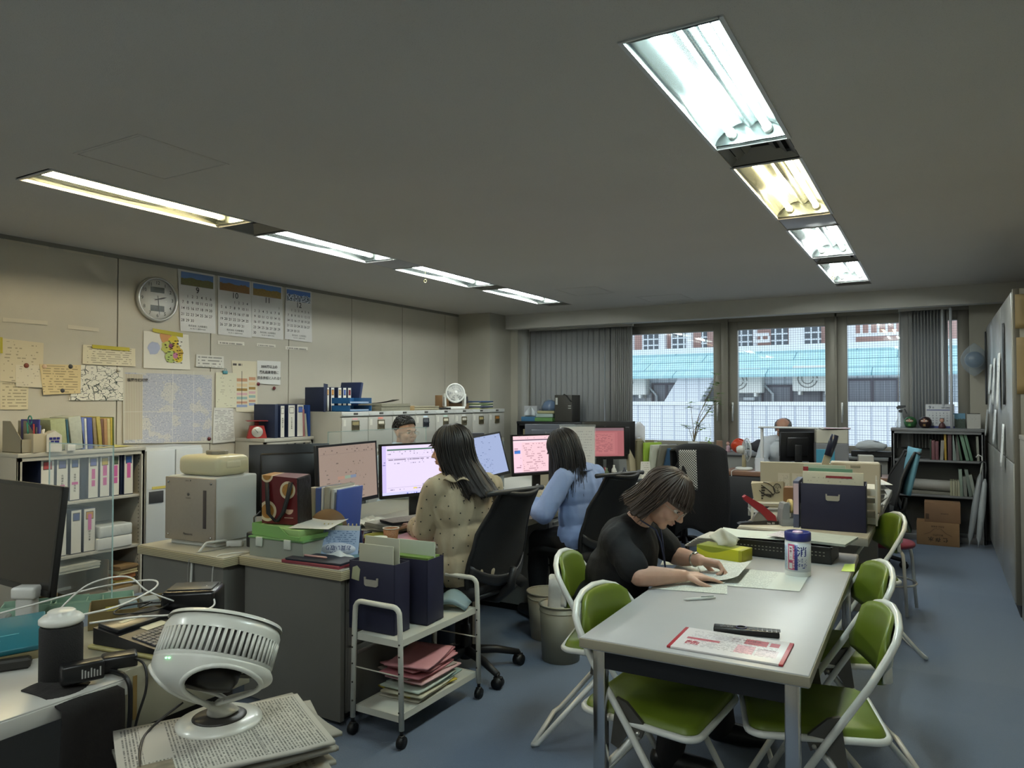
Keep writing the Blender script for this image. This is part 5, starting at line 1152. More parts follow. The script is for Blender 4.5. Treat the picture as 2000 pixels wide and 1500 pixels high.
for k, (y, sx, sy, h, c, lb) in enumerate(((7.50, .22, .16, .07, '6f5a40', 'brown box right of the white fan on the cabinets'), (7.50, .21, .15, .05, '3a3633', 'dark carton on the brown box'), (7.50, .20, .15, .035, '1e1e22', 'black binder on top of the boxes by the fan'))):
    o = MB().box(-sx/2, -sy/2, 0, sx/2, sy/2, h, .002).obj('carton', mat(c, .6)); place(o, (-5.12, y, zc+(0, .07, .12)[k]), R(4*k)); tag(o, lb, 'box')
o = MB().box(-.05, -.09, 0, .05, .09, .17, .002).obj('carton', mat('8a6a48', .7)); place(o, (-5.28, 7.2, zc+.17), R(0)); o.location = (-5.25, 7.36, zc); tag(o, 'tall brown carton behind the white fan', 'box')
for k in range(6):
    c = ('a8aa7c', '2c3554', 'cfd2c6', '6a7f54', 'b9b79a', '39507a')[k]
    o = MB().box(-.11, -.15, 0, .11, .15, .016, .001).obj('book', mat(c, .6)); place(o, (-5.0+.01*(k % 2), 7.80, zc+.0165*k), R((-3, 4, 0, 5, -6, 2)[k])); tag(o, ('olive book at the bottom of the stack by the pillar', 'dark blue book second from the bottom of the stack by the pillar', 'white book in the middle of the stack by the pillar', 'green book in the middle of the stack by the pillar', 'cream book second from the top of the stack by the pillar', 'blue book topping the stack by the pillar')[k], 'book', 'books stacked on the filing cabinets')
# ================================================================ monitors
def scr(name, bg, spec, emit=.75):
    g = NG('screen_'+name, .25); X, Y = g.y, g.z; c = None
    for it in spec:
        k = it[0]
        if k == 'bg': c = g.mix(0.0, it[1], it[1])
        elif k == 'r': c = g.mix(g.box(it[1], it[2], it[3], it[4], X, Y), c, it[5])
        elif k == 't': c = g.mix(g.M('MULTIPLY', g.lines(it[5], it[6], it[7], x0=it[1], x1=it[2], y0=it[3], y1=it[4], X=X, Y=Y, fill=.45), .75), c, it[8])
    g.b.inputs['Base Color'].default_value = (.02, .02, .02, 1); g._in(g.b.inputs['Emission Color'], c); g.b.inputs['Emission Strength'].default_value = emit; return g.m
S_A = scr('mail', '', [('bg', '9f8b7e'), ('t', .03, .95, .86, .97, 24, .3, 30, '5a4c48'), ('r', .02, .98, .86, .865, '8a7870'), ('t', .03, .2, .05, .8, 26, .22, 12, '5f524c'), ('t', .28, .8, .1, .82, 22, .2, 22, '5a4e48'), ('r', .30, .62, .40, .455, '8fa08c'), ('r', .30, .42, .40, .455, 'b08a78'), ('r', .52, .62, .40, .455, '7d8aa0'), ('r', .36, .66, .18, .25, '77706e'), ('r', .04, .12, .25, .28, '8f7a50'), ('t', .4, .8, .02, .05, 30, .6, 30, '3a2f38')], .36)
S_B = scr('sheet', '', [('bg', 'cbbfd9'), ('r', 0, .055, 0, 1, 'b4a8d4'), ('t', .01, .045, .1, .85, 20, .35, 4, '5d5a8a'), ('r', .07, .80, .90, .93, '3b5f50'), ('t', .08, .95, .79, .89, 22, .32, 40, '5a5068'), ('r', .07, 1, .735, .74, '6a6078'), ('t', .08, .9, .69, .735, 20, .7, 30, '54485f'), ('t', .08, .75, .62, .69, 24, .3, 30, '6f6680'), ('r', .07, 1, .14, .145, '9488a4'), ('t', .07, .85, .08, .13, 22, .4, 40, '5d5478'), ('r', .42, .47, .095, .12, 'c9b84a'), ('r', .55, .8, .15, .19, '9a92ae'), ('r', 0, 1, 0, .055, 'b7b6e6'), ('t', .3, .8, .0, .055, 18, .45, 40, '3a4a9a')], .56)
S_C = scr('text', '', [('bg', '97a5c9'), ('t', .05, .95, .9, .97, 24, .3, 30, '5c6a8a'), ('t', .36, .75, .1, .88, 34, .28, 20, '50608a')], .46)
S_D = scr('chat', '', [('bg', 'd6b3bb'), ('t', .05, .9, .93, .98, 30, .3, 30, '8a6a78'), ('r', 0, .84, .875, .905, '5a4a5c'), ('r', .0, 1, .83, .875, 'd8bfc8'), ('r', .0, .16, 0, .83, 'd9b6c4'), ('r', .02, .13, .53, .62, '3a6cb4'), ('t', .02, .14, .03, .8, 20, .4, 5, '6a4458'), ('t', .18, .6, .05, .80, 18, .42, 14, '946f7a'), ('r', .84, .99, 0, .83, 'd2b2ce'), ('t', .86, .97, .4, .8, 22, .5, 6, '7a6c9a'), ('r', 0, 1, 0, .03, '3a2f3a')], .56)
S_E = scr('doc', '', [('bg', '9e5c60'), ('r', 0, 1, .9, 1, '7d6068'), ('r', .14, .86, .05, .86, 'a96468'), ('r', .2, .8, .1, .82, 'b06c6e'), ('t', .25, .75, .15, .78, 26, .5, 16, '7a444c')], .42)
def monitor(label, loc, rz, w_=.54, h_=.33, zc=.34, screen=None, tilt=4, back='18181a', logo=None, bez=.012, stand='1a1a1c', grp=None, neck=True, roll=0):
    t = thing('monitor', label, 'monitor', loc, rz, grp); E_ = (R(roll), R(-tilt), 0); c = (0.0, 0, zc); bl = mat(back, .35)
    part(MB().at(c, E_).box(-.035, -w_/2+.06, -h_/2+.05, -.012, w_/2-.06, h_/2-.05, .012).box(-.014, -w_/2, -h_/2, .006, w_/2, h_/2, .003), 'casing', bl, t)
    a = MB().at(c, E_); 
    for q in ((-w_/2, -h_/2, w_/2, -h_/2+.020), (-w_/2, h_/2-bez, w_/2, h_/2), (-w_/2, -h_/2, -w_/2+bez, h_/2), (w_/2-bez, -h_/2, w_/2, h_/2)): a.box(.005, q[0], q[1], .009, q[2], q[3])
    part(a, 'bezel', mat('0e0e0f', .35), t)
    part(MB().at(c, E_).box(.006, -w_/2+bez, -h_/2+.020, .0075, w_/2-bez, h_/2-bez), 'screen', screen or mat('17130f', .18), t)
    if neck:
        part(MB().box(-.055, -.035, .012, -.03, .035, zc+.02, .006), 'stand_neck', mat(stand, .35), t)
        part(MB().box(-.13, -.12, 0, .08, .12, .012, .005), 'stand_base', mat(stand, .35), t)
    if logo:
        a = MB().at((0, 0, zc), E_)
        a.M = a.M @ Mx.Translation(V((-.0365, 0, logo[1]))) @ Euler((math.pi/2, 0, -math.pi/2)).to_matrix().to_4x4(); a.text(logo[0], logo[2], 0, 0, 0, .004); part(a, 'logo_lettering', mat('8f9296', .35, .5), t)
    return t
def between(p, q, z=.70): m = (V(p)+V(q))/2; d = V(q)-V(p); return (m.x, m.y, z), math.atan2(-d.x, d.y)
def mon2(label, p, q, **k):
    loc, rz = between((*p, 0), (*q, 0)); return monitor(label, loc, rz, w_=(V(p)-V(q)).length, **k)
mon2('monitor with a beige web page on its screen, left of the spreadsheet one', (-2.80, 2.80), (-2.86, 3.34), h_=.335, zc=.345, screen=S_A, tilt=3)
mon2('monitor showing a white spreadsheet in front of the woman in the dotted blouse', (-2.86, 3.37), (-2.68, 3.88), h_=.325, zc=.325, screen=S_B, tilt=2)
mon2('monitor with a bluish text page, tilted, right of the dotted blouse', (-2.84, 4.06), (-2.70, 4.56), h_=.31, zc=.345, screen=S_C, tilt=14, roll=6)
mon2('monitor with a pink tinted chat window by the woman in the blue shirt', (-2.74, 4.72), (-2.52, 5.19), h_=.31, zc=.335, screen=S_D, tilt=4)
mon2('monitor with a reddish document page, right of the woman in the blue shirt', (-2.95, 6.30), (-2.58, 6.60), h_=.30, zc=.345, screen=S_E, tilt=2)
mon2('large black monitor seen from behind in front of the blind, maker name on its back', (-2.64, 7.02), (-3.06, 6.66), h_=.38, zc=.345, logo=('iiyama', .13, .045), tilt=2)
mon2('black monitor seen from behind, left of the lunch bag', (-3.06, 3.16), (-3.34, 2.82), h_=.40, zc=.30, tilt=-4)
mon2('grey-backed monitor with a maker name, low in front of the black shelf', (-3.12, 6.62), (-3.55, 6.38), h_=.28, zc=.37, back='565a64', logo=('BenQ', .05, .04), stand='4a4c52')
mon2('dark grey monitor back between the two seated women', (-3.2, 5.05), (-3.40, 4.72), h_=.33, zc=.32, back='4a4d58')
monitor('large dark monitor at the left picture edge, switched off', (-2.79, 1.36, .70), R(-92), .56, .36, .285, None, 6)
# ================================================================ small things
def BX(name, label, cat, p, sz, c, rz=0, bev=.002, grp=None, rot=None, **k):
    x, y, z = sz; o = MB().box(-x/2, -y/2, 0, x/2, y/2, z, bev, 1).obj(name, c if not isinstance(c, str) else mat(c, k.pop('rough', .6), **k)); place(o, p, rz, rot); return tag(o, label, cat, grp)
def SH(name, label, cat, p, sx, sy, m, rz=0, grp=None, curl=.0, z=0.0, tilt=None):   # sheet of paper lying down (+x right, +y up in print)
    if tilt is None: p = (p[0], p[1], p[2]+.0010)
    o = MB().grid(lambda u, v: (-sx/2+sx*u, -sy/2+sy*v, .001+curl*((2*u-1)**2*(v))), 6, 5, -.0008, False).obj(name, m if not isinstance(m, str) else mat(m, .75)); place(o, p, rz, tilt); return tag(o, label, cat, grp)
def SHq(name, label, cat, cs, m, z=.7005, grp=None, curl=0, th=.0008):
    ps = [aZ(a, b, z) for a, b in cs]; c = sum(ps, V())/4; TL, TR, BR, BL = [p-c for p in ps]
    def f(u, v): p = BL.lerp(BR, u).lerp(TL.lerp(TR, u), v); return p+V((0, 0, .001+curl*u**3))
    o = MB().grid(f, 10, 4, -th, False).obj(name, m if not isinstance(m, str) else mat(m, .75)); o.location = c; return tag(o, label, cat, grp)
def cable(label, pts, r=.0035, c='d2d0ca', name='cable', n=6):
    P = [V(p) for p in pts]; out = []
    for i in range(len(P)-1):
        p0, p1, p2, p3 = P[max(i-1, 0)], P[i], P[i+1], P[min(i+2, len(P)-1)]
        for k in range(8):
            t = k/8; out.append(.5*((2*p1)+(p2-p0)*t+(2*p0-5*p1+4*p2-p3)*t*t+(3*p1-p0-3*p2+p3)*t**3))
    out.append(P[-1]); c0 = out[0].copy(); o = MB().tube([p-c0 for p in out], r, n).obj(name, mat(c, .45)); o.location = c0; return tag(o, label, 'cable')
Z7 = .70
# humidifier / purifier with a tank on top
t = thing('air_purifier', 'white box-shaped air purifier with a brushed beige front at the desk end', 'air purifier', (-3.345, 2.60, Z7), R(5))
part(MB().box(-.185, -.14, .02, .165, .14, .355, .010, 3), 'body', mat('bfc2c0', .35), t)
part(MB().box(-.17, -.13, 0, .15, .13, .022, .004), 'base', mat('c9cac6', .4), t)
part(MB().box(-.19, -.152, .025, .165, -.14, .35, .004), 'front_panel', mat('a1988b', .4, .35, var=.03, vs=60), t)
part(MB().box(.085, -.1545, .095, .108, -.151, .29, .004), 'dark_slot', mat('4a4340', .3), t)
for x, z in ((-.165, .325), (.14, .325), (-.165, .05), (.14, .05)): part(MB().at((x, -.152, z), (R(90), 0, 0)).lathe([(.001, 0), (.007, 0), (.007, .004), (.001, .005)], 10), 'screw', M_chrome, t)
part(MB().at((-.02, -.1535, .06), RYN).text('Panasonic', .017, 0, 0, 0, .01), 'logo_lettering', mat('3a3836', .5), t)
part(MB().at((-.02, -.1535, .335), RYN).text('ziaino  ●', .011, 0, 0, 0, .006).lathe([(.001, 0), (.008, 0), (.008, .0005), (.001, .0005)], 12, (0, -.07, 0)).text('次亜塩素酸', .008, 0, -.09), 'front_marks', mat('55504c', .5), t)
t = thing('water_tank', 'cream translucent water tank with a grey cap on top of the air purifier', 'tank', (-3.35, 2.60, Z7+.356), R(5))
part(MB().box(-.145, -.115, 0, .155, .11, .105, .035, 4), 'tank_body', mat('cdc6a4', .3, alpha=.96, sss=.1), t)
part(MB().at((.12, -.02, .055)).box(.0, -.05, -.02, .038, .06, .028, .014, 3), 'grip', mat('cfc9ac', .3), t)
part(MB().lathe([(.001, .104), (.055, .104), (.057, .108), (.057, .122), (.052, .126), (.001, .127)], 10, (0, .02, 0), smooth=False), 'cap', mat('7f7c72', .45), t)
# stack of newspapers behind the monitor on a dark box
BX('computer', 'dark computer case on the desk under the folded newspapers', 'computer', (-3.42, 3.34, Z7), (.22, .42, .27), '2b2d2e', R(4), .006)
for k in range(9):
    c = '8f9088' if k % 2 else 'a3a49b'; rnd = random.Random(k); L = .33+.02*rnd.random()
    o = MB().grid(lambda u, v: (-.14+.28*u, -L/2+L*v, .004*math.sin(2.2*u+k)+.010*(1-u)*k/9), 6, 5, .012).obj('newspaper', PR(c, '6a6b66', 16, .35, 12, pl='xy')); place(o, (-3.40+rnd.uniform(-.01, .02), 3.34+rnd.uniform(-.015, .015), Z7+.288+.0135*k), R(rnd.uniform(-7, 7)))
    tag(o, ('lowest newspaper of the pile behind the water tank', 'second newspaper from below in the pile behind the water tank', 'third newspaper from below in the pile behind the water tank', 'fourth newspaper from below in the pile behind the water tank', 'middle newspaper of the pile behind the water tank', 'fourth newspaper from the top of the pile behind the water tank', 'third newspaper from the top of the pile behind the water tank', 'second newspaper from the top of the pile behind the water tank', 'topmost newspaper of the pile behind the water tank')[k], 'newspaper', 'folded newspapers behind the water tank')
# acrylic partitions
M_acr = mat('e8f4f4', .04, alpha=.13); M_acre = mat('b9d2d0', .2, alpha=.75)
def acrylic(label, p, q, z0, z1):
    p, q = V((*p, 0)), V((*q, 0)); c = (p+q)/2; d = (q-p); L = d.length
    t = thing('acrylic_partition', label, 'partition', (c.x, c.y, z0), math.atan2(d.y, d.x)); h = z1-z0
    part(MB().box(-L/2, -.0015, 0, L/2, .0015, h), 'sheet', M_acr, t)
    part(MB().box(-L/2, -.0022, h-.003, L/2, .0022, h).box(-L/2, -.0022, 0, -L/2+.003, .0022, h).box(L/2-.003, -.0022, 0, L/2, .0022, h), 'edge', M_acre, t)
    part(MB().box(-L/2+.05, -.06, 0, -L/2+.056, .06, .01).box(L/2-.056, -.06, 0, L/2-.05, .06, .01), 'foot', M_acr, t)
acrylic('clear acrylic partition standing on the island behind the lunch bag', (-3.16, 3.25), (-3.14, 4.2), .70, 1.26)
acrylic('clear acrylic sheet above the gadgets at the left picture edge', (-3.05, 1.60), (-2.62, 1.60), .70, 1.285)
# clear storage box, green tray, lunch bag
t = thing('storage_box', 'clear plastic box with white clips under the green letter tray', 'box', (-2.73, 2.60, Z7), R(3))
M_clr = mat('aeb3a6', .2, alpha=.55)
part(MB().box(-.17, -.14, .0, .17, .14, .004).box(-.17, -.14, 0, .17, -.137, .085).box(-.17, .137, 0, .17, .14, .085).box(-.17, -.14, 0, -.167, .14, .085).box(.167, -.14, 0, .17, .14, .085), 'box_body', M_clr, t)
part(MB().box(-.176, -.146, .085, .176, .146, .095, .004), 'lid', mat('6f9a62', .3, alpha=.8), t)
for x in (-.10, .08): part(MB().box(x-.02, -.152, .05, x+.02, -.141, .095, .003), 'clip', mat('c3c9be', .35), t)
part(MB().lathe([(.001, .006), (.07, .006), (.07, .05), (.001, .052)], 28, (.07, -.03, 0)), 'round_tin', mat('a9b9b8', .4), t); part(MB().lathe([(.0705, .016), (.0715, .016), (.0715, .03), (.0705, .03)], 28, (.07, -.03, 0), ends=False), 'blue_band', mat('5a9ab0', .4), t)
part(MB().box(-.15, -.1, .005, -.02, .1, .045, .006), 'papers_inside', mat('7d8a5a', .7), t)
t = thing('letter_tray', 'green letter tray with angled front on the clear box, papers in it', 'tray', (-2.72, 2.60, Z7+.096), R(-4))
M_gt = mat('7fae62', .3, alpha=.9)
part(MB().box(-.18, -.13, .002, .17, .16, .006).prism([(-.13, 0), (-.13, .055), (.0, .055), (.16, .03), (.16, 0)], -.183, -.179, 'x').box(-.18, -.134, 0, .02, -.13, .055).prism([(.02, 0), (.02, .055), (.09, .018), (.17, .018), (.17, 0)], -.134, -.13, 'y').box(.168, -.13, 0, .172, .16, .02), 'tray', M_gt, t)
part(MB().box(-.17, -.12, .007, .15, .15, .045, .002), 'stack_inside', mat('8fae6c', .6), t)
SH('paper_sheet', 'white paper hanging over the right side of the green tray', 'paper', (-2.60, 2.62, .846), .20, .24, mat('c3c3bc', .7), R(20), curl=.01)
t = thing('lunch_bag', 'dark red insulated lunch bag printed with food bowls, black handles', 'bag', (-2.795, 2.60, .846), R(14))
g = NG('bag_print', .35, 'Object')
def disc(g, cx, cz, r): dx = g.M('SUBTRACT', g.x, cx); dz = g.M('SUBTRACT', g.z, cz); return g.M('LESS_THAN', g.M('ADD', g.M('MULTIPLY', dx, dx), g.M('MULTIPLY', dz, dz)), r*r)
c = g.mix(0.0, '5c1518', '5c1518'); nf = g.noise(60, None, 3)
for cx, cz, r in ((.035, .165, .043), (-.075, .06, .05), (-.085, .235, .035)):
    c = g.mix(disc(g, cx, cz, r), c, 'c9b99a'); c = g.mix(disc(g, cx, cz, r*.72), c, g.mix(nf, '7a4420', 'b98a3a'))
c = g.mix(g.box(.02, .07, .030, .033, g.x, g.z), c, 'c9b0a0'); bowl = g.M('MULTIPLY', disc(g, .045, .072, .024), g.M('LESS_THAN', g.z, .072)); c = g.mix(bowl, c, 'c9a690'); M_bag = g.out(c)
part(MB().add([(-.105, -.06, 0), (.095, -.06, 0), (.095, .06, 0), (-.105, .06, 0), (-.115, -.05, .235), (.085, -.055, .225), (.09, .055, .235), (-.11, .05, .24)], [(0, 3, 2, 1), (0, 1, 5, 4), (2, 3, 7, 6), (3, 0, 4, 7), (4, 5, 6, 7)]), 'printed_body', M_bag, t)
part(MB().add([(.0955, -.06, 0), (.0955, .06, 0), (.0905, .055, .235), (.0855, -.055, .225), (.104, -.055, .01), (.104, .055, .01), (.098, .05, .228), (.093, -.05, .22)], [(0, 1, 2, 3), (4, 7, 6, 5), (0, 4, 5, 1), (1, 5, 6, 2), (2, 6, 7, 3), (3, 7, 4, 0)]), 'black_side', mat('151313', .35, bump=.4, bs=30), t)
def strap(x0, x1, ym, zz): return [(x0, -.062, .20), (x0+.008, -.07, .12), (x0+.02, ym, .05), ((x0+x1)/2, ym-.004, .012), (x1-.03, ym, .06), (x1-.008, -.072, .14), (x1, -.062, .205)]
part(MB().grid(lambda u, v: tuple(V(strap(-.075, .055, -.078, 0)[min(6, int(v*6+.001))])+V((.022*(u-.5), 0, 0))), 1, 6, .004), 'handle', mat('0e0d0d', .6), t)
# files standing behind the lunch bag
t0 = []
for k, (w_, c, h, lb) in enumerate(((.035, 'b3b1a8', .30, 'grey white document case standing right of the lunch bag'), (.03, '4a62a0', .30, 'blue ring file beside the document case'), (.012, 'd0d0cc', .305, 'thin white file right of the blue ring file'), (.035, 'a9a698', .31, 'grey beige file in the middle of the group by the monitor'), (.02, 'b9bab4', .30, 'pale file next to the last blue one'), (.012, '3a4f94', .30, 'thin blue file leaning at the right end by the monitor'))):
    t0.append((w_, c, h, lb))
x = -2.84
for k, (w_, c, h, lb) in enumerate(t0):
    o = MB().box(0, -.22, 0, w_, 0, h, .003).obj('file_case', mat(c, .45)); place(o, (x, 2.98, Z7), R(8), None); o.rotation_euler = (0, R((0, 0, 1, 2, 3, 5)[k]), R(8)); tag(o, lb, 'file', 'files standing between lunch bag and monitor'); x += w_+.005
o = MB().at((0, 0, 0), (0, 0, 0)).lathe([(.001, -.004), (.10, -.004), (.10, .004), (.001, .004)], 36).obj('round_fan', mat('6f5233', .6)); o.rotation_euler = (R(82), 0, R(25)); o.location = (-2.655, 2.735, .803); tag(o, 'brown round paper fan leaning behind the desk calendar', 'fan')
# desk calendar with the upside-down advertisement
t = thing('desk_calendar', 'bluish ring desk calendar standing with an upside-down shop advertisement', 'calendar', (-2.50, 2.66, Z7), R(24))
c = NG('calendar_print', .6); cc = c.mix(c.lines(16, .5, 18, X=c.x, Y=c.z, y0=.42, y1=.86, fill=.4), '9db0cc', '5a7296'); cc = c.mix(c.box(0, 1, .86, 1, c.x, c.z), cc, 'b5b3ad'); M_cal = c.out(cc)
part(MB().add([(-.10, -.045, .0), (.10, -.045, .0), (.10, -.004, .145), (-.10, -.004, .145), (-.10, -.042, .0), (.10, -.042, .0), (.10, -.001, .145), (-.10, -.001, .145)], [(0, 1, 2, 3), (4, 7, 6, 5), (0, 4, 5, 1), (2, 6, 7, 3), (0, 3, 7, 4), (1, 5, 6, 2)]), 'printed_leaf', M_cal, t)
part(MB().add([(-.10, .05, .0), (.10, .05, .0), (.10, .0, .145), (-.10, .0, .145), (-.10, .053, .0), (.10, .053, .0), (.10, .003, .145), (-.10, .003, .145)], [(0, 1, 2, 3), (4, 7, 6, 5), (0, 4, 5, 1), (2, 6, 7, 3), (0, 3, 7, 4), (1, 5, 6, 2)]), 'rear_leaf', mat('3f4f86', .6), t)
a = MB()
for k in range(9):
    if k in (3, 4, 5): continue
    x = -.08+.02*k; a.tube([(x, .006*math.cos(q*.7), .148+.007*math.sin(q*.7)) for q in range(9)], .0016, 5, closed=True)
part(a, 'ring_binding', mat('cdbf8a', .3, .6), t)
a = MB(); a.M = Mx.Translation(V((0, -.0395, .018))) @ Euler((R(90-16), 0, 0)).to_matrix().to_4x4() @ Mx.Rotation(math.pi, 4, 'Z')
a2 = MB(); a2.M = a.M @ Mx.Translation(V((0, -.022, .0005))); a2.lathe([(.001, 0), (.03, 0), (.03, .0005), (.001, .0005)], 26, sx=2.9, sy=1.0); part(a2, 'white_bubble', mat('c3c9d4', .6), t)
a.M = a.M @ Mx.Translation(V((0, -.02, .0015))); a.text('お買い取り', .026, 0, -.009, 0, .01).text('サービス', .021, 0, .016, 0, .008); part(a, 'lettering', mat('2a3a6c', .6), t)
a = MB(); a.M = Mx.Translation(V((-.03, -.0105, .131))) @ Euler((R(90-16), 0, 0)).to_matrix().to_4x4(); a.text('11', .018, 0, 0, 0, .004); part(a, 'month_number', M_ink, t)
# pouches, packets
o = MB().grid(lambda u, v: (-.07+.14*u, -.035+.07*v, .006+.022*math.sin(math.pi*u)*math.sin(math.pi*v)+.004*math.sin(9*u+7*v)), 10, 8, .010).obj('tissue_packet', mat('cfd3d4', .35, bump=.4, bs=30)); place(o, (-2.44, 2.59, Z7+.012), R(-10)); tag(o, 'white crumpled tissue packet in front of the upside-down calendar', 'packet')
o = MB().grid(lambda u, v: (-.075+.15*u, -.04+.08*v, .004+.012*math.sin(math.pi*u)*math.sin(math.pi*v)), 8, 6, .006).obj('pouch', mat('3f6c80', .5, bump=.3, bs=30)); place(o, (-2.36, 2.64, Z7+.008), R(18)); tag(o, 'teal fabric pouch under the snack packet', 'pouch')
g = NG('snack_print', .4); n_ = g.noise(18, None, 2); cc = g.mix(g.M('GREATER_THAN', n_, .58), 'b3bba6', 'a04a3c'); cc = g.mix(g.M('LESS_THAN', n_, .36), cc, '5f8a4c'); M_snk = g.out(cc)
o = MB().grid(lambda u, v: (-.065+.13*u, -.045+.09*v, .018+.03*u+.012*math.sin(math.pi*v)+.004*math.sin(8*u)), 8, 6, .006).obj('snack_packet', M_snk); place(o, (-2.34, 2.70, Z7+.012), R(-28)); tag(o, 'pale green snack packet with red dots by the mug', 'packet')
a = MB(); t = thing('mug', 'white mug with handle beside the brown paper cup', 'mug', (-2.375, 2.80, Z7), R(30))
part(MB().lathe([(.001, 0), (.034, 0), (.037, .004), (.038, .08), (.035, .08), (.034, .008), (.001, .008)], 28), 'cup', mat('c5cabb', .3), t); part(MB().tube([(.036, 0, .068), (.055, 0, .066), (.062, 0, .045), (.054, 0, .022), (.036, 0, .018)], .0055, 8), 'handle', mat('c5cabb', .3), t)
g = NG('cup_print', .6); n_ = g.noise(24, None, 3); M_cup = g.out(g.mix(g.M('GREATER_THAN', n_, .52), '8a5a38', 'a67650'))
t = thing('paper_cup', 'brown patterned paper cup with a white rim', 'cup', (-2.39, 2.905, Z7))
part(MB().lathe([(.001, 0), (.027, 0), (.040, .105), (.038, .105), (.026, .004), (.001, .004)], 28), 'cup', M_cup, t); part(MB().tube([(.0405*math.cos(R(15*k)), .0405*math.sin(R(15*k)), .106) for k in range(24)], .0022, 6, closed=True), 'rim', mat('c9c2b2', .5), t)
o = MB().lathe([(.001, 0), (.012, 0), (.013, .03), (.008, .034), (.0085, .07), (.001, .071)], 14).obj('nail_polish', mat('3a1420', .25)); place(o, (-2.60, 2.93, Z7)); tag(o, 'small dark red bottle with a black cap by the blue file', 'bottle')
o = MB().box(-.035, -.006, 0, .035, .006, .09, .005).obj('photo_stand', mat('c3c9cc', .35)); place(o, (-2.62, 2.87, Z7+.003), rot=(R(-18), 0, R(35))); tag(o, 'small white framed stand beside the dark red bottle', 'stand')
# folders, books and pens at the desk edge
BX('notebook', 'red bordered notebook lying along the near desk edge', 'notebook', (-2.47, 2.475, Z7), (.34, .10, .014), '8a3a44', R(3))
BX('notebook', 'dark blue notebook on the red bordered one', 'notebook', (-2.46, 2.50, Z7+.0145), (.32, .14, .010), '1d2230', R(5))
BX('pen', 'silver and pink pen lying on the dark blue notebook', 'pen', (-2.49, 2.485, Z7+.0250), (.14, .010, .010), 'b98f8a', R(4), .004, rough=.25)
ream('pile of white and teal sheets under the snack packets', -2.42, 2.66, Z7, .30, .22, .006, 'aab6b4', None, R(6))
ream('sheaf of pink covered folders under the blouse sleeve', -2.36, 3.12, Z7, .30, .23, .022, 'a9a49a', None, R(12)); SH('folder', 'pink folder on top of the sheaf under the sleeve', 'folder', (-2.36, 3.12, Z7+.0235), .29, .22, mat('c98f94', .6), R(10))
SH('paper_sheet', 'white form lying under the pink folders', 'paper', (-2.52, 2.98, Z7), .21, .28, mat('c5cbd0', .7), R(35))
BX('glasses_case', 'pink flowered pouch beside the hand on the desk', 'pouch', (-2.52, 3.14, Z7+.002), (.10, .05, .02), 'b08a9c', R(20), .009)
BX('file_folder', 'yellow green folder lying in front of the monitors', 'folder', (-2.66, 3.10, Z7), (.22, .30, .006), 'a3a23c', R(-20))
ream('messy papers and magazines under the spreadsheet monitor', -2.70, 3.45, Z7+.012, .24, .46, .035, '8a8a84', None, R(-12))
BX('notebook', 'black notebook on the messy papers under the spreadsheet monitor', 'notebook', (-2.66, 3.36, Z7+.049), (.17, .24, .014), '1f2430', R(-25))
SH('paper_sheet', 'grey printed sheet lying on the black notebook', 'paper', (-2.66, 3.34, Z7+.0645), .16, .22, PR('9a968c', '6a665e', 14, .4, 10, pl='xy'), R(-22))
BX('keyboard', 'black keyboard in front of the spreadsheet monitor', 'keyboard', (-2.52, 3.52, Z7), (.13, .40, .018), '17171a', R(-18), .004)
o = MB().grid(lambda u, v: (-.10+.2*u, -.13+.26*v, .01+.045*abs(NZ.noise(V((u*4, v*4, 2))))), 12, 12, .006).obj('plastic_bag', mat('bfc0b6', .25, bump=.5, bs=25)); place(o, (-2.92, 3.42, Z7+.055), R(0)); o.location = (-2.98, 3.40, Z7+.005); tag(o, 'crumpled clear plastic bag behind the monitors of the dotted blouse woman', 'bag')
# cables hanging over the desk edge, adapter
t = thing('power_adapter', 'black plug adapter standing on the desk by the clear box', 'adapter', (-2.98, 2.55, Z7+.015), R(15)); part(MB().box(-.028, -.025, 0, .028, .025, .075, .008), 'body', mat('121214', .4), t); part(MB().tube([(0, 0, .075), (0, .004, .10), (-.02, .03, .14), (-.03, .1, .16)], .004, 6), 'cord', M_blk, t)
t = thing('extension_cord', 'thick white extension lead bending over the edge of the desk', 'cable', (0, 0, 0))
p1 = aZ(455, 1062, Z7+.015); part(MB().tube([p1, p1+V((-.03, -.03, .02)), p1+V((-.05, -.12, .02)), p1+V((-.05, -.20, -.05)), p1+V((-.04, -.215, -.20)), p1+V((-.05, -.22, -.5))], .007, 8), 'cord', mat('c3c4be', .45), t); part(MB().at(tuple(p1), (0, 0, .6)).box(-.03, -.02, -.013, .05, .02, .016, .007), 'socket', mat('cdcec8', .4), t)
cable('thin grey cable curving over the desk edge left of the thick white lead', [(-3.13, 2.55, .705), (-3.12, 2.42, .705), (-3.17, 2.34, .69), (-3.19, 2.33, .60), (-3.17, 2.33, .45), (-3.18, 2.34, .25)], .003, '8f8d86')
cable('thin white cable falling over the desk edge beside the clear box', [(-2.93, 2.48, .705), (-2.98, 2.40, .706), (-3.00, 2.34, .69), (-3.01, 2.33, .55), (-3.0, 2.33, .3)], .003, 'c9c9c2')
BX('desk_tag', 'small tape label under the left end of the desk top', 'label', (-3.52, 2.366, .62), (.05, .004, .022), 'a39a7c')
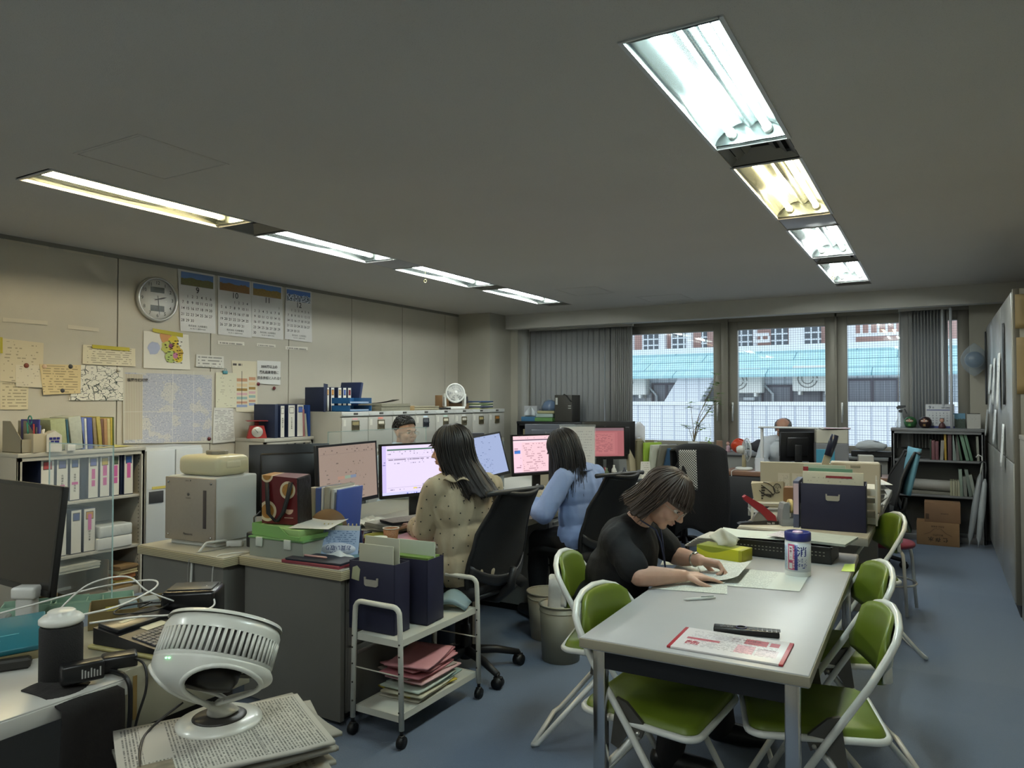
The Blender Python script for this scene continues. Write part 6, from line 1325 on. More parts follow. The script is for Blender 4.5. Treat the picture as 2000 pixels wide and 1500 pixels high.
# ---- second desk things
ream('stack of pink and white document files at the elbow of the blue shirt', -2.32, 4.18, Z7, .17, .25, .075, 'b9b0aa', None, R(10))
for k in range(4): SH('file_folder', ('pink folder third from the top of the document stack', 'dusty pink folder in the middle of the document stack', 'pink folder near the top of the document stack', 'white sheet topping the document stack')[k], 'folder', (-2.325, 4.19, Z7+.0765+.004*k), .17, .24, mat(('a8686a', 'b07a78', 'c08a88', 'cbcbc6')[k], .7), R(8+3*k))
ream('grey magazines below the document stack at the desk corner', -2.45, 3.98, Z7, .20, .30, .03, '8a8d88', None, R(-8))
ream('white magazines with a dark red cover between chair and monitor', -2.50, 4.35, Z7, .20, .30, .035, 'b6bebc', None, R(5))
BX('sticky_notes', 'pink sticky note block below the bluish monitor', 'sticky notes', (-2.60, 4.38, Z7+.037), (.03, .03, .03), 'c58aa0', 0)
BX('sticky_notes', 'green sticky note block below the bluish monitor', 'sticky notes', (-2.58, 4.46, Z7+.037), (.03, .03, .03), '8fb06a', 0)
t = thing('desk_calendar', 'small white desk calendar below the pink chat monitor', 'calendar', (-2.55, 4.78, Z7), R(62))
part(MB().prism([(-.03, 0), (.03, 0), (0, .115)], -.075, .075, 'x'), 'card_stand', mat('c0bda8', .7), t); part(MB().at((0, -.0165, .058), (R(-14.6), 0, 0)).box(-.07, -.0008, -.052, .07, .0, .05), 'dates_leaf', PR('c6c4b4', '77736a', 8, .6, 12, pl='xz'), t)
BX('candy_box', 'yellow snack box below the small desk calendar', 'box', (-2.42, 4.70, Z7), (.10, .06, .025), 'b9a23a', R(30))
for k, (x, y, c, lb) in enumerate(((-2.40, 4.82, '2f4a6a', 'blue bottle cap like trinket by the yellow snack box'), (-2.36, 4.92, '8a3a3a', 'red trinket right of the blue one'), (-2.33, 5.0, 'a38a50', 'tan round tape roll on the second desk'))):
    o = MB().lathe([(.001, 0), (.025, 0), (.027, .015), (.02, .025), (.001, .026)], 16).obj('trinket', mat(c, .4)); place(o, (x, y, Z7)); tag(o, lb, 'trinket')
for k, (c, lb) in enumerate((('c06a70', 'pink note pad holder right of the small calendar'), ('1f1a22', 'black pen stand with pink notes right of the small calendar'))): BX('note_holder', lb, 'stand', (-2.43+.05*k, 5.12, Z7), (.04, .08, (.07, .10)[k]), c, R(10))
for k in range(5): BX('paper_file', ('cream', 'grey', 'pale green', 'tan', 'mauve')[k]+' file standing behind the pink chat monitor', 'file', (-2.70+.0*k, 5.30+.035*k, Z7), (.22, .022, .24), ('c3bfae', '8d8f92', 'a3b29a', 'a5916f', '8d7386')[k], R(6), grp='files behind the chat monitor')
BX('document_file', 'orange brown file edge standing right of the dotted shoulder', 'file', (-2.63, 4.06, Z7), (.02, .16, .27), '8a6a3a', R(-20)); SH('paper_sheet', 'white sheet on the desk under the hand of the blue shirt', 'paper', (-2.31, 4.42, Z7), .15, .16, mat('d0d2d0', .7), R(25))
# clear drawer unit on the left desk and document stand
t = thing('drawer_unit', 'clear plastic drawer unit on the desk behind the dark haired head', 'drawers', (-3.40, 5.35, Z7), R(-10))
for k in range(4): part(MB().box(-.15, -.12, .002+.10*k, .15, .12, .095+.10*k, .004), 'drawer', mat('8d9a9c', .2, alpha=.6), t)
t = thing('document_stand', 'upright sheet of printed paper in a clear stand in front of the black monitor back', 'stand', (-2.90, 6.22, Z7), R(32)); part(MB().box(-.16, -.003, .0, .16, 0, .50), 'printed_sheet', PR('c9c9c6', '8f8f94', 20, .5, 30, pl='xz', y0=.4), t); part(MB().box(-.17, .001, 0, .17, .004, .52).box(-.1, -.05, 0, .1, .05, .004), 'clear_plate', M_acr, t)
# ---- far end of the island: files, fan-fold, bottles, mouse
for k, (x, y, w_, h, c, tl, lb) in enumerate(((-2.62, 7.10, .05, .36, 'a99f84', 8, 'tall tan envelopes standing at the far desk end'), (-2.55, 7.14, .03, .34, '6f6a50', 2, 'olive brown files at the far desk end'), (-2.50, 7.18, .03, .32, '8fae3a', -2, 'bright green clear file at the far desk end'), (-2.45, 7.2, .04, .30, 'b5b8aa', -8, 'leaning pale files at the far desk end'), (-2.40, 7.24, .03, .31, '6f6d62', -16, 'grey files leaning to the right at the far desk end'), (-2.34, 7.28, .02, .28, '30506e', -18, 'dark blue file leaning outermost at the far desk end'))):
    o = MB().box(-w_/2, -.11, 0, w_/2, .11, h, .002).obj('paper_file', mat(c, .6)); place(o, (x, y-.05, Z7), rot=(0, R(-tl), R(-30))); tag(o, lb, 'file', 'files standing at the far desk end')
desk('side table with files beyond the white-topped desk', -2.88, -2.24, 6.93, 7.45, None, top=M_wtop, body=M_blk, edge=mat('a5a39c', .5))
o = MB().grid(lambda u, v: (-.05+.10*u, .0+.03*v, .16*v+.03*math.sin(4*u)), 6, 4, .002).obj('paper_sheet', mat('c9ccd2', .7)); place(o, (-2.59, 7.04, Z7+.34), R(20)); tag(o, 'folded white paper sticking up out of the tall envelopes', 'paper')
t = thing('desk_calendar', 'narrow white desk calendar before the files at the far desk end', 'calendar', (-2.42, 6.72, Z7), R(40)); part(MB().prism([(-.03, 0), (.03, 0), (0, .16)], -.045, .045, 'x'), 'card_stand', PR('c9c6bc', '77736a', 8, .5, 10, pl='xz'), t)
BX('tablet', 'white tablet lying on the far white desk', 'tablet', (-2.40, 6.52, Z7), (.18, .12, .01), 'd3d6da', R(30)); BX('stapler', 'dark stapler on the far white desk', 'stapler', (-2.36, 6.36, Z7), (.12, .035, .03), '24262a', R(60), .008)
BX('marker_pen', 'violet and white marker lying at the front of the far white desk', 'pen', (-2.38, 6.18, Z7), (.12, .03, .02), '8a84b4', R(30), .008)
o = MB().grid(lambda u, v: (-.14+.28*u, -.09+.18*v, .008+.05*math.sin(math.pi*u)*math.sin(math.pi*v)), 10, 8, .006).obj('cloth_case', mat('8a7a62', .8)); place(o, (-2.56, 6.42, Z7+.006), R(10)); tag(o, 'beige soft pouch lying on the far white desk', 'pouch')
for k in range(7):
    c = ('6a8fa0', 'c9c9c4', '4a5a3a', 'b5b6ae', '7a2f3a', 'd0d2cc', '3a3f4c')[k]; o = MB().lathe([(.001, 0), (.022, 0), (.022, .06+.015*(k % 3)), (.009, .08+.015*(k % 3)), (.009, .10+.015*(k % 3)), (.001, .10+.015*(k % 3))], 14).obj('bottle', mat(c, .3)); place(o, (-2.72+.055*(k % 4), 6.00+.11*k-.02*(k % 2), Z7)); tag(o, ('pale blue', 'white', 'olive', 'grey', 'wine red', 'cream', 'slate')[k]+' little bottle on the far desks beside the reddish monitor', 'bottle', 'little bottles beside the reddish monitor')
# ================================================================ the white cart
M_wp = mat('c9c8bc', .35); t = thing('trolley_cart', 'white metal utility cart on casters carrying navy document boxes', 'cart', (0, 0, 0))
CX0, CX1, CY0, CY1 = -2.20, -1.955, 2.435, 3.03
for y in (CY0, CY1):
    s_ = -1 if y == CY0 else 1
    pts = [(CX0-.012, y, .075), (CX0-.004, y, .45), (CX0, y, .535)]+[(CX0+.035-.035*math.cos(R(a_)), y, .545+.035*math.sin(R(a_))) for a_ in (20, 45, 70, 90)]+[(CX1-.035+.035*math.sin(R(a_)), y, .545+.035*math.cos(R(a_))) for a_ in (0, 20, 45, 70)]+[(CX1, y, .535), (CX1+.004, y, .45), (CX1+.012, y, .075)]
    part(MB().tube(pts, .0115, 10), 'end_frame', M_wp, t)
    part(MB().tube([(CX0-.002, y, .295), (CX1+.002, y, .295)], .003, 6), 'wire_rail', M_wp, t)
    a = MB()
    for x in (CX0-.006, CX1+.006):
        for z in (.15, .23, .31, .38, .43): a.tube([(x, y-.0125, z), (x, y+.0125, z)], .004, 8)
    part(a, 'bolt_holes', mat('3a3630', .5, .5), t)
for z in (.13, .44):
    part(MB().box(CX0+.006, CY0+.006, z-.028, CX1-.006, CY1-.006, z-.024).box(CX0+.006, CY0+.004, z-.028, CX1-.006, CY0+.010, z).box(CX0+.006, CY1-.010, z-.028, CX1-.006, CY1-.004, z).box(CX0+.002, CY0+.004, z-.028, CX0+.008, CY1-.004, z).box(CX1-.008, CY0+.004, z-.028, CX1-.002, CY1-.004, z).box(CX0+.006, CY0+.006, z-.006, CX1-.006, CY1-.006, z-.002), 'shelf', mat('c3c2b6', .4), t)
for x in (CX0-.012, CX1+.012):
    for y in (CY0, CY1):
        part(MB().tube([(x-.011, y, .026), (x+.011, y, .026)], .026, 14).tube([(x, y, .05), (x, y, .085)], .008, 8).box(x-.012, y-.012, .035, x+.012, y+.012, .056, .004), 'caster', M_blk, t)
def docbox(label, loc, rz, w_=.25, d_=.11, h_=.32, handle=True, side=None):
    t = thing('document_box', label, 'box', loc, rz, 'navy cardboard document boxes'); m = mat('1d1d36', .6, var=.05, vs=30)
    part(MB().box(-w_/2, -d_/2, 0, w_/2, -d_/2+.004, h_, .001).box(-w_/2, d_/2-.004, 0, w_/2, d_/2, h_, .001).box(-w_/2, -d_/2, 0, -w_/2+.004, d_/2, h_, .001).box(w_/2-.004, -d_/2, 0, w_/2, d_/2, h_, .001).box(-w_/2, -d_/2, 0, w_/2, d_/2, .004), 'box_body', m, t)
    if handle: part(MB().at((0, -d_/2-.0005, h_*.72)).prism([(-.038, .018), (-.030, .018), (-.030, .008), (.030, .008), (.030, .018), (.038, .018), (.036, -.014), (.028, -.020), (-.028, -.020), (-.036, -.014)], -.006, .004, 'y'), 'handle', mat('a39e92', .4), t)
    return t
b1 = docbox('navy document box with a cream handle, at the near end of the cart', (-2.15, 2.535, .441), R(2), .25, .11, .30)
part(MB().at((-.085, -.0655, .245), (0, R(8), 0)).prism([(-.022, -.03), (.020, -.03), (.020, .022), (0, .034), (-.022, .022)], -.002, 0, 'y'), 'hanging_tag', mat('aeb08e', .7), b1); b1.children[-1].location = (0, .010, 0)
part(MB().box(-.09, .01, .02, .10, .016, .40, .002).box(-.10, -.02, .02, .09, -.014, .37, .002), 'clear_folder', mat('a9a996', .4), b1)
b2 = docbox('navy document box farther along the cart with a pale green folder inside', (-2.10, 2.73, .441), R(4), .22, .14, .29, False); part(MB().box(-.10, .0, .02, .105, .006, .36, .001), 'pale_folder', mat('aab4a0', .4), b2); part(MB().box(-.10, -.05, .02, .10, .05, .295), 'green_files', mat('6c8a44', .6), b2)
o = MB().grid(lambda u, v: (-.09+.18*u, -.05+.10*v, .02+.06*math.sin(math.pi*u)*(.5+.5*v)), 10, 6, .02).obj('magazine', mat('7f9499', .5)); place(o, (-2.05, 2.95, .442), R(20)); tag(o, 'curled grey blue magazine at the far end of the cart top', 'magazine')
for k in range(13):
    c = ('b9b4a4', 'c2ae36', 'b9b49c', '8fa9a4', 'a9b4a8', 'a56a6c', 'c9a0a0', '9a8d84', 'b06c72', 'a8666c', 'b87a7e', 'b4747a', 'bd8286')[k]; rnd = random.Random(k+50)
    sy = .30; o = MB().grid(lambda u, v: (-.105+.21*u, -sy/2+sy*v, .004*math.sin(3*v+k)+.012*(k/13)*(2*v-1)**2), 4, 8, -.007).obj('file_folder', mat(c, .6)); place(o, (-2.08+rnd.uniform(-.02, .02), 2.74+rnd.uniform(-.04, .04), .1305+.0115*k), R(rnd.uniform(-14, 14)))
    tag(o, ('cream folder at the very bottom of the cart', 'bright yellow folder low in the stack on the cart', 'cream folder just above the yellow one', 'blue green folder on the lower cart shelf', 'pale green folder on the lower cart shelf', 'dark pink folder in the lower half of the cart stack', 'light pink folder in the cart stack', 'grey brown folder in the middle of the cart stack', 'pink folder fifth from the top on the cart', 'pink folder fourth from the top on the cart', 'pink folder third from the top on the cart', 'pink folder second from the top on the cart', 'pink folder topping the stack on the lower cart shelf')[k], 'folder', 'folders piled on the lower shelf of the cart')
# ================================================================ meeting table things
WB = Z7+.0005
SHq('newspaper_clipping', 'printed sheet lying below the forearm of the reading woman', 'paper', ((1300, 1122), (1421, 1126), (1420, 1161), (1272, 1150)), PR('c6c9c0', '6e726e', 40, .62, 60, pl='xy', x0=.03, x1=.97), WB, 'papers in front of the reading woman', 0)
SHq('newspaper_clipping', 'sheet of four columns lying toward the table centre', 'paper', ((1455, 1112), (1580, 1124), (1562, 1156), (1400, 1143)), PR('c8cbc4', '74787a', 24, .6, 50, pl='xy', x0=.05, x1=.6), WB, 'papers in front of the reading woman', 0)
SHq('newspaper', 'folded newspaper page held up by the reading woman, lower part', 'newspaper', ((1330, 1098), (1440, 1104), (1415, 1140), (1300, 1125)), PR('bfc2ba', '70746f', 34, .6, 40, pl='xy', x0=.03, x1=.97), WB+.004, 'papers in front of the reading woman', 0)
SHq('newspaper', 'newspaper page lifted at its right corner by the reading woman', 'newspaper', ((1360, 1098), (1468, 1106), (1442, 1136), (1375, 1134)), PR('c9ccc6', '6a6e70', 30, .6, 36, pl='xy', x0=.03, x1=.97), WB+.010, 'papers in front of the reading woman', .022)
SHq('paper_sheet', 'white sheet lying under the left hand of the reading woman', 'paper', ((1300, 1085), (1463, 1092), (1440, 1104), (1290, 1104)), mat('c3c6bf', .7), WB-.0003, 'papers in front of the reading woman')
def pen(label, p, q, z, c): a, b = aZ(*p, z), aZ(*q, z); t = thing('ballpoint_pen', label, 'pen', tuple(a)); d = (b-a); part(MB().tube([(0, 0, 0), d*.08, d*.1, d*.85, d*.87, d], [.001, .004, .0052, .0052, .0042, .0035], 8), 'barrel', mat(c, .3), t); part(MB().tube([d*.55+V((0, 0, .006)), d*.95+V((0, 0, .006))], .0012, 5), 'clip', mat('3f5a4c', .4), t)
pen('white ballpoint pen lying on the meeting table', (1335, 1171), (1397, 1167), Z7+.0058, 'cfd1cc')
ps = [aZ(*q, Z7) for q in ((1300, 1262), (1345, 1228), (1557, 1262), (1520, 1305))]; cM = sum(ps, V())/4
g = NG('magazine_print', .35); cc = g.mix(0.0, 'd6d0d0', 'd6d0d0')
for x0, x1, y0, y1, cl_ in ((.10, .40, .47, .56, 'b8505c'), (.12, .24, .24, .40, 'b03444'), (.60, .80, .62, .86, 'b8424e'), (.30, .55, .60, .85, 'c9c3c6'), (.56, .72, .20, .55, 'd4a0a8'), (.74, .92, .20, .50, 'c9b4b8'), (.82, .90, .66, .84, 'b0384a')): cc = g.mix(g.box(x0, x1, y0, y1, g.x, g.y), cc, cl_)
cc = g.mix(g.M('MULTIPLY', g.lines(22, .5, 34, x0=.12, x1=.90, y0=.16, y1=.9, fill=.4), .55), cc, '5a4450')
cc = g.mix(g.M('GREATER_THAN', g.x, .965), cc, 'b0303c'); cc = g.mix(g.M('LESS_THAN', g.x, .035), cc, 'a82834'); M_mag = g.out(cc)
t = thing('magazine', 'red and white printed magazine lying at the near end of the meeting table', 'magazine', (cM.x, cM.y, Z7+.0006), R(1)); part(MB().box(-.168, -.105, 0, .168, .105, .006, .001), 'cover', M_mag, t)
a = MB().at((-.10, -.035, .0066)); a.text('マイナビ', .020, 0, .006, 0, .01).text('受付中', .016, 0, -.014, 0, .006); part(a, 'title_lettering', mat('e8dcdc', .5), t)
a = MB().at((.03, .055, .0066)); a.text('ご案内 資料請求', .014, 0, 0).text('お申込み 10/1', .012, 0, -.022).text('お問合せ', .012, .08, -.06); part(a, 'small_lettering', mat('5a2a34', .5), t)
p, q = aZ(1392, 1234, Z7), aZ(1521, 1246, Z7); d = q-p; t = thing('remote_control', 'black television remote control on the meeting table', 'remote', tuple((p+q)/2+V((0, .012, .0006))), math.atan2(d.y, d.x)); L = d.length/2
part(MB().box(-L, -.023, 0, L, .023, .018, .004), 'casing', mat('121214', .35), t)
a = MB()
for i in range(4):
    for j in range(3): a.box(-L+.02+.011*i, -.014+.010*j, .018, -L+.028+.011*i, -.007+.010*j, .020)
for i in range(7):
    for j in range(2): a.box(.01+.014*i, -.015+.016*j, .018, .020+.014*i, -.003+.016*j, .0197)
part(a, 'buttons', mat('55585c', .5), t)['kind'] = 'stuff'; part(MB().lathe([(.013, .018), (.017, .018), (.017, .0205), (.013, .0205)], 24, (-.015, 0, 0), ends=False), 'round_pad', mat('3a3c5a', .4), t)
t = thing('wipes_canister', 'white wet wipes canister with a blue lid and blue Japanese lettering', 'canister', (-.525, 3.36, WB))
g = NG('label_print', .35); ang = g.M('ARCTAN2', g.M('SUBTRACT', g.y, .5), g.M('SUBTRACT', g.x, .5)); cc = g.mix(0.0, 'c3c7cb', 'c3c7cb')
def band(a0, a1, z0, z1, c_): 
    global cc
    cc = g.mix(g.box(R(a0), R(a1), z0, z1, ang, g.z), cc, c_)
band(-128, -88, .06, .96, 'b8446c'); band(-122, -104, .40, .90, 'd8d6d8'); band(-122, -106, .1, .3, 'cfd0d6'); band(-96, -82, .06, .96, '2c2f7c'); band(-180, -134, .06, .9, 'a9bcd0')
cc = g.mix(g.M('MULTIPLY', g.lines(24, .5, 40, x0=R(-180), x1=R(-134), y0=.1, y1=.85, X=ang, Y=g.z), .8), cc, '3a5a8a'); M_lab = g.out(cc)
part(MB().lathe([(.001, 0), (.050, 0), (.052, .004), (.052, .150), (.001, .150)], 40), 'bottle_body', mat('d6d8d6', .35), t)
part(MB().lathe([(.0524, .022), (.0527, .022), (.0527, .142), (.0524, .142)], 48, ends=False), 'label', M_lab, t)
part(MB().lathe([(.001, .150), (.053, .150), (.054, .154), (.054, .182), (.050, .186), (.046, .186), (.044, .180), (.001, .180)], 40), 'lid', mat('20286e', .35), t); part(MB().lathe([(.001, .180), (.022, .180), (.020, .186), (.001, .187)], 20, (0, 0, 0)), 'pink_flap', mat('c9a9c9', .4), t)
def cyltext(s, size, a0, z, r=.0531, vert=True, cls='24307c', sp=None, nm='lettering'):
    a = MB(); sp = sp or size*1.05
    for k, ch in enumerate(s):
        vs, fs = glyphs(ch, .012); out = []
        for v in vs: t_ = R(a0)+(v.x*size)/r; out.append((r*math.cos(t_), r*math.sin(t_), z-k*sp+v.y*size))
        a.add(out, fs)
    part(a, nm, mat(cls, .4), t)
cyltext('消毒', .044, -62, .105, sp=.050); cyltext('アルコールタオル', .010, -100, .115, cls='e8e8ec'); cyltext('除菌ウェット', .011, -113, .118, cls='8a2a4a'); cyltext('80', .011, -93, .128, cls='2c2f7c', sp=.0)
t = thing('tissue_box', 'yellow green tissue box with a white tissue sticking out', 'tissue box', (-.885, 3.545, WB), R(-13))
g = NG('tissue_print', .5); n_ = g.M('GREATER_THAN', g.M('ADD', g.z, g.M('MULTIPLY', g.M('SINE', g.M('MULTIPLY', g.x, 5.0)), .3)), .8); cc = g.mix(n_, 'b5b41c', '7d8420'); cc = g.mix(g.M('GREATER_THAN', g.x, .93), cc, '98961e'); part(MB().box(-.115, -.055, 0, .115, .055, .055, .001), 'carton', g.out(cc), t)
part(MB().grid(lambda u, v: ((-.055+.11*u)*(.6+.8*v)+.01*math.sin(5*v), (.022*math.sin(7*u)+.02*(v-.4))*v, .053+.085*v*(1-.55*abs(2*u-1)**1.8)), 20, 8, .002), 'tissue', mat('c9c7ba', .8, bump=.3, bs=30), t)
t = thing('paper_basket', 'black perforated plastic basket full of papers at the far end of the meeting table', 'basket', (-.66, 3.755, WB), R(-2))
part(MB().box(-.24, -.115, 0, .24, .115, .004).box(-.24, -.115, 0, .24, -.112, .075).box(-.24, .112, 0, .24, .115, .075).box(-.24, -.115, 0, -.237, .115, .075).box(.237, -.115, 0, .24, .115, .075).box(-.246, -.121, .072, .246, -.111, .078).box(.236, -.121, .072, .246, .121, .078).box(-.246, -.121, .072, -.236, .121, .078), 'basket_body', mat('121413', .45), t)
a = MB()
for k in range(26):
    for z in (.035, .05): a.box(-.22+.017*k, -.1158, z, -.212+.017*k, -.1149, z+.004)
part(a, 'perforations', mat('7d7a70', .6), t)['kind'] = 'stuff'
part(MB().box(-.225, -.1, .005, .225, .1, .066), 'papers_inside', mat('8d9196', .7), t)
SH('paper_sheet', 'large blank white paper on top of the black basket', 'paper', (-.80, 3.76, WB+.082), .30, .21, mat('c3cac4', .7), R(8), 'papers on the black basket', .008)
ream('flat newspapers projecting over the right end of the black basket', -.50, 3.80, WB+.081, .30, .24, .012, '9aa096', 'papers on the black basket', R(-8))
SH('leaflet', 'printed leaflet with a purple frame on the black basket', 'leaflet', (-.64, 3.75, WB+.097), .12, .16, PR('c3bcc4', '7a6284', 10, .5, 8, pl='xy'), R(-12), 'papers on the black basket')
for k in range(7):
    o = MB().grid(lambda u, v: (-.135+.27*u, -.10+.2*v, .006*math.sin(3*u)), 5, 4, .006).obj('newspaper', PR('c0beb6', '86807a', 18, .55, 14, pl='xy') if k < 6 else PR('c6c4bc', 'a8606a', 14, .5, 10, pl='xy')); place(o, (-.965+.012*k-.02, 3.80-.006*k, WB+.008+.0085*k), R(-4)); tag(o, ('lowest', 'second lowest', 'third lowest', 'fourth', 'third highest', 'second highest', 'topmost')[k]+' newspaper in the fanned pile behind the tissue box', 'newspaper', 'fanned newspapers behind the tissue box')
SHq('sticky_note', 'yellow green sticky note near the right edge of the table', 'note', ((1650, 1102), (1670, 1103), (1669, 1118), (1643, 1116)), mat('b9cf6a', .7), WB, None, .003)
# ================================================================ desks behind the meeting table
t = thing('heavy_stapler', 'heavy duty stapler with a dark red lever on the desk behind the table', 'stapler', (-.945, 4.575, Z7+.001), R(30))
part(MB().prism([(-.11, 0), (.12, 0), (.12, .022), (.07, .026), (-.10, .014), (-.115, .006)], -.025, .025, 'y'), 'base', mat('1a1718', .35), t)
part(MB().prism([(-.085, .165), (-.07, .178), (.03, .12), (.105, .055), (.112, .022), (.06, .024), (.02, .07), (-.03, .11), (-.075, .145)], -.020, .020, 'y'), 'lever', mat('8a2028', .35), t)
part(MB().prism([(-.03, .02), (.06, .02), (.04, .07), (.0, .075), (-.02, .05)], -.014, .014, 'y'), 'magazine_rail', mat('8d8a86', .3, .8), t)
part(MB().at((.075, -.0255, .011), RYN).text('No. 80', .016, 0, 0, 0, .01), 'number_lettering', mat('c9c7c2', .5), t)
t = thing('tape_dispenser', 'grey tape dispenser with a roll of clear yellowish tape', 'tape dispenser', (-.765, 4.64, Z7+.001), R(30)); m_ = mat('84878a', .45)
part(MB().box(-.065, -.04, 0, .065, .04, .045, .006).prism([(-.065, .04), (-.018, .04), (-.018, .125), (-.03, .14), (-.05, .135), (-.06, .10)], -.04, .04, 'y').prism([(.018, .04), (.065, .04), (.062, .10), (.052, .135), (.03, .14), (.018, .125)], -.04, .04, 'y'), 'body', m_, t)
a = MB().at((0, 0, .115), (0, R(90), 0)); a.lathe([(.026, -.009), (.042, -.009), (.042, .009), (.026, .009)], 28); part(a, 'tape_roll', mat('c2ad72', .35), t); part(MB().at((0, 0, .115), (0, R(90), 0)).lathe([(.001, -.018), (.024, -.018), (.024, .018), (.001, .018)], 20), 'spool', mat('6f7274', .4), t)
SH('paper_sheet', 'white sheets under the stapler and tape dispenser', 'paper', (-.86, 4.56, Z7), .34, .22, mat('c6c5bb', .7), R(2))
b3 = docbox('large navy document box with a cream handle on the desk behind the table', (-.53, 4.70, Z7+.001), R(3), .345, .25, .265)
part(MB().box(-.165, -.06, .02, .16, -.05, .33, .002), 'white_form_folder', PR('b9b7a8', '88857a', 16, .4, 20, pl='xz', y0=.7), b3); part(MB().box(-.17, .0, .02, .10, .01, .345), 'green_folder', mat('5f8a74', .6), b3); part(MB().box(-.17, .05, .02, .06, .06, .36), 'pale_folder', mat('a9b5a4', .6), b3)
part(MB().box(-.04, -.0615, .295, .10, -.0602, .308), 'red_strip', mat('8a2c34', .6), b3); part(MB().box(-.168, -.012, .27, -.14, -.002, .352), 'red_index', mat('8a2c34', .6), b3)
o = MB().box(-.016, -.13, 0, .016, .13, .275, .002).obj('ring_binder', mat('4a5068', .6)); place(o, (-.728, 4.70, Z7+.001), R(3)); tag(o, 'binder with a pink and white spine pressed to the large navy box', 'binder'); part(MB().box(-.014, -.1315, .08, .014, -.1302, .26), 'spine_label', mat('c0a9b0', .6), o)
# bag with a wave and face emblem
t = thing('paper_bag', 'crumpled cream paper bag printed with a black line emblem of a face with waves', 'bag', (-.93, 4.86, Z7+.11), R(18))
part(MB().add([(-.09, -.03, 0), (.09, -.03, 0), (.09, .03, 0), (-.09, .03, 0), (-.11, -.025, .11), (.08, -.035, .13), (.10, .02, .115), (-.10, .03, .12)], [(0, 3, 2, 1), (0, 1, 5, 4), (1, 2, 6, 5), (2, 3, 7, 6), (3, 0, 4, 7), (4, 5, 6, 7)]), 'bag_body', mat('a59c84', .7, bump=.4, bs=20), t)
a = MB(); 
for k in range(3): a.tube([(-.02+.012*k+.05*math.sin(q*.45)-.02, -.037, .02+.018*k+.02*math.cos(q*.6+k)+.006*q) for q in range(9)], .0028, 4)
for k in range(5): a.box(-.05, -.038, .015+.017*k, -.04+.004*k, -.034, .023+.017*k)
a.tube([(.045+.022*math.cos(q*.5), -.037, .085+.03*math.sin(q*.5)) for q in range(12)], .0022, 4).tube([(.035, -.038, .092), (.042, -.038, .094)], .0018, 4).tube([(.052, -.038, .092), (.059, -.038, .094)], .0018, 4).tube([(.047, -.038, .09), (.049, -.038, .078)], .0016, 4).tube([(.041, -.038, .070), (.053, -.038, .070)], .0018, 4); part(a, 'line_emblem', M_ink, t)
t = thing('plastic_basket', 'white plastic rack carrying boxes on the desk behind the table', 'rack', (-.93, 4.86, Z7+.001), R(18))
part(MB().box(-.12, -.09, .10, .12, .09, .108, .003).box(-.12, -.09, .045, .12, .09, .05), 'shelf', mat('c9c9c2', .4), t)
for sx in (-.11, .11):
    for sy in (-.08, .08): part(MB().box(sx-.008, sy-.008, 0, sx+.008, sy+.008, .10, .002), 'leg', mat('c9c9c2', .4), t)
BX('cardboard_box', 'small open brown box beside the cream paper bag', 'box', (-.80, 4.92, Z7+.001), (.12, .10, .20), '7f5c3c', R(18), .001)
BX('cardboard_box', 'reddish brown box with small bottles behind the tape dispenser', 'box', (-.66, 4.90, Z7+.001), (.12, .10, .15), '8a4c34', R(10), .001)
BX('first_aid_box', 'white carton behind the tape dispenser at the left of the navy box', 'box', (-.72, 4.78, Z7+.001), (.10, .06, .06), 'b9b4aa', R(5), .001)
# large standing folders and panels
BX('display_board', 'large beige board standing upright behind the stapler', 'board', (-.86, 5.42, Z7+.001), (.46, .03, .315), 'a8a393', R(12), .004)
t = BX('storage_case', 'white flat case standing behind the large navy box', 'case', (-.48, 5.42, Z7+.001), (.30, .10, .335), 'b3ac9c', R(8), .008); part(MB().box(-.03, -.054, .30, .03, -.049, .318, .002), 'latch', mat('8f897a', .4), t)
for k, (x, lb) in enumerate(((-.93, 'paper slip in a clear sleeve on the beige board, left'), (-.84, 'paper slip in a clear sleeve on the beige board, right'))): BX('paper_slip', lb, 'paper', (x, 5.385+.018*k, Z7+.02), (.075, .004, .22), PR('b9b6ab', '6d6a64', 10, .4, 8, pl='xz', vert=True), R(12), 0)
t = thing('paper_cutter', 'paper cutter with a long beige arm raised and a dark blue grip', 'cutter', (-.70, 5.10, Z7+.001), R(20))
part(MB().box(-.17, -.13, 0, .17, .13, .03, .004), 'base_board', mat('6a6a64', .5), t)
part(MB().prism([(-.04, .03), (.0, .03), (.115, .40), (.075, .415)], -.0185, .0, 'y'), 'arm', mat('a39c86', .4), t); part(MB().tube([(.09, -.012, .39), (.12, -.012, .48), (.135, -.012, .525)], [.024, .027, .022], 12), 'grip', mat('1c2036', .3), t); part(MB().tube([(-.02, -.03, .06), (-.02, .02, .06)], .03, 14), 'pivot', M_blk, t)
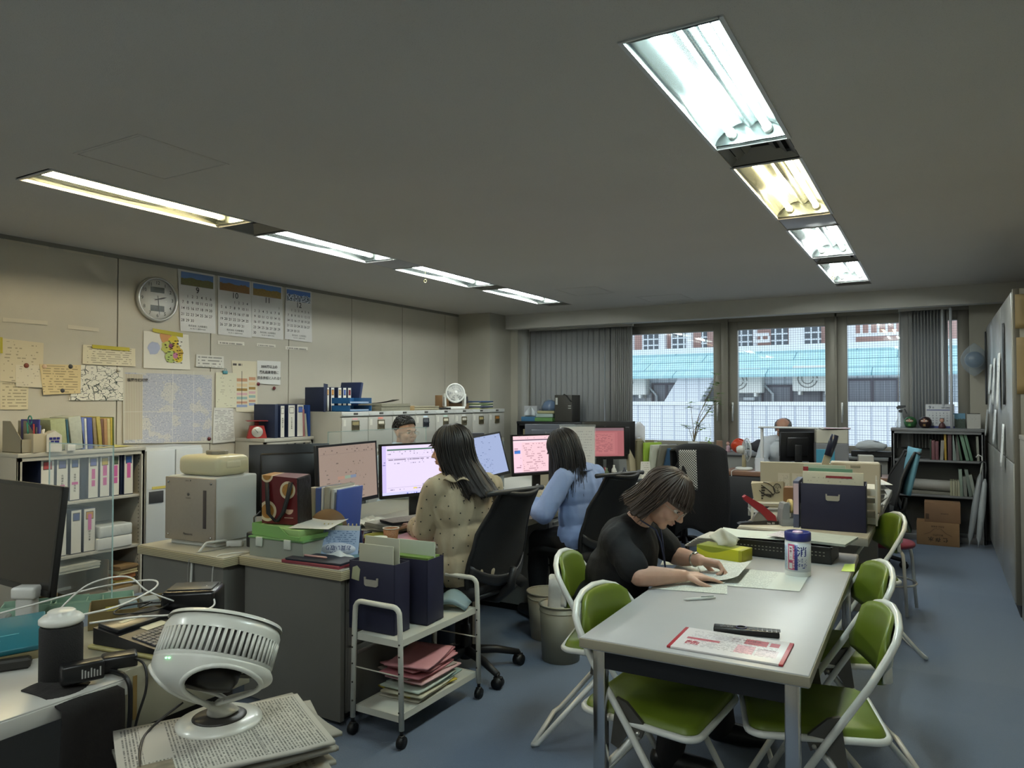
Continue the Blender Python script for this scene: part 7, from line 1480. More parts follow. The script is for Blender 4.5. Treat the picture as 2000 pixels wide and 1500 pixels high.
# right letter trays
t = thing('letter_tray', 'white wire letter trays crammed with papers beside the navy box', 'tray', (-.41, 5.02, Z7+.001), R(4))
for k in range(3):
    z = .008+.085*k; part(MB().box(-.085, -.15, z, .085, .15, z+.004).box(-.085, -.154, z, .085, -.15, z+.035).box(.081, -.15, z, .085, .15, z+.05).box(-.085, -.15, z, -.081, .15, z+.05), 'tray', mat('b4b4ac', .4), t); part(MB().box(-.075, -.145, z+.005, .075, .14, z+.04), 'papers', mat('c0beb3', .7, var=.15, vs=60), t)
for sx in (-.083, .083):
    for sy in (-.15, .15): part(MB().box(sx-.005, sy-.005, 0, sx+.005, sy+.005, .27), 'post', mat('c6c6c0', .4), t)
for k in range(6): SH('paper_sheet', ('lowest', 'second', 'third', 'fourth', 'fifth', 'topmost')[k]+' loose sheet of the papers bursting out right of the letter trays', 'paper', (-.385, 5.50+.02*k, Z7+.03+.03*k), .15, .24, mat(('bdbcb2', 'c6c5bd', 'b3b3ac', 'c9c8c0', 'bfbeb6', 'cccbc4')[k], .7), R(10*k-20), 'loose sheets by the letter trays', .03)
t = thing('paper_pile', 'thick uneven pile of papers under the loose sheets on the rear desk', 'papers', (-.40, 5.62, Z7+.001)); part(MB().box(-.065, -.10, 0, .065, .14, .026, .002), 'sheets', mat('b9b8ae', .7, var=.1, vs=50), t)
# ================================================================ manager's desk
t = thing('monitor_riser', 'white desk-top frame above the black monitor on the window desk', 'frame', (-1.20, 8.02, Z7)); part(MB().box(-.43, -.05, .455, .45, .05, .47, .003), 'top_bar', mat('d0d2d2', .4), t)
for x in (-.40, .42): part(MB().box(x-.014, -.02, 0, x+.014, .02, .455, .004), 'post', mat('d0d2d2', .4), t)
monitor('wide black monitor back on the window desk, hiding the balding man', (-1.12, 8.16, Z7), R(92), .66, .30, .305, None, -4)
monitor('narrow black monitor back left in front of the wide one', (-1.25, 7.98, Z7), R(120), .34, .30, .27, None, 6)
BX('carton', 'white carton with papers on top, in front of the wide black monitor', 'carton', (-.92, 7.95, Z7+.32), (.29, .16, .13), 'b3afa0', R(14), .003)
BX('shelf_stand', 'grey small stand carrying the white carton', 'stand', (-.92, 7.95, Z7), (.30, .17, .318), '77777a', R(14), .004)
BX('sweet_packet', 'sky blue packet with a white shape, hanging before the grey stand', 'packet', (-.96, 7.845, Z7+.12), (.17, .012, .14), '3f8aa4', R(14), .004)
for k in range(3): SH('paper_sheet', ('paper with coloured print on the white carton', 'creased paper on the white carton', 'pink printed leaflet on top of the white carton')[k], 'paper', (-.93+.03*k, 7.95, 1.151+.006*k), .24, .13, PR(('b5b3ab', 'c3c0b9', 'b98f9c')[k], '5a5460', 8, .5, 8, pl='xy'), R(14+8*k), 'papers on the white carton', .01)
def desk_fan(label, loc, rz):
    t = thing('desk_fan', label, 'fan', loc, rz); wm = mat('c9c9c2', .4)
    part(MB().lathe([(.001, 0), (.09, 0), (.095, .01), (.085, .025), (.03, .03), (.001, .03)], 28), 'base', wm, t); part(MB().tube([(0, 0, .02), (0, 0, .16)], [.024, .020], 12), 'post', mat('a39877', .45), t)
    part(MB().at((0, 0, .215)).tube([(-.075, 0, 0), (-.05, 0, 0), (.0, 0, 0)], [.03, .045, .045], 16), 'motor_housing', wm, t)
    a = MB().at((0, 0, .215)); fan_grille(a, .125, 26, .035, 3, .0018, .03); a.tube([(.035, .125*math.cos(R(12*k)), .125*math.sin(R(12*k))) for k in range(30)], .004, 6, closed=True); part(a, 'front_grille', mat('cfd2d2', .35), t)
    a = MB().at((0, 0, .215)); fan_grille(a, .125, 26, .030, 3, .0018, -.04); part(a, 'rear_grille', mat('cfd2d2', .35), t)
    a = MB().at((0, 0, .215))
    for k in range(3):
        t0_ = 2*math.pi*k/3; a.grid(lambda u, v: (.025+.02*v, (.015+.09*u)*math.cos(t0_+v*1.3*(.4+.6*u)), (.015+.09*u)*math.sin(t0_+v*1.3*(.4+.6*u))), 5, 5, .0015)
    part(a, 'blades', mat('b9c6cc', .3, alpha=.8), t)
desk_fan('small white desk fan at the left end of the window desk', (-1.80, 8.08, Z7), R(28))
t = thing('photo_stand', 'small white card in a stand right of the desk fan', 'stand', (-1.62, 7.98, Z7), R(20)); part(MB().prism([(-.03, 0), (.03, 0), (.005, .14), (-.005, .14)], -.045, .045, 'x'), 'card', mat('c0c4ca', .5), t)
cable('white fan lead hanging down the front of the window desk', [(-1.86, 8.02, .705), (-1.87, 7.86, .705), (-1.875, 7.835, .66), (-1.84, 7.83, .45), (-1.78, 7.83, .25), (-1.70, 7.83, .05)], .004, 'c9c9c4')
cable('second white lead hanging from the middle of the window desk', [(-1.50, 7.95, .705), (-1.51, 7.86, .705), (-1.515, 7.835, .66), (-1.52, 7.83, .45), (-1.50, 7.83, .2)], .0035, 'b5b5b0')
for k, (x, y, c, h, lb) in enumerate(((-1.52, 8.12, '2a1f22', .05, 'dark pouch on the window desk'), (-.62, 8.1, 'bcb9ae', .20, 'cream box at the right part of the window desk'), (-.55, 7.98, '2c2c2e', .12, 'black pen tray at the right end of the window desk'))): BX('desk_item', lb, 'box', (x, y, Z7), (.14, .10, h), c, R(10*k), .006)
# ================================================================ window sill and things before the windows
SZ = .831
t = thing('potted_plant', 'tall thin umbrella plant in a white pot on the window sill', 'plant', (-2.56, 8.82, SZ), R(0))
part(MB().lathe([(.001, 0), (.05, 0), (.068, .11), (.064, .115), (.058, .10), (.001, .095)], 24), 'pot', mat('c9c9c6', .4), t)
rnd = random.Random(11); LG = mat('6f9440', .5, var=.2, vs=30); stems = []
tips = [(.30, -.08, .93), (.27, -.1, .80), (.20, -.04, .62), (.22, -.06, .52), (-.10, -.02, .30), (.05, 0, .34), (.33, -.06, .70), (-.03, -.04, .58), (.12, .0, .28), (.30, -.1, .60)]
for k, tp in enumerate(tips):
    s_ = V((rnd.uniform(-.02, .02), rnd.uniform(-.02, .02), .09)); e = V(tp); m1 = s_.lerp(e, .35)+V((-.03*(e.x > 0), 0, .05)); m2 = s_.lerp(e, .7)+V((rnd.uniform(-.02, .02), 0, .03))
    part(MB().tube([s_, m1, m2, e], [.004, .0035, .003, .0018], 6), 'stem', mat('8a7a55', .6), t)
    a = MB()
    for q in range(3 if e.z > .3 else 2):
        c0 = e if q == 0 else m2.lerp(e, .3*q)+V((rnd.uniform(-.04, .05), rnd.uniform(-.03, .03), rnd.uniform(-.02, .02)))
        for j in range(7):
            az = 2*math.pi*j/7+rnd.random(); L = .07+.02*rnd.random(); d = V((math.cos(az), math.sin(az), -.25+.5*rnd.random())); sd = V((-math.sin(az), math.cos(az), 0))
            a.add([c0, c0+d*L*.45+sd*.02, c0+d*L, c0+d*L*.45-sd*.02, c0+d*L*.5+V((0, 0, .003))], [(0, 1, 4), (1, 2, 4), (2, 3, 4), (3, 0, 4)], True)
    part(a, 'leaves', LG, t)
t = thing('potted_plant', 'small trailing plant in a brown pot right of the tall one', 'plant', (-2.40, 8.82, SZ)); part(MB().lathe([(.001, 0), (.028, 0), (.036, .05), (.001, .05)], 16), 'pot', mat('8a6f5c', .6), t)
part(MB().tube([(0, 0, .05), (.02, 0, .10), (.05, 0, .22), (.03, 0, .33)], .002, 5), 'stem', mat('7a8a4a', .6), t); a = MB()
for j in range(9): c0 = V((rnd.uniform(-.03, .03), rnd.uniform(-.02, .02), .06+.02*j*.6)); a.add([c0, c0+V((.02, 0, .012)), c0+V((.03, .01, 0)), c0+V((.015, -.01, -.005))], [(0, 1, 2, 3)], True)
part(a, 'leaves', LG, t)
BX('paper_bag', 'brown paper bag standing on the sill beside the window frame', 'bag', (-2.26, 8.86, SZ), (.07, .06, .13), '8a6f5c', R(8), .004)
t = thing('figurine', 'small pink and white figurine on the sill at the window post', 'figurine', (-2.16, 8.86, SZ)); part(MB().lathe([(.001, 0), (.03, 0), (.032, .01), (.02, .03), (.024, .06), (.014, .075), (.001, .08)], 16), 'dress', mat('b99aa4', .5), t); part(MB().ell((0, 0, .098), (.020, .020, .022)), 'head', mat('c9a090', .5), t); part(MB().ell((0, .006, .106), (.022, .020, .018)), 'hair', mat('5a2a2c', .6), t)
o = MB().grid(lambda u, v: (.09*math.sin(math.pi*v)*math.cos(2*math.pi*u)*(1+.12*math.sin(5*2*math.pi*u)), .06*math.sin(math.pi*v)*math.sin(2*math.pi*u), .08-.078*math.cos(math.pi*v)+.01*math.sin(12*u)), 30, 12).obj('plastic_bag', mat('c8401c', .4, bump=.5, bs=18)); place(o, (-2.02, 8.80, SZ)); tag(o, 'bright orange plastic bag on the sill behind the desk fan', 'bag')
for k, (x, w_, h, c, lb) in enumerate(((-1.78, .20, .15, '3a3a40', 'dark grey folded jacket heap on the sill'), (-1.62, .18, .14, '4a4f50', 'greenish grey clothes heap on the sill'), (-1.45, .20, .12, '8f9bb0', 'pale blue jacket heap on the sill'), (-.62, .26, .11, 'c0c4c6', 'crumpled white cloth on the black case by the window'))):
    sd = k*3.3; o = MB().grid(lambda u, v: (w_*math.sin(math.pi*v)*math.cos(2*math.pi*u)*.6, .07*math.sin(math.pi*v)*math.sin(2*math.pi*u), h*.5-h*.49*math.cos(math.pi*v)+.02*NZ.noise(V((u*6, v*6, sd)))), 30, 14).obj('clothes', mat(c, .85, bump=.6, bs=12)); place(o, (x, 8.84-.02*(k == 3), SZ+(.065 if k == 3 else .004))); tag(o, lb, 'clothes')
BX('case', 'flat black case on the sill in front of the right window', 'case', (-.62, 8.90, SZ+.0005), (.40, .14, .06), '1b1b1d', 0, .006)
for k in range(5):
    c = ('b3a58a', '5f7f96', 'c4c9cf', '9fa5aa', '3a3a42')[k]; BX('box', ('tan', 'blue', 'white', 'grey', 'black')[k]+' small box on the sill between files and plant', 'box', (-3.35+.13*k, 8.88, SZ), (.09, .08, .05+.02*(k % 3)), c, R(7*k), .004, 'small boxes on the left sill')
# cardigan on the chair by the window
t = thing('cardigan', 'black cardigan hanging over the back of the far office chair', 'cardigan', (-2.12, 6.98, 0), R(128))
part(MB().grid(lambda u, v: ((-.25 if v < .3 else (-.25-1.9*(v-.3) if v < .4 else -.44-.05*math.sin(math.pi*(v-.4)/.6)))+.012*math.sin(11*u+3*v), (-.24+.48*u)*(1+(.12*(v-.4) if v > .4 else -.15*(.3-v))), (1.03-(.3-v)*1.1 if v < .3 else (1.03+.02*math.sin(math.pi*(v-.3)*10) if v < .4 else 1.03-(v-.4)*1.30*(1+.06*math.sin(6*u))))-.05*(2*u-1)**4), 20, 30, .010), 'knit', mat('101013', .95, bump=.3, bs=80), t)
g = NG('houndstooth', .85, 'Object'); f1 = g.M('LESS_THAN', g.M('FRACT', g.M('MULTIPLY', g.z, 45.0)), .5); f2 = g.M('LESS_THAN', g.M('FRACT', g.M('MULTIPLY', g.M('ADD', g.y, g.x), 45.0)), .5); M_ht = g.out(g.mix(g.M('MAXIMUM', g.M('MULTIPLY', f1, f2), g.M('MULTIPLY', g.M('SUBTRACT', 1.0, f1), g.M('SUBTRACT', 1.0, f2))), '141414', 'b5b5ae'))
part(MB().grid(lambda u, v: (-.475-.03*v-.01*math.sin(5*u), +.07+.16*u, 1.0-.36*v), 6, 10, .008), 'scarf', M_ht, t)
# ================================================================ far right shelf
def fx(px, py=835, y=8.74): return aY(px, py, y).x
# spray bottle, darumas, calendars
t = thing('spray_bottle', 'clear spray bottle with a dark trigger on the left end of the far shelf', 'spray bottle', (-.335, 8.80, 1.156)); part(MB().lathe([(.001, 0), (.042, 0), (.052, .02), (.05, .05), (.02, .12), (.016, .16), (.001, .161)], 24), 'bottle', mat('c9d4da', .05, alpha=.35), t); part(MB().box(-.018, -.014, .16, .018, .014, .19, .004).prism([(-.03, .19), (.05, .215), (.05, .235), (-.02, .235), (-.04, .215)], -.012, .012, 'y').prism([(.03, .20), (.045, .20), (.065, .15), (.055, .145)], -.006, .006, 'y'), 'trigger_head', mat('3c3e42', .4), t)
for px, c, c2, lb in ((1778, '2c5a34', '5f9a50', 'green daruma doll on the far shelf'), (1807, '261418', '8a6a3a', 'black daruma doll on the far shelf')):
    t = thing('daruma_doll', lb, 'doll', (fx(px), 8.78, 1.156), R(-8), 'daruma dolls on the far shelf'); part(MB().lathe([(.001, 0), (.03, 0), (.052, .02), (.062, .05), (.058, .085), (.035, .112), (.001, .12)], 28), 'body', mat(c, .35), t)
    part(MB().ell((0, -.040, .072), (.038, .022, .027)), 'face', mat('b98a76', .5), t)
    a = MB()
    for s_ in (-1, 1): a.ell((.016*s_, -.060, .076), (.009, .004, .008), 12, 8)
    part(a, 'eye', mat('d9d6d0', .4), t); a = MB()
    for s_ in (-1, 1): a.tube([(.006*s_, -.062, .088), (.018*s_, -.060, .093), (.030*s_, -.052, .086)], .0035, 6).tube([(.012*s_, -.061, .056), (.026*s_, -.055, .06)], .0028, 6).ell((.016*s_, -.0635, .076), (.0035, .002, .0035), 8, 6)
    part(a, 'brows', M_ink, t); part(MB().at((0, -.062, .030), RYN).text('福', .026, 0, 0, 0, .02), 'belly_lettering', mat(c2, .4), t)
t = thing('desk_calendar', 'large September desk calendar on the far shelf', 'calendar', (fx(1836), 8.86, 1.156)); part(MB().at((0, 0, 0), (R(-8), 0, 0)).box(-.13, -.002, 0, .13, .002, .25, .001), 'leaf', mat('bdc0c4', .6), t)
a = MB().at((0, -.004, 0), (R(82), 0, 0)); a.text('9', .045, -.09, .215, 0, .008).text('月', .022, -.06, .212, 0, .01).text('SEPTEMBER', .018, .06, .212, 0, .006)
for d in range(1, 31): k = d; a.text(str(d), .020, -.095+.032*(k % 7), .155-.026*(k//7), 0, .006)
part(a, 'numbers', mat('3a3c58', .6), t); part(MB().at((0, -.0035, 0), (R(-8), 0, 0)).box(-.12, -.001, .185, .12, 0, .192).box(-.13, -.001, .0, .13, 0, .02), 'blue_bands', mat('303c86', .5), t)
t = thing('figurine', 'small seated figurine in dark clothes in front of the September calendar', 'figurine', (fx(1840), 8.775, 1.156)); part(MB().lathe([(.001, 0), (.03, 0), (.034, .015), (.024, .045), (.012, .06), (.001, .062)], 14), 'body', mat('4a2a30', .5), t); part(MB().ell((0, 0, .08), (.020, .019, .022)), 'head', mat('bb8f7c', .5), t); part(MB().ell((0, .006, .09), (.021, .018, .016)), 'hair', mat('4a2c20', .6), t)
t = thing('photo_card', 'landscape photo card standing on the far shelf', 'photo', (fx(1874), 8.88, 1.156)); g = NG('photo', .4); n_ = g.noise(9, None, 4); part(MB().box(-.055, -.002, 0, .055, .002, .155), 'photo', g.out(g.mix(g.M('GREATER_THAN', g.z, g.M('ADD', .35, g.M('MULTIPLY', n_, .5))), g.mix(n_, '1a2420', '54645a'), '5f8aa4')), t)
t = thing('desk_calendar', 'small plain ring calendar at the right end of the far shelf', 'calendar', (fx(1903), 8.86, 1.156)); part(MB().box(-.06, -.002, 0, .06, .002, .15), 'leaf', PR('b5b4ae', '8d8d88', 8, .3, 10, pl='xz', y0=.5), t); part(MB().tube([(-.055, 0, .152), (.055, 0, .152)], .004, 6), 'ring_binding', M_dark, t)
for px, z0, lb in ((1842, 1.42, 'thin white pole standing behind the September calendar'), (1858, 1.156, 'thin white pole standing on the far shelf right of the calendar')):
    x = fx(px, 760, 8.90 if z0 > 1.2 else 8.80); o = MB().tube([(0, 0, 0), (0, 0, 2.40-1.158)], .014, 12).obj('white_pole', mat('d3d6dc', .3)); place(o, (x, 8.90 if z0 > 1.2 else 8.80, 1.157)); tag(o, lb, 'tube', 'thin white poles on the far shelf')  # plain white upright poles on the shelf top
# books on the far shelf
def shelf_row(z, items, y=8.97, d=.24, grp='files on the far bookcase'):
    for px, w_, h, c, tl, lb in items:
        o = MB().box(-w_/2, -d, 0, w_/2, 0, h, .0015).obj('paper_file', mat(c, .65)); x = fx(px, 880, y-d); place(o, (x, y, z+abs(math.sin(R(tl)))*w_*.5+.0005), rot=(0, R(tl), 0)); tag(o, lb, 'file', grp)
shelf_row(.831, [(1818, .016, .21, '2c3c30', 0, 'thin dark green file at the left of the upper row'), (1822, .035, .20, '7a5054', 0, 'dusky pink file case in the upper row'), (1830, .03, .19, '6f484e', 0, 'dark pink file case in the upper row'), (1839, .03, .20, '8f8c86', 3, 'grey papers between pink cases and the yellow file'),
    (1847, .02, .27, 'a88a3a', -1, 'yellow file in the upper row'), (1855, .035, .27, '5a4448', 0, 'dark rose file case with papers in the upper row'), (1864, .03, .27, '7f8c86', 0, 'grey green file in the upper row'), (1871, .03, .27, '6d6a66', -5, 'grey file leaning left in the upper row'), (1878, .02, .26, '48604e', -9, 'dark green file leaning in the upper row'), (1890, .03, .27, '6b8a74', -12, 'pale green file leaning strongly in the upper row'), (1898, .025, .27, '5f8068', -12, 'green file leaning beside the pale green one'), (1911, .02, .25, '8d8f84', -2, 'cream file at the right end of the upper row')])
shelf_row(.471, [(1857, .02, .15, '9d9c84', 0, 'small cream booklet, first of five in the middle row'), (1862, .02, .15, 'a3a28c', 0, 'small cream booklet, second in the middle row'), (1867, .02, .15, '8f8e78', 0, 'small cream booklet, third in the middle row'), (1872, .02, .15, 'a09f8a', 0, 'small cream booklet, fourth in the middle row'), (1877, .03, .27, '7f8f84', -2, 'tall grey green file in the middle row'), (1885, .03, .20, '7a7d76', -3, 'grey file right of the tall one in the middle row'), (1895, .03, .27, '6f7a72', -8, 'tall leaning grey file in the middle row'), (1903, .03, .22, '848a82', -10, 'short leaning file at the right of the middle row')])
shelf_row(.062, [(1758, .02, .30, '5f6660', -4, 'leaning file at the left of the bottom row'), (1764, .02, .29, '777d74', -8, 'second leaning file of the bottom row'), (1770, .025, .28, '9a8f70', -14, 'tan leaning file in the bottom row'), (1776, .02, .28, '56685c', -20, 'green leaning file in the bottom row')])
t = thing('paper_roll', 'long roll of grey white paper lying in the middle shelf', 'paper roll', (-.10, 8.86, .560), 0, None); a = MB().at((0, 0, 0), (0, R(90), R(-14))); a.lathe([(.052, -.26), (.058, -.26), (.058, .26), (.052, .26), (.038, .24), (.035, -.24)], 28, ends=False); part(a, 'roll', mat('a09e98', .6), t)
BX('flat_folders', 'flat folders under the long paper roll', 'folders', (-.10, 8.86, .4715), (.44, .20, .028), '77756c', 0); BX('tin_box', 'dark tin box left in the middle shelf', 'box', (-.33, 8.84, .4715), (.13, .16, .10), '26282a', 0, .004); BX('paper_ream', 'pale blue wrapped paper under the dark tin box', 'paper', (-.33, 8.84, .4715+.101), (.12, .14, .05), '8fa3a8', 0)
# cardboard boxes in front
t = thing('cardboard_box', 'lower cardboard box with a mountain drawing and upside-down Japanese writing', 'box', (-.005, 8.57, 0)); part(MB().box(-.185, -.115, 0, .185, .115, .228, .002), 'carton', mat('8a6a48', .75, var=.05, vs=10), t)
a = MB(); a.M = Mx.Translation(V((0, -.116, .075))) @ Euler((R(90), 0, 0)).to_matrix().to_4x4() @ Mx.Rotation(math.pi, 4, 'Z'); a.text('保 存 水', .048, 0, .012, 0, .02).text('富士山麓の', .018, 0, -.030, 0, .01).text('天然水 非常用', .018, 0, -.115, 0, .004); a.M = Mx.Translation(V((0, -.116, 0))); a.tube([(-.12, 0, .105), (-.07, 0, .125), (-.03, 0, .165), (-.012, 0, .17), (0, 0, .163), (.012, 0, .17), (.03, 0, .165), (.07, 0, .125), (.12, 0, .10)], .0014, 4); part(a, 'printed_marks', mat('2e2418', .7), t)
part(MB().box(.1855, -.05, .06, .1865, .03, .12), 'side_label', mat('b3b0a6', .6), t)
t = thing('cardboard_box', 'upper smaller cardboard box with a delivery mark on top of the mountain one', 'box', (.035, 8.575, .229)); part(MB().box(-.155, -.11, 0, .155, .11, .195, .002), 'carton', mat('86664a', .75, var=.05, vs=10), t); part(MB().at((.02, -.1112, .09), RYN).text('amazon', .022, 0, 0, 0, .006), 'printed_marks', mat('3c3024', .7), t)
a = MB()
for k in range(6): a.box(-.145, -.1115, .03+.009*k, -.115, -.1105, .035+.009*k)
part(a, 'bar_marks', mat('3c3024', .7), t)
# umbrellas
for k, (p, q, c, lb) in enumerate((((.255, 8.42, .02), (.385, 8.60, .86), '8d9296', 'clear vinyl umbrella leaning on the far shelf, left one'), ((.33, 8.40, .02), (.415, 8.58, .80), '9ba0a3', 'clear vinyl umbrella leaning beside the steel cabinet, right one'))):
    p, q = V(p), V(q); t = thing('umbrella', lb, 'umbrella', tuple(p), 0, 'closed vinyl umbrellas by the far shelf'); d = q-p
    part(MB().tube([V((0, 0, 0)), d*.06, d*.12, d*.45, d*.78, d*.84], [.004, .006, .024, .032, .022, .008], 10), 'canopy', mat(c, .2, bump=.8, bs=20, alpha=.8), t)
    part(MB().tube([d*.80, d*.97, d+V((-.005, 0, .03)), d+V((-.035, 0, .045)), d+V((-.055, 0, .02))], .006, 8), 'handle', mat('c9cac6' if k == 0 else '2a2a2c', .4), t)
# hanging bag with a blue helmet
t = thing('helmet_bag', 'clear plastic bag with a blue helmet hanging beside the right window', 'bag', (.335, 8.84, 1.86)); part(MB().ell((0, 0, .0), (.085, .07, .085), 24, 16), 'helmet', mat('23496e', .35), t); part(MB().grid(lambda u, v: ((.115*math.sin(math.pi*v)**.8+.004)*math.cos(2*math.pi*u)*(1+.07*math.sin(6*6.28*u)*v), (.085*math.sin(math.pi*v)**.8+.004)*math.sin(2*math.pi*u), .17-.34*v), 30, 12), 'clear_bag', mat('aebcc4', .1, bump=.8, bs=18, alpha=.35), t)
# papers and magnets on the steel cabinet
SXc = .4385
def cab_paper(label, px, py0, py1, w_, m, hang=0, name='paper_sheet'):
    p, q = aX(px, py0, SXc), aX(px, py1, SXc); y = p.y; o = MB().grid(lambda u, v: (-.003-.02*v*hang-.01*math.sin(3*u), -w_/2+w_*u, (q.z-p.z)*v), 4, 6, .001).obj(name, m); o.location = (SXc-.001, y, p.z); tag(o, label, 'paper')
cab_paper('long black magnetic strip high on the far part of the steel cabinet', 1926, 648, 790, .14, mat('1c1b1a', .6)); cab_paper('dark narrow board high on the near part of the steel cabinet', 1961, 632, 790, .12, mat('17181a', .6))
for k, (px, a_, b_, w_, c, lb) in enumerate(((1937, 712, 770, .20, 'c3c6c4', 'white sheet left in the upper group on the steel cabinet'), (1944, 700, 790, .16, 'b9bdbc', 'white sheet in the middle of the upper group on the steel cabinet'), (1953, 690, 800, .20, 'c6c8c6', 'large white sheet at the right of the upper group on the steel cabinet'), (1938, 762, 808, .14, 'b4b8ba', 'small white slip left below the upper group on the steel cabinet'),
    (1946, 800, 866, .16, 'bfc3c4', 'long white slip in the lower group on the steel cabinet'), (1930, 800, 850, .10, 'a9adac', 'small clear sleeve low on the far part of the steel cabinet'), (1962, 828, 910, .12, 'c0c4c4', 'printed white slip lowest on the near part of the steel cabinet'))): cab_paper(lb, px, a_, b_, w_, PR(c, '8b9092', 12, .3, 6), 1)
o = MB().box(-.02, -.02, 0, 0, .02, .05, .003).tube([(-.01, -.012, .05), (-.01, -.01, .085), (-.01, .01, .085), (-.01, .012, .05)], .004, 6).obj('padlock', mat('a5805a', .35, .6)); o.location = aX(1921, 785, .43); o.location.x = .438; tag(o, 'brass padlock hanging on the steel cabinet door', 'padlock')
for k, (cs, lb) in enumerate((((.46, 5.928, 1.93, .70, 2.16), 'upper tan poster on the near end of the steel cabinet'), ((.465, 5.928, 1.49, .71, 1.87), 'lower tan poster on the near end of the steel cabinet'))):
    x0, y, z0, x1, z1 = cs; o = MB().grid(lambda u, v: ((x1-x0)*u, -.004*math.sin(math.pi*v), (z1-z0)*v), 3, 6, -.001).obj('poster', mat('7d6c48', .7, var=.08, vs=6)); o.location = (x0, y+.0175, z0); tag(o, lb, 'poster', 'tan posters on the cabinet end')
for k, (x, y, z, sx, sz_, c, lb) in enumerate(((.60, 5.5, 1.221, .22, .19, 'a29a80', 'cream ceramic vase like jar on the low shelf at the right edge'), (.58, 5.4, .821, .16, .10, '2a2624', 'dark box in the low shelf at the right edge'), (.57, 5.35, .421, .2, .12, '24403a', 'dark green box low in the shelf at the right edge'))):
    if k == 0: o = MB().lathe([(.001, 0), (.05, 0), (.085, .05), (.08, .10), (.045, .14), (.06, .18), (.055, .185), (.001, .15)], 24).obj('jar', mat(c, .3))
    else: o = MB().box(-sx/2, -.12, 0, sx/2, .12, sz_, .004).obj('box', mat(c, .5))
    place(o, (x, y, z)); tag(o, lb, 'jar' if k == 0 else 'box')
# chair cushion and white bag beside the far desks
o = MB().grid(lambda u, v: (-.30-.09*v+.02*math.sin(math.pi*u), -.17+.34*u, .62+.40*v), 8, 8, .03).obj('cushion', mat('5f8fa0', .8, bump=.2, bs=30)); place(o, (-.56, 7.16, .02), R(-165)); tag(o, 'pale blue back cushion on the office chair by the far shelf', 'cushion')
# low shelf items by the left blind
zs = 1.166
t = thing('computer', 'black computer tower with a cable on top, standing before the left blind', 'computer', (-4.16, 8.58, zs)); part(MB().box(-.125, -.09, 0, .125, .16, .345, .006), 'case', mat('3a3833', .5), t); part(MB().tube([(-.03, -.02, .345), (0, -.06, .352), (.06, -.10, .33), (.10, -.10, .28), (.12, -.10, .26)], .008, 6), 'cable', M_blk, t); part(MB().box(-.11, -.0915, .22, -.08, -.09, .31).box(.07, -.0915, .20, .11, -.09, .21).box(.07, -.0915, .17, .11, -.09, .18), 'labels', mat('b9bcb6', .5), t)
t = thing('box', 'black box with white brand lettering under the computer tower', 'box', (-3.86, 8.30, .82)); part(MB().box(-.2, -.1, 0, .14, .08, .33, .004), 'box_body', mat('141416', .45), t); part(MB().at((0, -.1015, .22), RYN).text('ASUS', .055, 0, 0, 0, .0), 'logo_lettering', mat('8f9296', .4), t)
desk('small dark side table carrying the black box beneath the left blind', -4.10, -3.55, 8.0, 8.42, None, top=M_blk, body=M_blk, edge=M_blk, h=.819)
for k, (x, sx, sy, h, z, c, lb) in enumerate(((-4.44, .26, .30, .05, 0, '5f8a52', 'pale green clear case at the bottom, beneath the blue helmet bag'), (-4.44, .24, .28, .05, .052, '9aa9a4', 'clear plastic case, second from below, beneath the blue helmet bag'), (-4.43, .24, .26, .035, .104, 'a39f7a', 'cream case with a yellow band beneath the blue helmet bag'))): BX('plastic_case', lb, 'case', (x, 8.62, zs+z+.0005), (sx, sy, h), c, R(3*k), .006, rough=.25)
t = thing('helmet_bag', 'blue helmet in a clear plastic bag on the cases left of the computer tower', 'bag', (-4.42, 8.62, zs+.142)); part(MB().lathe([(.11, 0), (.105, .05), (.075, .11), (.03, .135), (.001, .138)], 28), 'helmet', mat('244a78', .25), t); part(MB().lathe([(.118, 0), (.115, .06), (.082, .12), (.03, .15), (.001, .152)], 28), 'clear_bag', mat('b5c4d0', .1, bump=.8, bs=25, alpha=.25), t)
for k, (x, sx, h, c, lb) in enumerate(((-4.72, .20, .20, 'b5b8bc', 'white carton at the left end of the black shelf top'), (-4.60, .10, .16, '5a5c66', 'dark grey box beside the white carton on the black shelf'), (-4.66, .22, .06, '3a6c90', 'blue plastic tray in front on the black shelf'))): BX('carton', lb, 'box', (x, (8.70, 8.76, 8.53)[k], zs+.0005), (sx, .12, h), c, R(4*k), .003)
o = MB().grid(lambda u, v: (-.09+.18*u, .03*math.sin(6*u), .12*v*(1-.7*abs(2*u-1)**2)+.01), 10, 6, .002).obj('plastic_bag', mat('c6cccf', .2, bump=.7, bs=20)); place(o, (-4.68, 8.56, zs+.061)); tag(o, 'crumpled white bag on the blue tray of the black shelf', 'bag')
for k in range(12):
    o = MB().box(-.012, -.25, 0, .012, 0, .24+.01*(k % 3)).obj('paper_file', mat(('8d8468', '3a3a34', '77705a', '55503f')[k % 4], .7)); place(o, (-4.74+.030*k, 8.74, .8215)); tag(o, 'file in the dark upper compartment of the black shelf, %s from the left' % ('first', 'second', 'third', 'fourth', 'fifth', 'sixth', 'seventh', 'eighth', 'ninth', 'tenth', 'eleventh', 'twelfth')[k], 'file', 'files in the black shelf')
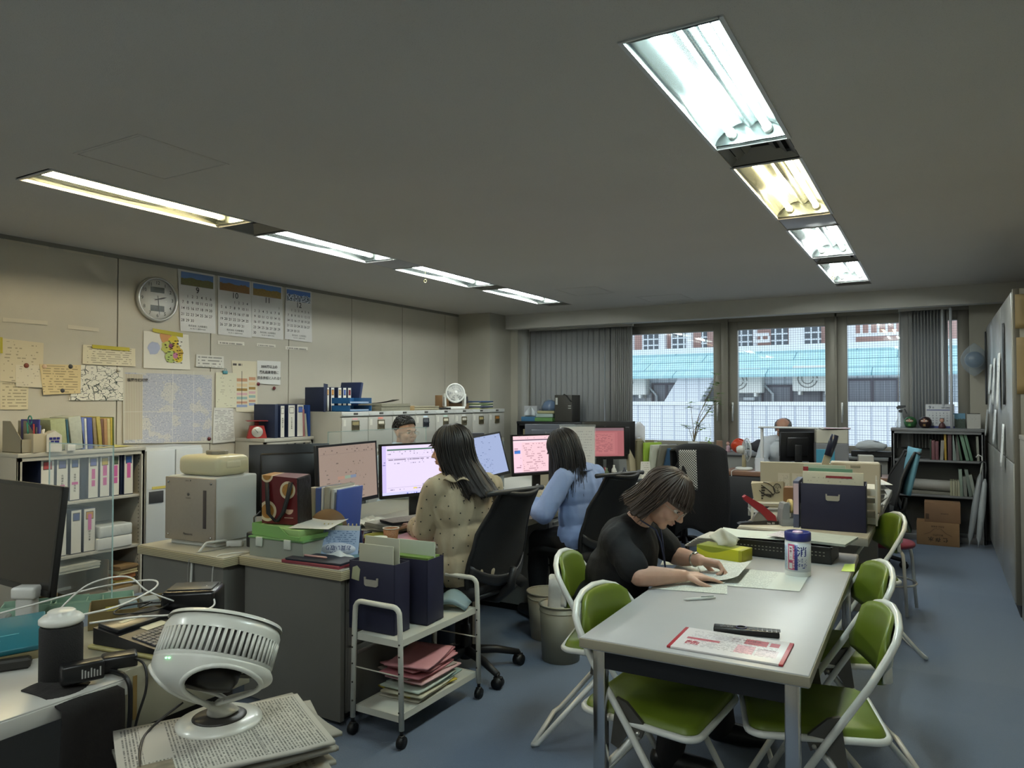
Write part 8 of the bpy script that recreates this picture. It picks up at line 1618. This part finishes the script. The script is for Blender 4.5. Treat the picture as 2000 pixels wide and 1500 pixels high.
# ================================================================ lower left corner
t = thing('speaker', 'black cylindrical speaker with a white round charger on top', 'speaker', (-2.055, 1.115, Z7)); part(MB().lathe([(.001, 0), (.05, 0), (.052, .004), (.052, .142), (.048, .148), (.001, .148)], 36), 'body', mat('131211', .85, bump=.3, bs=300), t)
t = thing('wireless_charger', 'white round charger lying on the black speaker', 'charger', (-2.055, 1.115, Z7+.1485)); part(MB().lathe([(.001, 0), (.045, 0), (.054, .006), (.054, .016), (.045, .024), (.034, .026), (.034, .034), (.030, .037), (.001, .038)], 40), 'puck', mat('c9c8c0', .35), t)
cable('white charger cable curving from the round charger to the back', [(-2.03, 1.16, .865), (-2.02, 1.26, .868), (-2.10, 1.42, .872), (-2.25, 1.50, .86), (-2.38, 1.40, .84), (-2.50, 1.25, .80), (-2.62, 1.05, .76)], .003)
cable('white cable crossing over the black keyboard device', [(-2.02, 1.17, .84), (-1.98, 1.28, .835), (-1.99, 1.45, .80), (-2.03, 1.58, .79), (-2.12, 1.62, .83)], .003); cable('thin white cable loop above the tape tray', [(-2.40, 1.28, .78), (-2.36, 1.36, .86), (-2.28, 1.44, .88), (-2.20, 1.46, .84), (-2.15, 1.52, .80)], .0028)
t = thing('cloth', 'black cloth draped over the edge of the left desk', 'cloth', (-1.965, 1.08, 0)); part(MB().grid(lambda u, v: ((-.10+.34*v if v < .30 else (.002+.005*v))+.010*math.sin(9*u)*v*(v > .3)+.080*(v > .28), (-.075+.15*u)*(1+.25*v)+.01*math.sin(5*v), (Z7+.004+.006*math.sin(5*u)*(v < .28)) if v < .28 else Z7+.004-(v-.28)*.85), 14, 30, -.004), 'fabric', mat('15110f', .9, bump=.3, bs=60), t)
t.location = (-1.955, 1.09, 0)
t = thing('power_adapter', 'black power adapter with white print in front of the speaker', 'adapter', (-1.955, 1.115, Z7+.014), R(70)); part(MB().box(-.05, -.022, 0, .05, .022, .05, .006), 'body', mat('0f0f10', .35), t); a = MB()
for k in range(7): a.box(-.005+.007*k, -.0228, .012, -.0015+.007*k, -.0222, .036-.004*(k % 3))
part(a, 'white_print', mat('9a9a96', .5), t)
t = thing('power_adapter', 'second black adapter block beside the keyboard device', 'adapter', (-1.985, 1.235, Z7+.0005), R(60)); part(MB().box(-.045, -.03, 0, .045, .03, .045, .008), 'body', mat('121213', .35), t)
cable('thin black cable hanging from the adapter over the desk edge', [(-1.96, 1.25, .735), (-1.91, 1.26, .72), (-1.885, 1.25, .66), (-1.89, 1.22, .55), (-1.895, 1.2, .3), (-1.90, 1.18, .1)], .0035, '141414'); cable('thick black cable hanging beside the thin one at the desk edge', [(-1.97, 1.20, .71), (-1.90, 1.205, .70), (-1.885, 1.205, .62), (-1.89, 1.19, .4), (-1.90, 1.17, .1)], .006, '141414')
t = thing('tablet_case', 'teal flat case propped up at the left edge of the near desk', 'case', (-2.36, 1.04, Z7+.062), 0, None, (R(24), R(-4), R(58))); part(MB().box(-.17, -.075, 0, .17, .075, .018, .003), 'cover', mat('1d6470', .4), t); part(MB().box(-.168, -.074, -.03, .168, .074, -.001, .002), 'pages', mat('8a7f5c', .6), t); part(MB().at((.06, -.01, .0185)).box(-.05, -.001, 0, .05, .001, .0006).lathe([(.001, 0), (.007, 0), (.007, .0006), (.001, .0006)], 12, (0, -.02, 0)), 'embossed_mark', mat('6fb0b8', .4), t)
BX('book_rest', 'dark scalloped stand under the teal case', 'stand', (-2.34, 1.02, Z7+.0005), (.30, .13, .03), '24221e', R(58), .006)
# keyboard device on a cream tray, beige metal cabinet
t = thing('metal_cabinet', 'low beige metal cabinet beside the near desk, brown tape on its side', 'cabinet', (-2.06, 1.44, 0)); t.location = (0, 0, 0)
part(MB().box(-2.42, 1.215, .54, -1.93, 1.64, .712, .003), 'body', mat('8d8874', .5), t); part(MB().box(-1.9295, 1.24, .57, -1.928, 1.252, .69), 'tape_strip', mat('7a6232', .6), t); part(MB().box(-2.40, 1.23, 0, -2.0, 1.63, .54), 'dark_base', mat('1f1b17', .8), t)
t = thing('word_processor', 'black portable keyboard device with a folded lid on a cream tray', 'keyboard', (-2.06, 1.405, .7125), R(8)); part(MB().box(-.155, -.12, .0, .155, .12, .012, .006), 'cream_tray', mat('a39a62', .5), t)
part(MB().add([(-.14, -.11, .014), (.14, -.11, .014), (.14, .11, .014), (-.14, .11, .014), (-.14, -.11, .062), (.14, -.11, .024), (.14, .11, .024), (-.14, .11, .062)], [(0, 3, 2, 1), (0, 1, 5, 4), (1, 2, 6, 5), (2, 3, 7, 6), (3, 0, 4, 7), (4, 5, 6, 7)]), 'casing', mat('1c1c1e', .35), t)
tilt_ = math.atan2(.038, .28); a = MB().at((0, 0, .0435), (0, tilt_, 0))
for i in range(6):
    for j in range(13): a.box(.0+.019*i, -.095+.0146*j, .0, .015+.019*i, -.083+.0146*j, .004)
part(a, 'keys', mat('4c4c50', .4), t)['kind'] = 'stuff'; part(MB().at((0, 0, .0435), (0, tilt_, 0)).box(-.135, -.10, .0, -.05, .10, .012, .002), 'lid', mat('17171a', .3), t); part(MB().at((0, 0, .0435), (0, tilt_, 0)).box(-.10, -.06, .0122, -.085, .02, .0128).box(-.045, -.03, .0, -.012, .05, .0015), 'light_labels', mat('b9b59c', .3), t)
# cassette tray, mint trays, white stand
t = thing('tape_tray', 'flat brown carton tray with cassette tapes and discs', 'tray', (-2.50, 1.50, Z7+.0005)); t.location = (-2.36, 1.52, .7135); t.rotation_euler = (0, 0, R(58))
part(MB().box(-.13, -.08, 0, .13, .08, .004).box(-.13, -.084, 0, .13, -.08, .055).box(-.13, .08, 0, .13, .084, .055).box(-.134, -.084, 0, -.13, .084, .05).box(.13, -.084, 0, .134, .084, .05), 'carton', mat('6f5f38', .7), t); part(MB().box(-.13, -.0848, .025, .13, -.0842, .029), 'cream_line', mat('b9a972', .6), t)
for k, (x, y, z, c, lb) in enumerate(((-.09, -.03, .006, '3a1f24', 'dark red cassette case in the brown tray'), (-.03, -.04, .006, '1c2030', 'dark blue cassette case in the brown tray'), (.03, -.04, .006, '8f9296', 'clear cassette case with black reels in the brown tray'), (.085, -.03, .006, '26345a', 'blue cassette case in the brown tray'), (-.06, .035, .006, 'a39a3c', 'yellow labelled cassette case in the brown tray'), (.0, .035, .006, '33383a', 'black cassette case in the back of the brown tray'), (.06, .035, .006, '5f6668', 'grey cassette case in the back of the brown tray'), (-.02, -.005, .036, '7f8f92', 'clear cassette case on top of the pile'), (.045, .0, .036, '9aa09e', 'clear cassette case with a label on top of the pile'))):
    o = BX('cassette_case', lb, 'cassette', (0, 0, 0), (.052, .066, .028), c, 0, .002, 'cassette cases in the brown tray', rough=.25); p = t.matrix_basis; q = Mx.Translation(V((-2.36, 1.52, .7135))) @ Mx.Rotation(R(58), 4, 'Z') @ V((x, y, z)); o.location = q; o.rotation_euler = (0, 0, R(58+5*(k % 3)))
for k, (x, y, z, lb) in enumerate(((-2.72, 1.42, Z7+.0005, 'mint green organiser tray with compartments on the near desk'), (-2.62, 1.53, .7015, 'mint green organiser tray behind the first one'))):
    t = thing('organiser_tray', lb, 'tray', (x, y, z), R(55+4*k), 'mint green organiser trays'); m_ = mat('8fae98', .45); part(MB().box(-.13, -.05, 0, .13, .05, .003).box(-.13, -.05, 0, .13, -.047, .045).box(-.13, .047, 0, .13, .05, .045).box(-.13, -.05, 0, -.127, .05, .04).box(.127, -.05, 0, .13, .05, .04).box(.03, -.05, 0, .033, .05, .04), 'tray', m_, t); part(MB().box(-.10, -.03, .004, .0, .03, .02, .003), 'clips_inside', mat('8f9698', .4), t)
t = thing('charging_stand', 'white upright charging stand in front of the mint trays', 'stand', (-2.60, 1.30, Z7+.0005), R(30)); part(MB().box(-.03, -.02, 0, .03, .02, .13, .010, 3), 'column', mat('b9b9b4', .35), t); part(MB().box(-.04, -.028, .10, .04, .028, .14, .010, 3), 'head', mat('c3c3be', .35), t)
BX('router', 'white ribbed flat box under the mint trays at the left edge', 'router', (-2.78, 1.24, Z7+.0005), (.18, .09, .03), '8d8f8a', R(50), .006); BX('box', 'dark teal flat box with papers at the left edge', 'box', (-2.95, 1.28, Z7+.0005), (.16, .12, .03), '16403c', R(50), .003); ream('papers on the dark teal box at the left edge', -2.95, 1.28, Z7+.031, .15, .11, .02, '9a9890', None, R(52))
t = thing('mobile_printer', 'black glossy printer box behind the white near fan', 'printer', (-2.20, 1.56, .7125), R(38)); t.location = (-2.16, 1.60, .7125); part(MB().box(-.085, -.07, 0, .085, .07, .115, .012, 3), 'casing', mat('0e0e10', .25), t); part(MB().box(-.07, -.05, .115, .07, .05, .119, .002), 'top_plate', mat('26282a', .4), t)
cable('black coiled cable on the desk before the printer box', [(-2.18, 1.42, .80), (-2.24, 1.50, .79), (-2.30, 1.44, .78), (-2.24, 1.38, .78), (-2.14, 1.44, .79), (-2.18, 1.52, .79), (-2.28, 1.50, .78)], .003, '141414')
# newspaper stack with the circulator
BX('side_table', 'dark low stand carrying the newspaper stack', 'stand', (-1.585, 1.26, 0), (.33, .43, .27), '2a2724', R(-29), .004)
MN = [PR(b_, '5c5a54', 26, .6, 30, pl='xy', fill=.5) for b_ in ('a09c90', '918d82', 'aba79a')]; g = NG('newspaper_front', .8); cc = g.mix(g.lines(60, .6, 90, X=g.x, Y=g.y, fill=.5, x0=.03, x1=.97, y0=.03, y1=.97), 'b4b0a4', '6a6862')
cc = g.mix(g.box(.05, .68, .12, .25, g.x, g.y), cc, 'b4b0a4'); nn = g.noise(14, None, 4); cc = g.mix(g.box(.70, .95, .08, .24, g.x, g.y), cc, g.mix(nn, '4a4032', '9a8f78')); 
for q in (.33, .66): cc = g.mix(g.box(.03, .97, q, q+.004, g.x, g.y), cc, '8a867c')
M_front = g.out(cc); NP = 24
for k in range(NP):
    rnd = random.Random(k*7+1); z = .271+.0135*k; top = k == NP-1; lx, ly = .36, .47; sd = rnd.random()*6
    o = MB().grid(lambda u, v: (-lx/2+lx*u, -ly/2+ly*v, .0015+.004*math.sin(5*v+sd)*(u)+(.012*max(0, u-.7)/.3 if not top else .010*u*u)), 8, 6, -.010).obj('newspaper', M_front if top else MN[k % 3]); place(o, (-1.585+rnd.uniform(-.02, .02), 1.26+rnd.uniform(-.02, .02), z+.010), R(-29+rnd.uniform(-6, 6)) if not top else R(-29))
    tag(o, 'top newspaper of the stack under the near fan, with large headline' if top else 'folded newspaper in the near fan\'s stack, %s below the top one' % ('first second third fourth fifth sixth seventh eighth ninth tenth eleventh twelfth thirteenth fourteenth fifteenth sixteenth seventeenth eighteenth nineteenth twentieth twenty-first twenty-second twenty-third'.split()[NP-2-k]), 'newspaper', None if top else 'folded newspapers stacked under the near fan')
    if top: a = MB().at((-.055, -.145, .0045), (0, 0, 0)); a.text('国家の補助線引く力', .030, 0, 0, 0, .012, .75).text('こぼれ落ちた命の重さ', .016, .0, -.03, 0, .004); part(a, 'headline_lettering', M_ink, o)
zt = .271+.0135*NP+.006
t = thing('circulator_fan', 'large white circulator fan on the newspaper stack, slotted housing tilted up', 'fan', (-1.645, 1.30, zt), R(112)); t.scale = (1.22, 1.22, 1.1); wf = mat('c9c9c0', .3, coat=.2)
# local: fan axis in the local +x / up plane, arms on +-y
part(MB().lathe([(.001, 0), (.085, 0), (.088, .004), (.088, .010), (.074, .017), (.055, .018), (.001, .018)], 44), 'base_ring', wf, t); part(MB().lathe([(.001, .018), (.056, .018), (.05, .021), (.001, .021)], 32), 'base_plate', mat('2a2826', .4), t)
HX = Mx.Translation(V((.0, 0, .190))) @ Mx.Rotation(R(34), 4, 'Y')        # head axis = local z, tilted
a = MB(); a.M = HX; a.lathe([(.104, .045), (.116, .04), (.122, .025), (.122, .01)], 56, ends=False).lathe([(.122, -.042), (.121, -.05), (.116, -.054)], 56, ends=False)
for k in range(60):
    t_ = 2*math.pi*k/60; a.grid(lambda u, v: ((.1225*math.cos(t_+(u-.5)*.055)), (.1225*math.sin(t_+(u-.5)*.055)), -.043+.054*v), 1, 2, .006)
part(a, 'slotted_band', wf, t)
a = MB(); a.M = HX; a.lathe([(.117, -.045), (.117, .02), (.110, .03)], 40, ends=False).lathe([(.001, .02), (.116, .02)], 40, ends=False); part(a, 'inner_shell', mat('3a3733', .6), t)
a = MB(); a.M = HX; a.lathe([(.122, .042), (.119, .050), (.100, .052), (.098, .046)], 56, ends=False); part(a, 'front_rim', wf, t)
a = MB(); a.M = HX @ Mx.Rotation(R(-90), 4, 'Y'); fan_grille(a, .10, 34, .045, 4, .0016, .012); part(a, 'front_grille', mat('2c2a28', .4), t)
# side cheeks that sweep down to the base, with the open window
def cheek(s_):
    a = MB()
    def f(u, v):      # u along the sweep, v from the band down to the foot point
        t_ = R(-118+236*u)*s_+(math.pi/2 if s_ > 0 else -math.pi/2)*0; ang = R(200*u-100)
        top = HX @ V((.1215*math.cos(ang+math.pi), .1215*math.sin(ang+math.pi)*1.0, -.050)); ft = V((.02-.055*math.cos(ang)*.6, .030*math.sin(ang), .022))
        m = top.lerp(ft, v); k = math.sin(math.pi*min(1, v*1.15))*.055; c = V((.0, 0, .10)); d = (m-c); d.z = 0; d = d.normalized() if d.length > 1e-5 else V((1, 0, 0)); return m-d*-k*(1-.4*v)
    return f
f_ = cheek(1); a = MB(); nU, nV = 80, 36; vs, fs = [], []
for i in range(nU+1):
    for j in range(nV+1): vs.append(f_(i/nU, j/nV))
for i in range(nU):
    for j in range(nV):
        u, v = (i+.5)/nU, (j+.5)/nV; 
        if any(((u-c)/.22)**2+((v-.46)/.36)**2 < 1 for c in (.10, .70)): continue
        fs.append((i*(nV+1)+j, (i+1)*(nV+1)+j, (i+1)*(nV+1)+j+1, i*(nV+1)+j+1))
a.add(vs, fs, True); o = part(a, 'swept_yoke', wf, t); q = o.modifiers.new('s', 'SOLIDIFY'); q.thickness = .006; 
for c_ in (.10, .70): part(MB().tube([f_(max(0, c_+.225*math.cos(k*.1571)), .46+.37*math.sin(k*.1571)) for k in range(40)], .0055, 8, closed=True), 'opening_rim', wf, t)
a = MB(); a.M = HX; a.lathe([(.001, -.105), (.05, -.10), (.060, -.08), (.062, -.045), (.001, -.044)], 32); part(a, 'motor', mat('17130f', .4), t)
a = MB()
for k in range(2): p = f_(.40+.02*k, .05); a.ell(p+(p-V((0, 0, p.z))).normalized()*.002, (.0022, .0022, .0022), 8, 6)
part(a, 'green_light', mat('6fe08a', .4, emit=2.0), t)
cable('thin dark power lead of the near circulator fan', [(-1.74, 1.26, zt+.05), (-1.76, 1.18, zt+.006), (-1.68, 1.10, zt+.006), (-1.52, 1.0, zt+.006)], .0035, '2a2826')
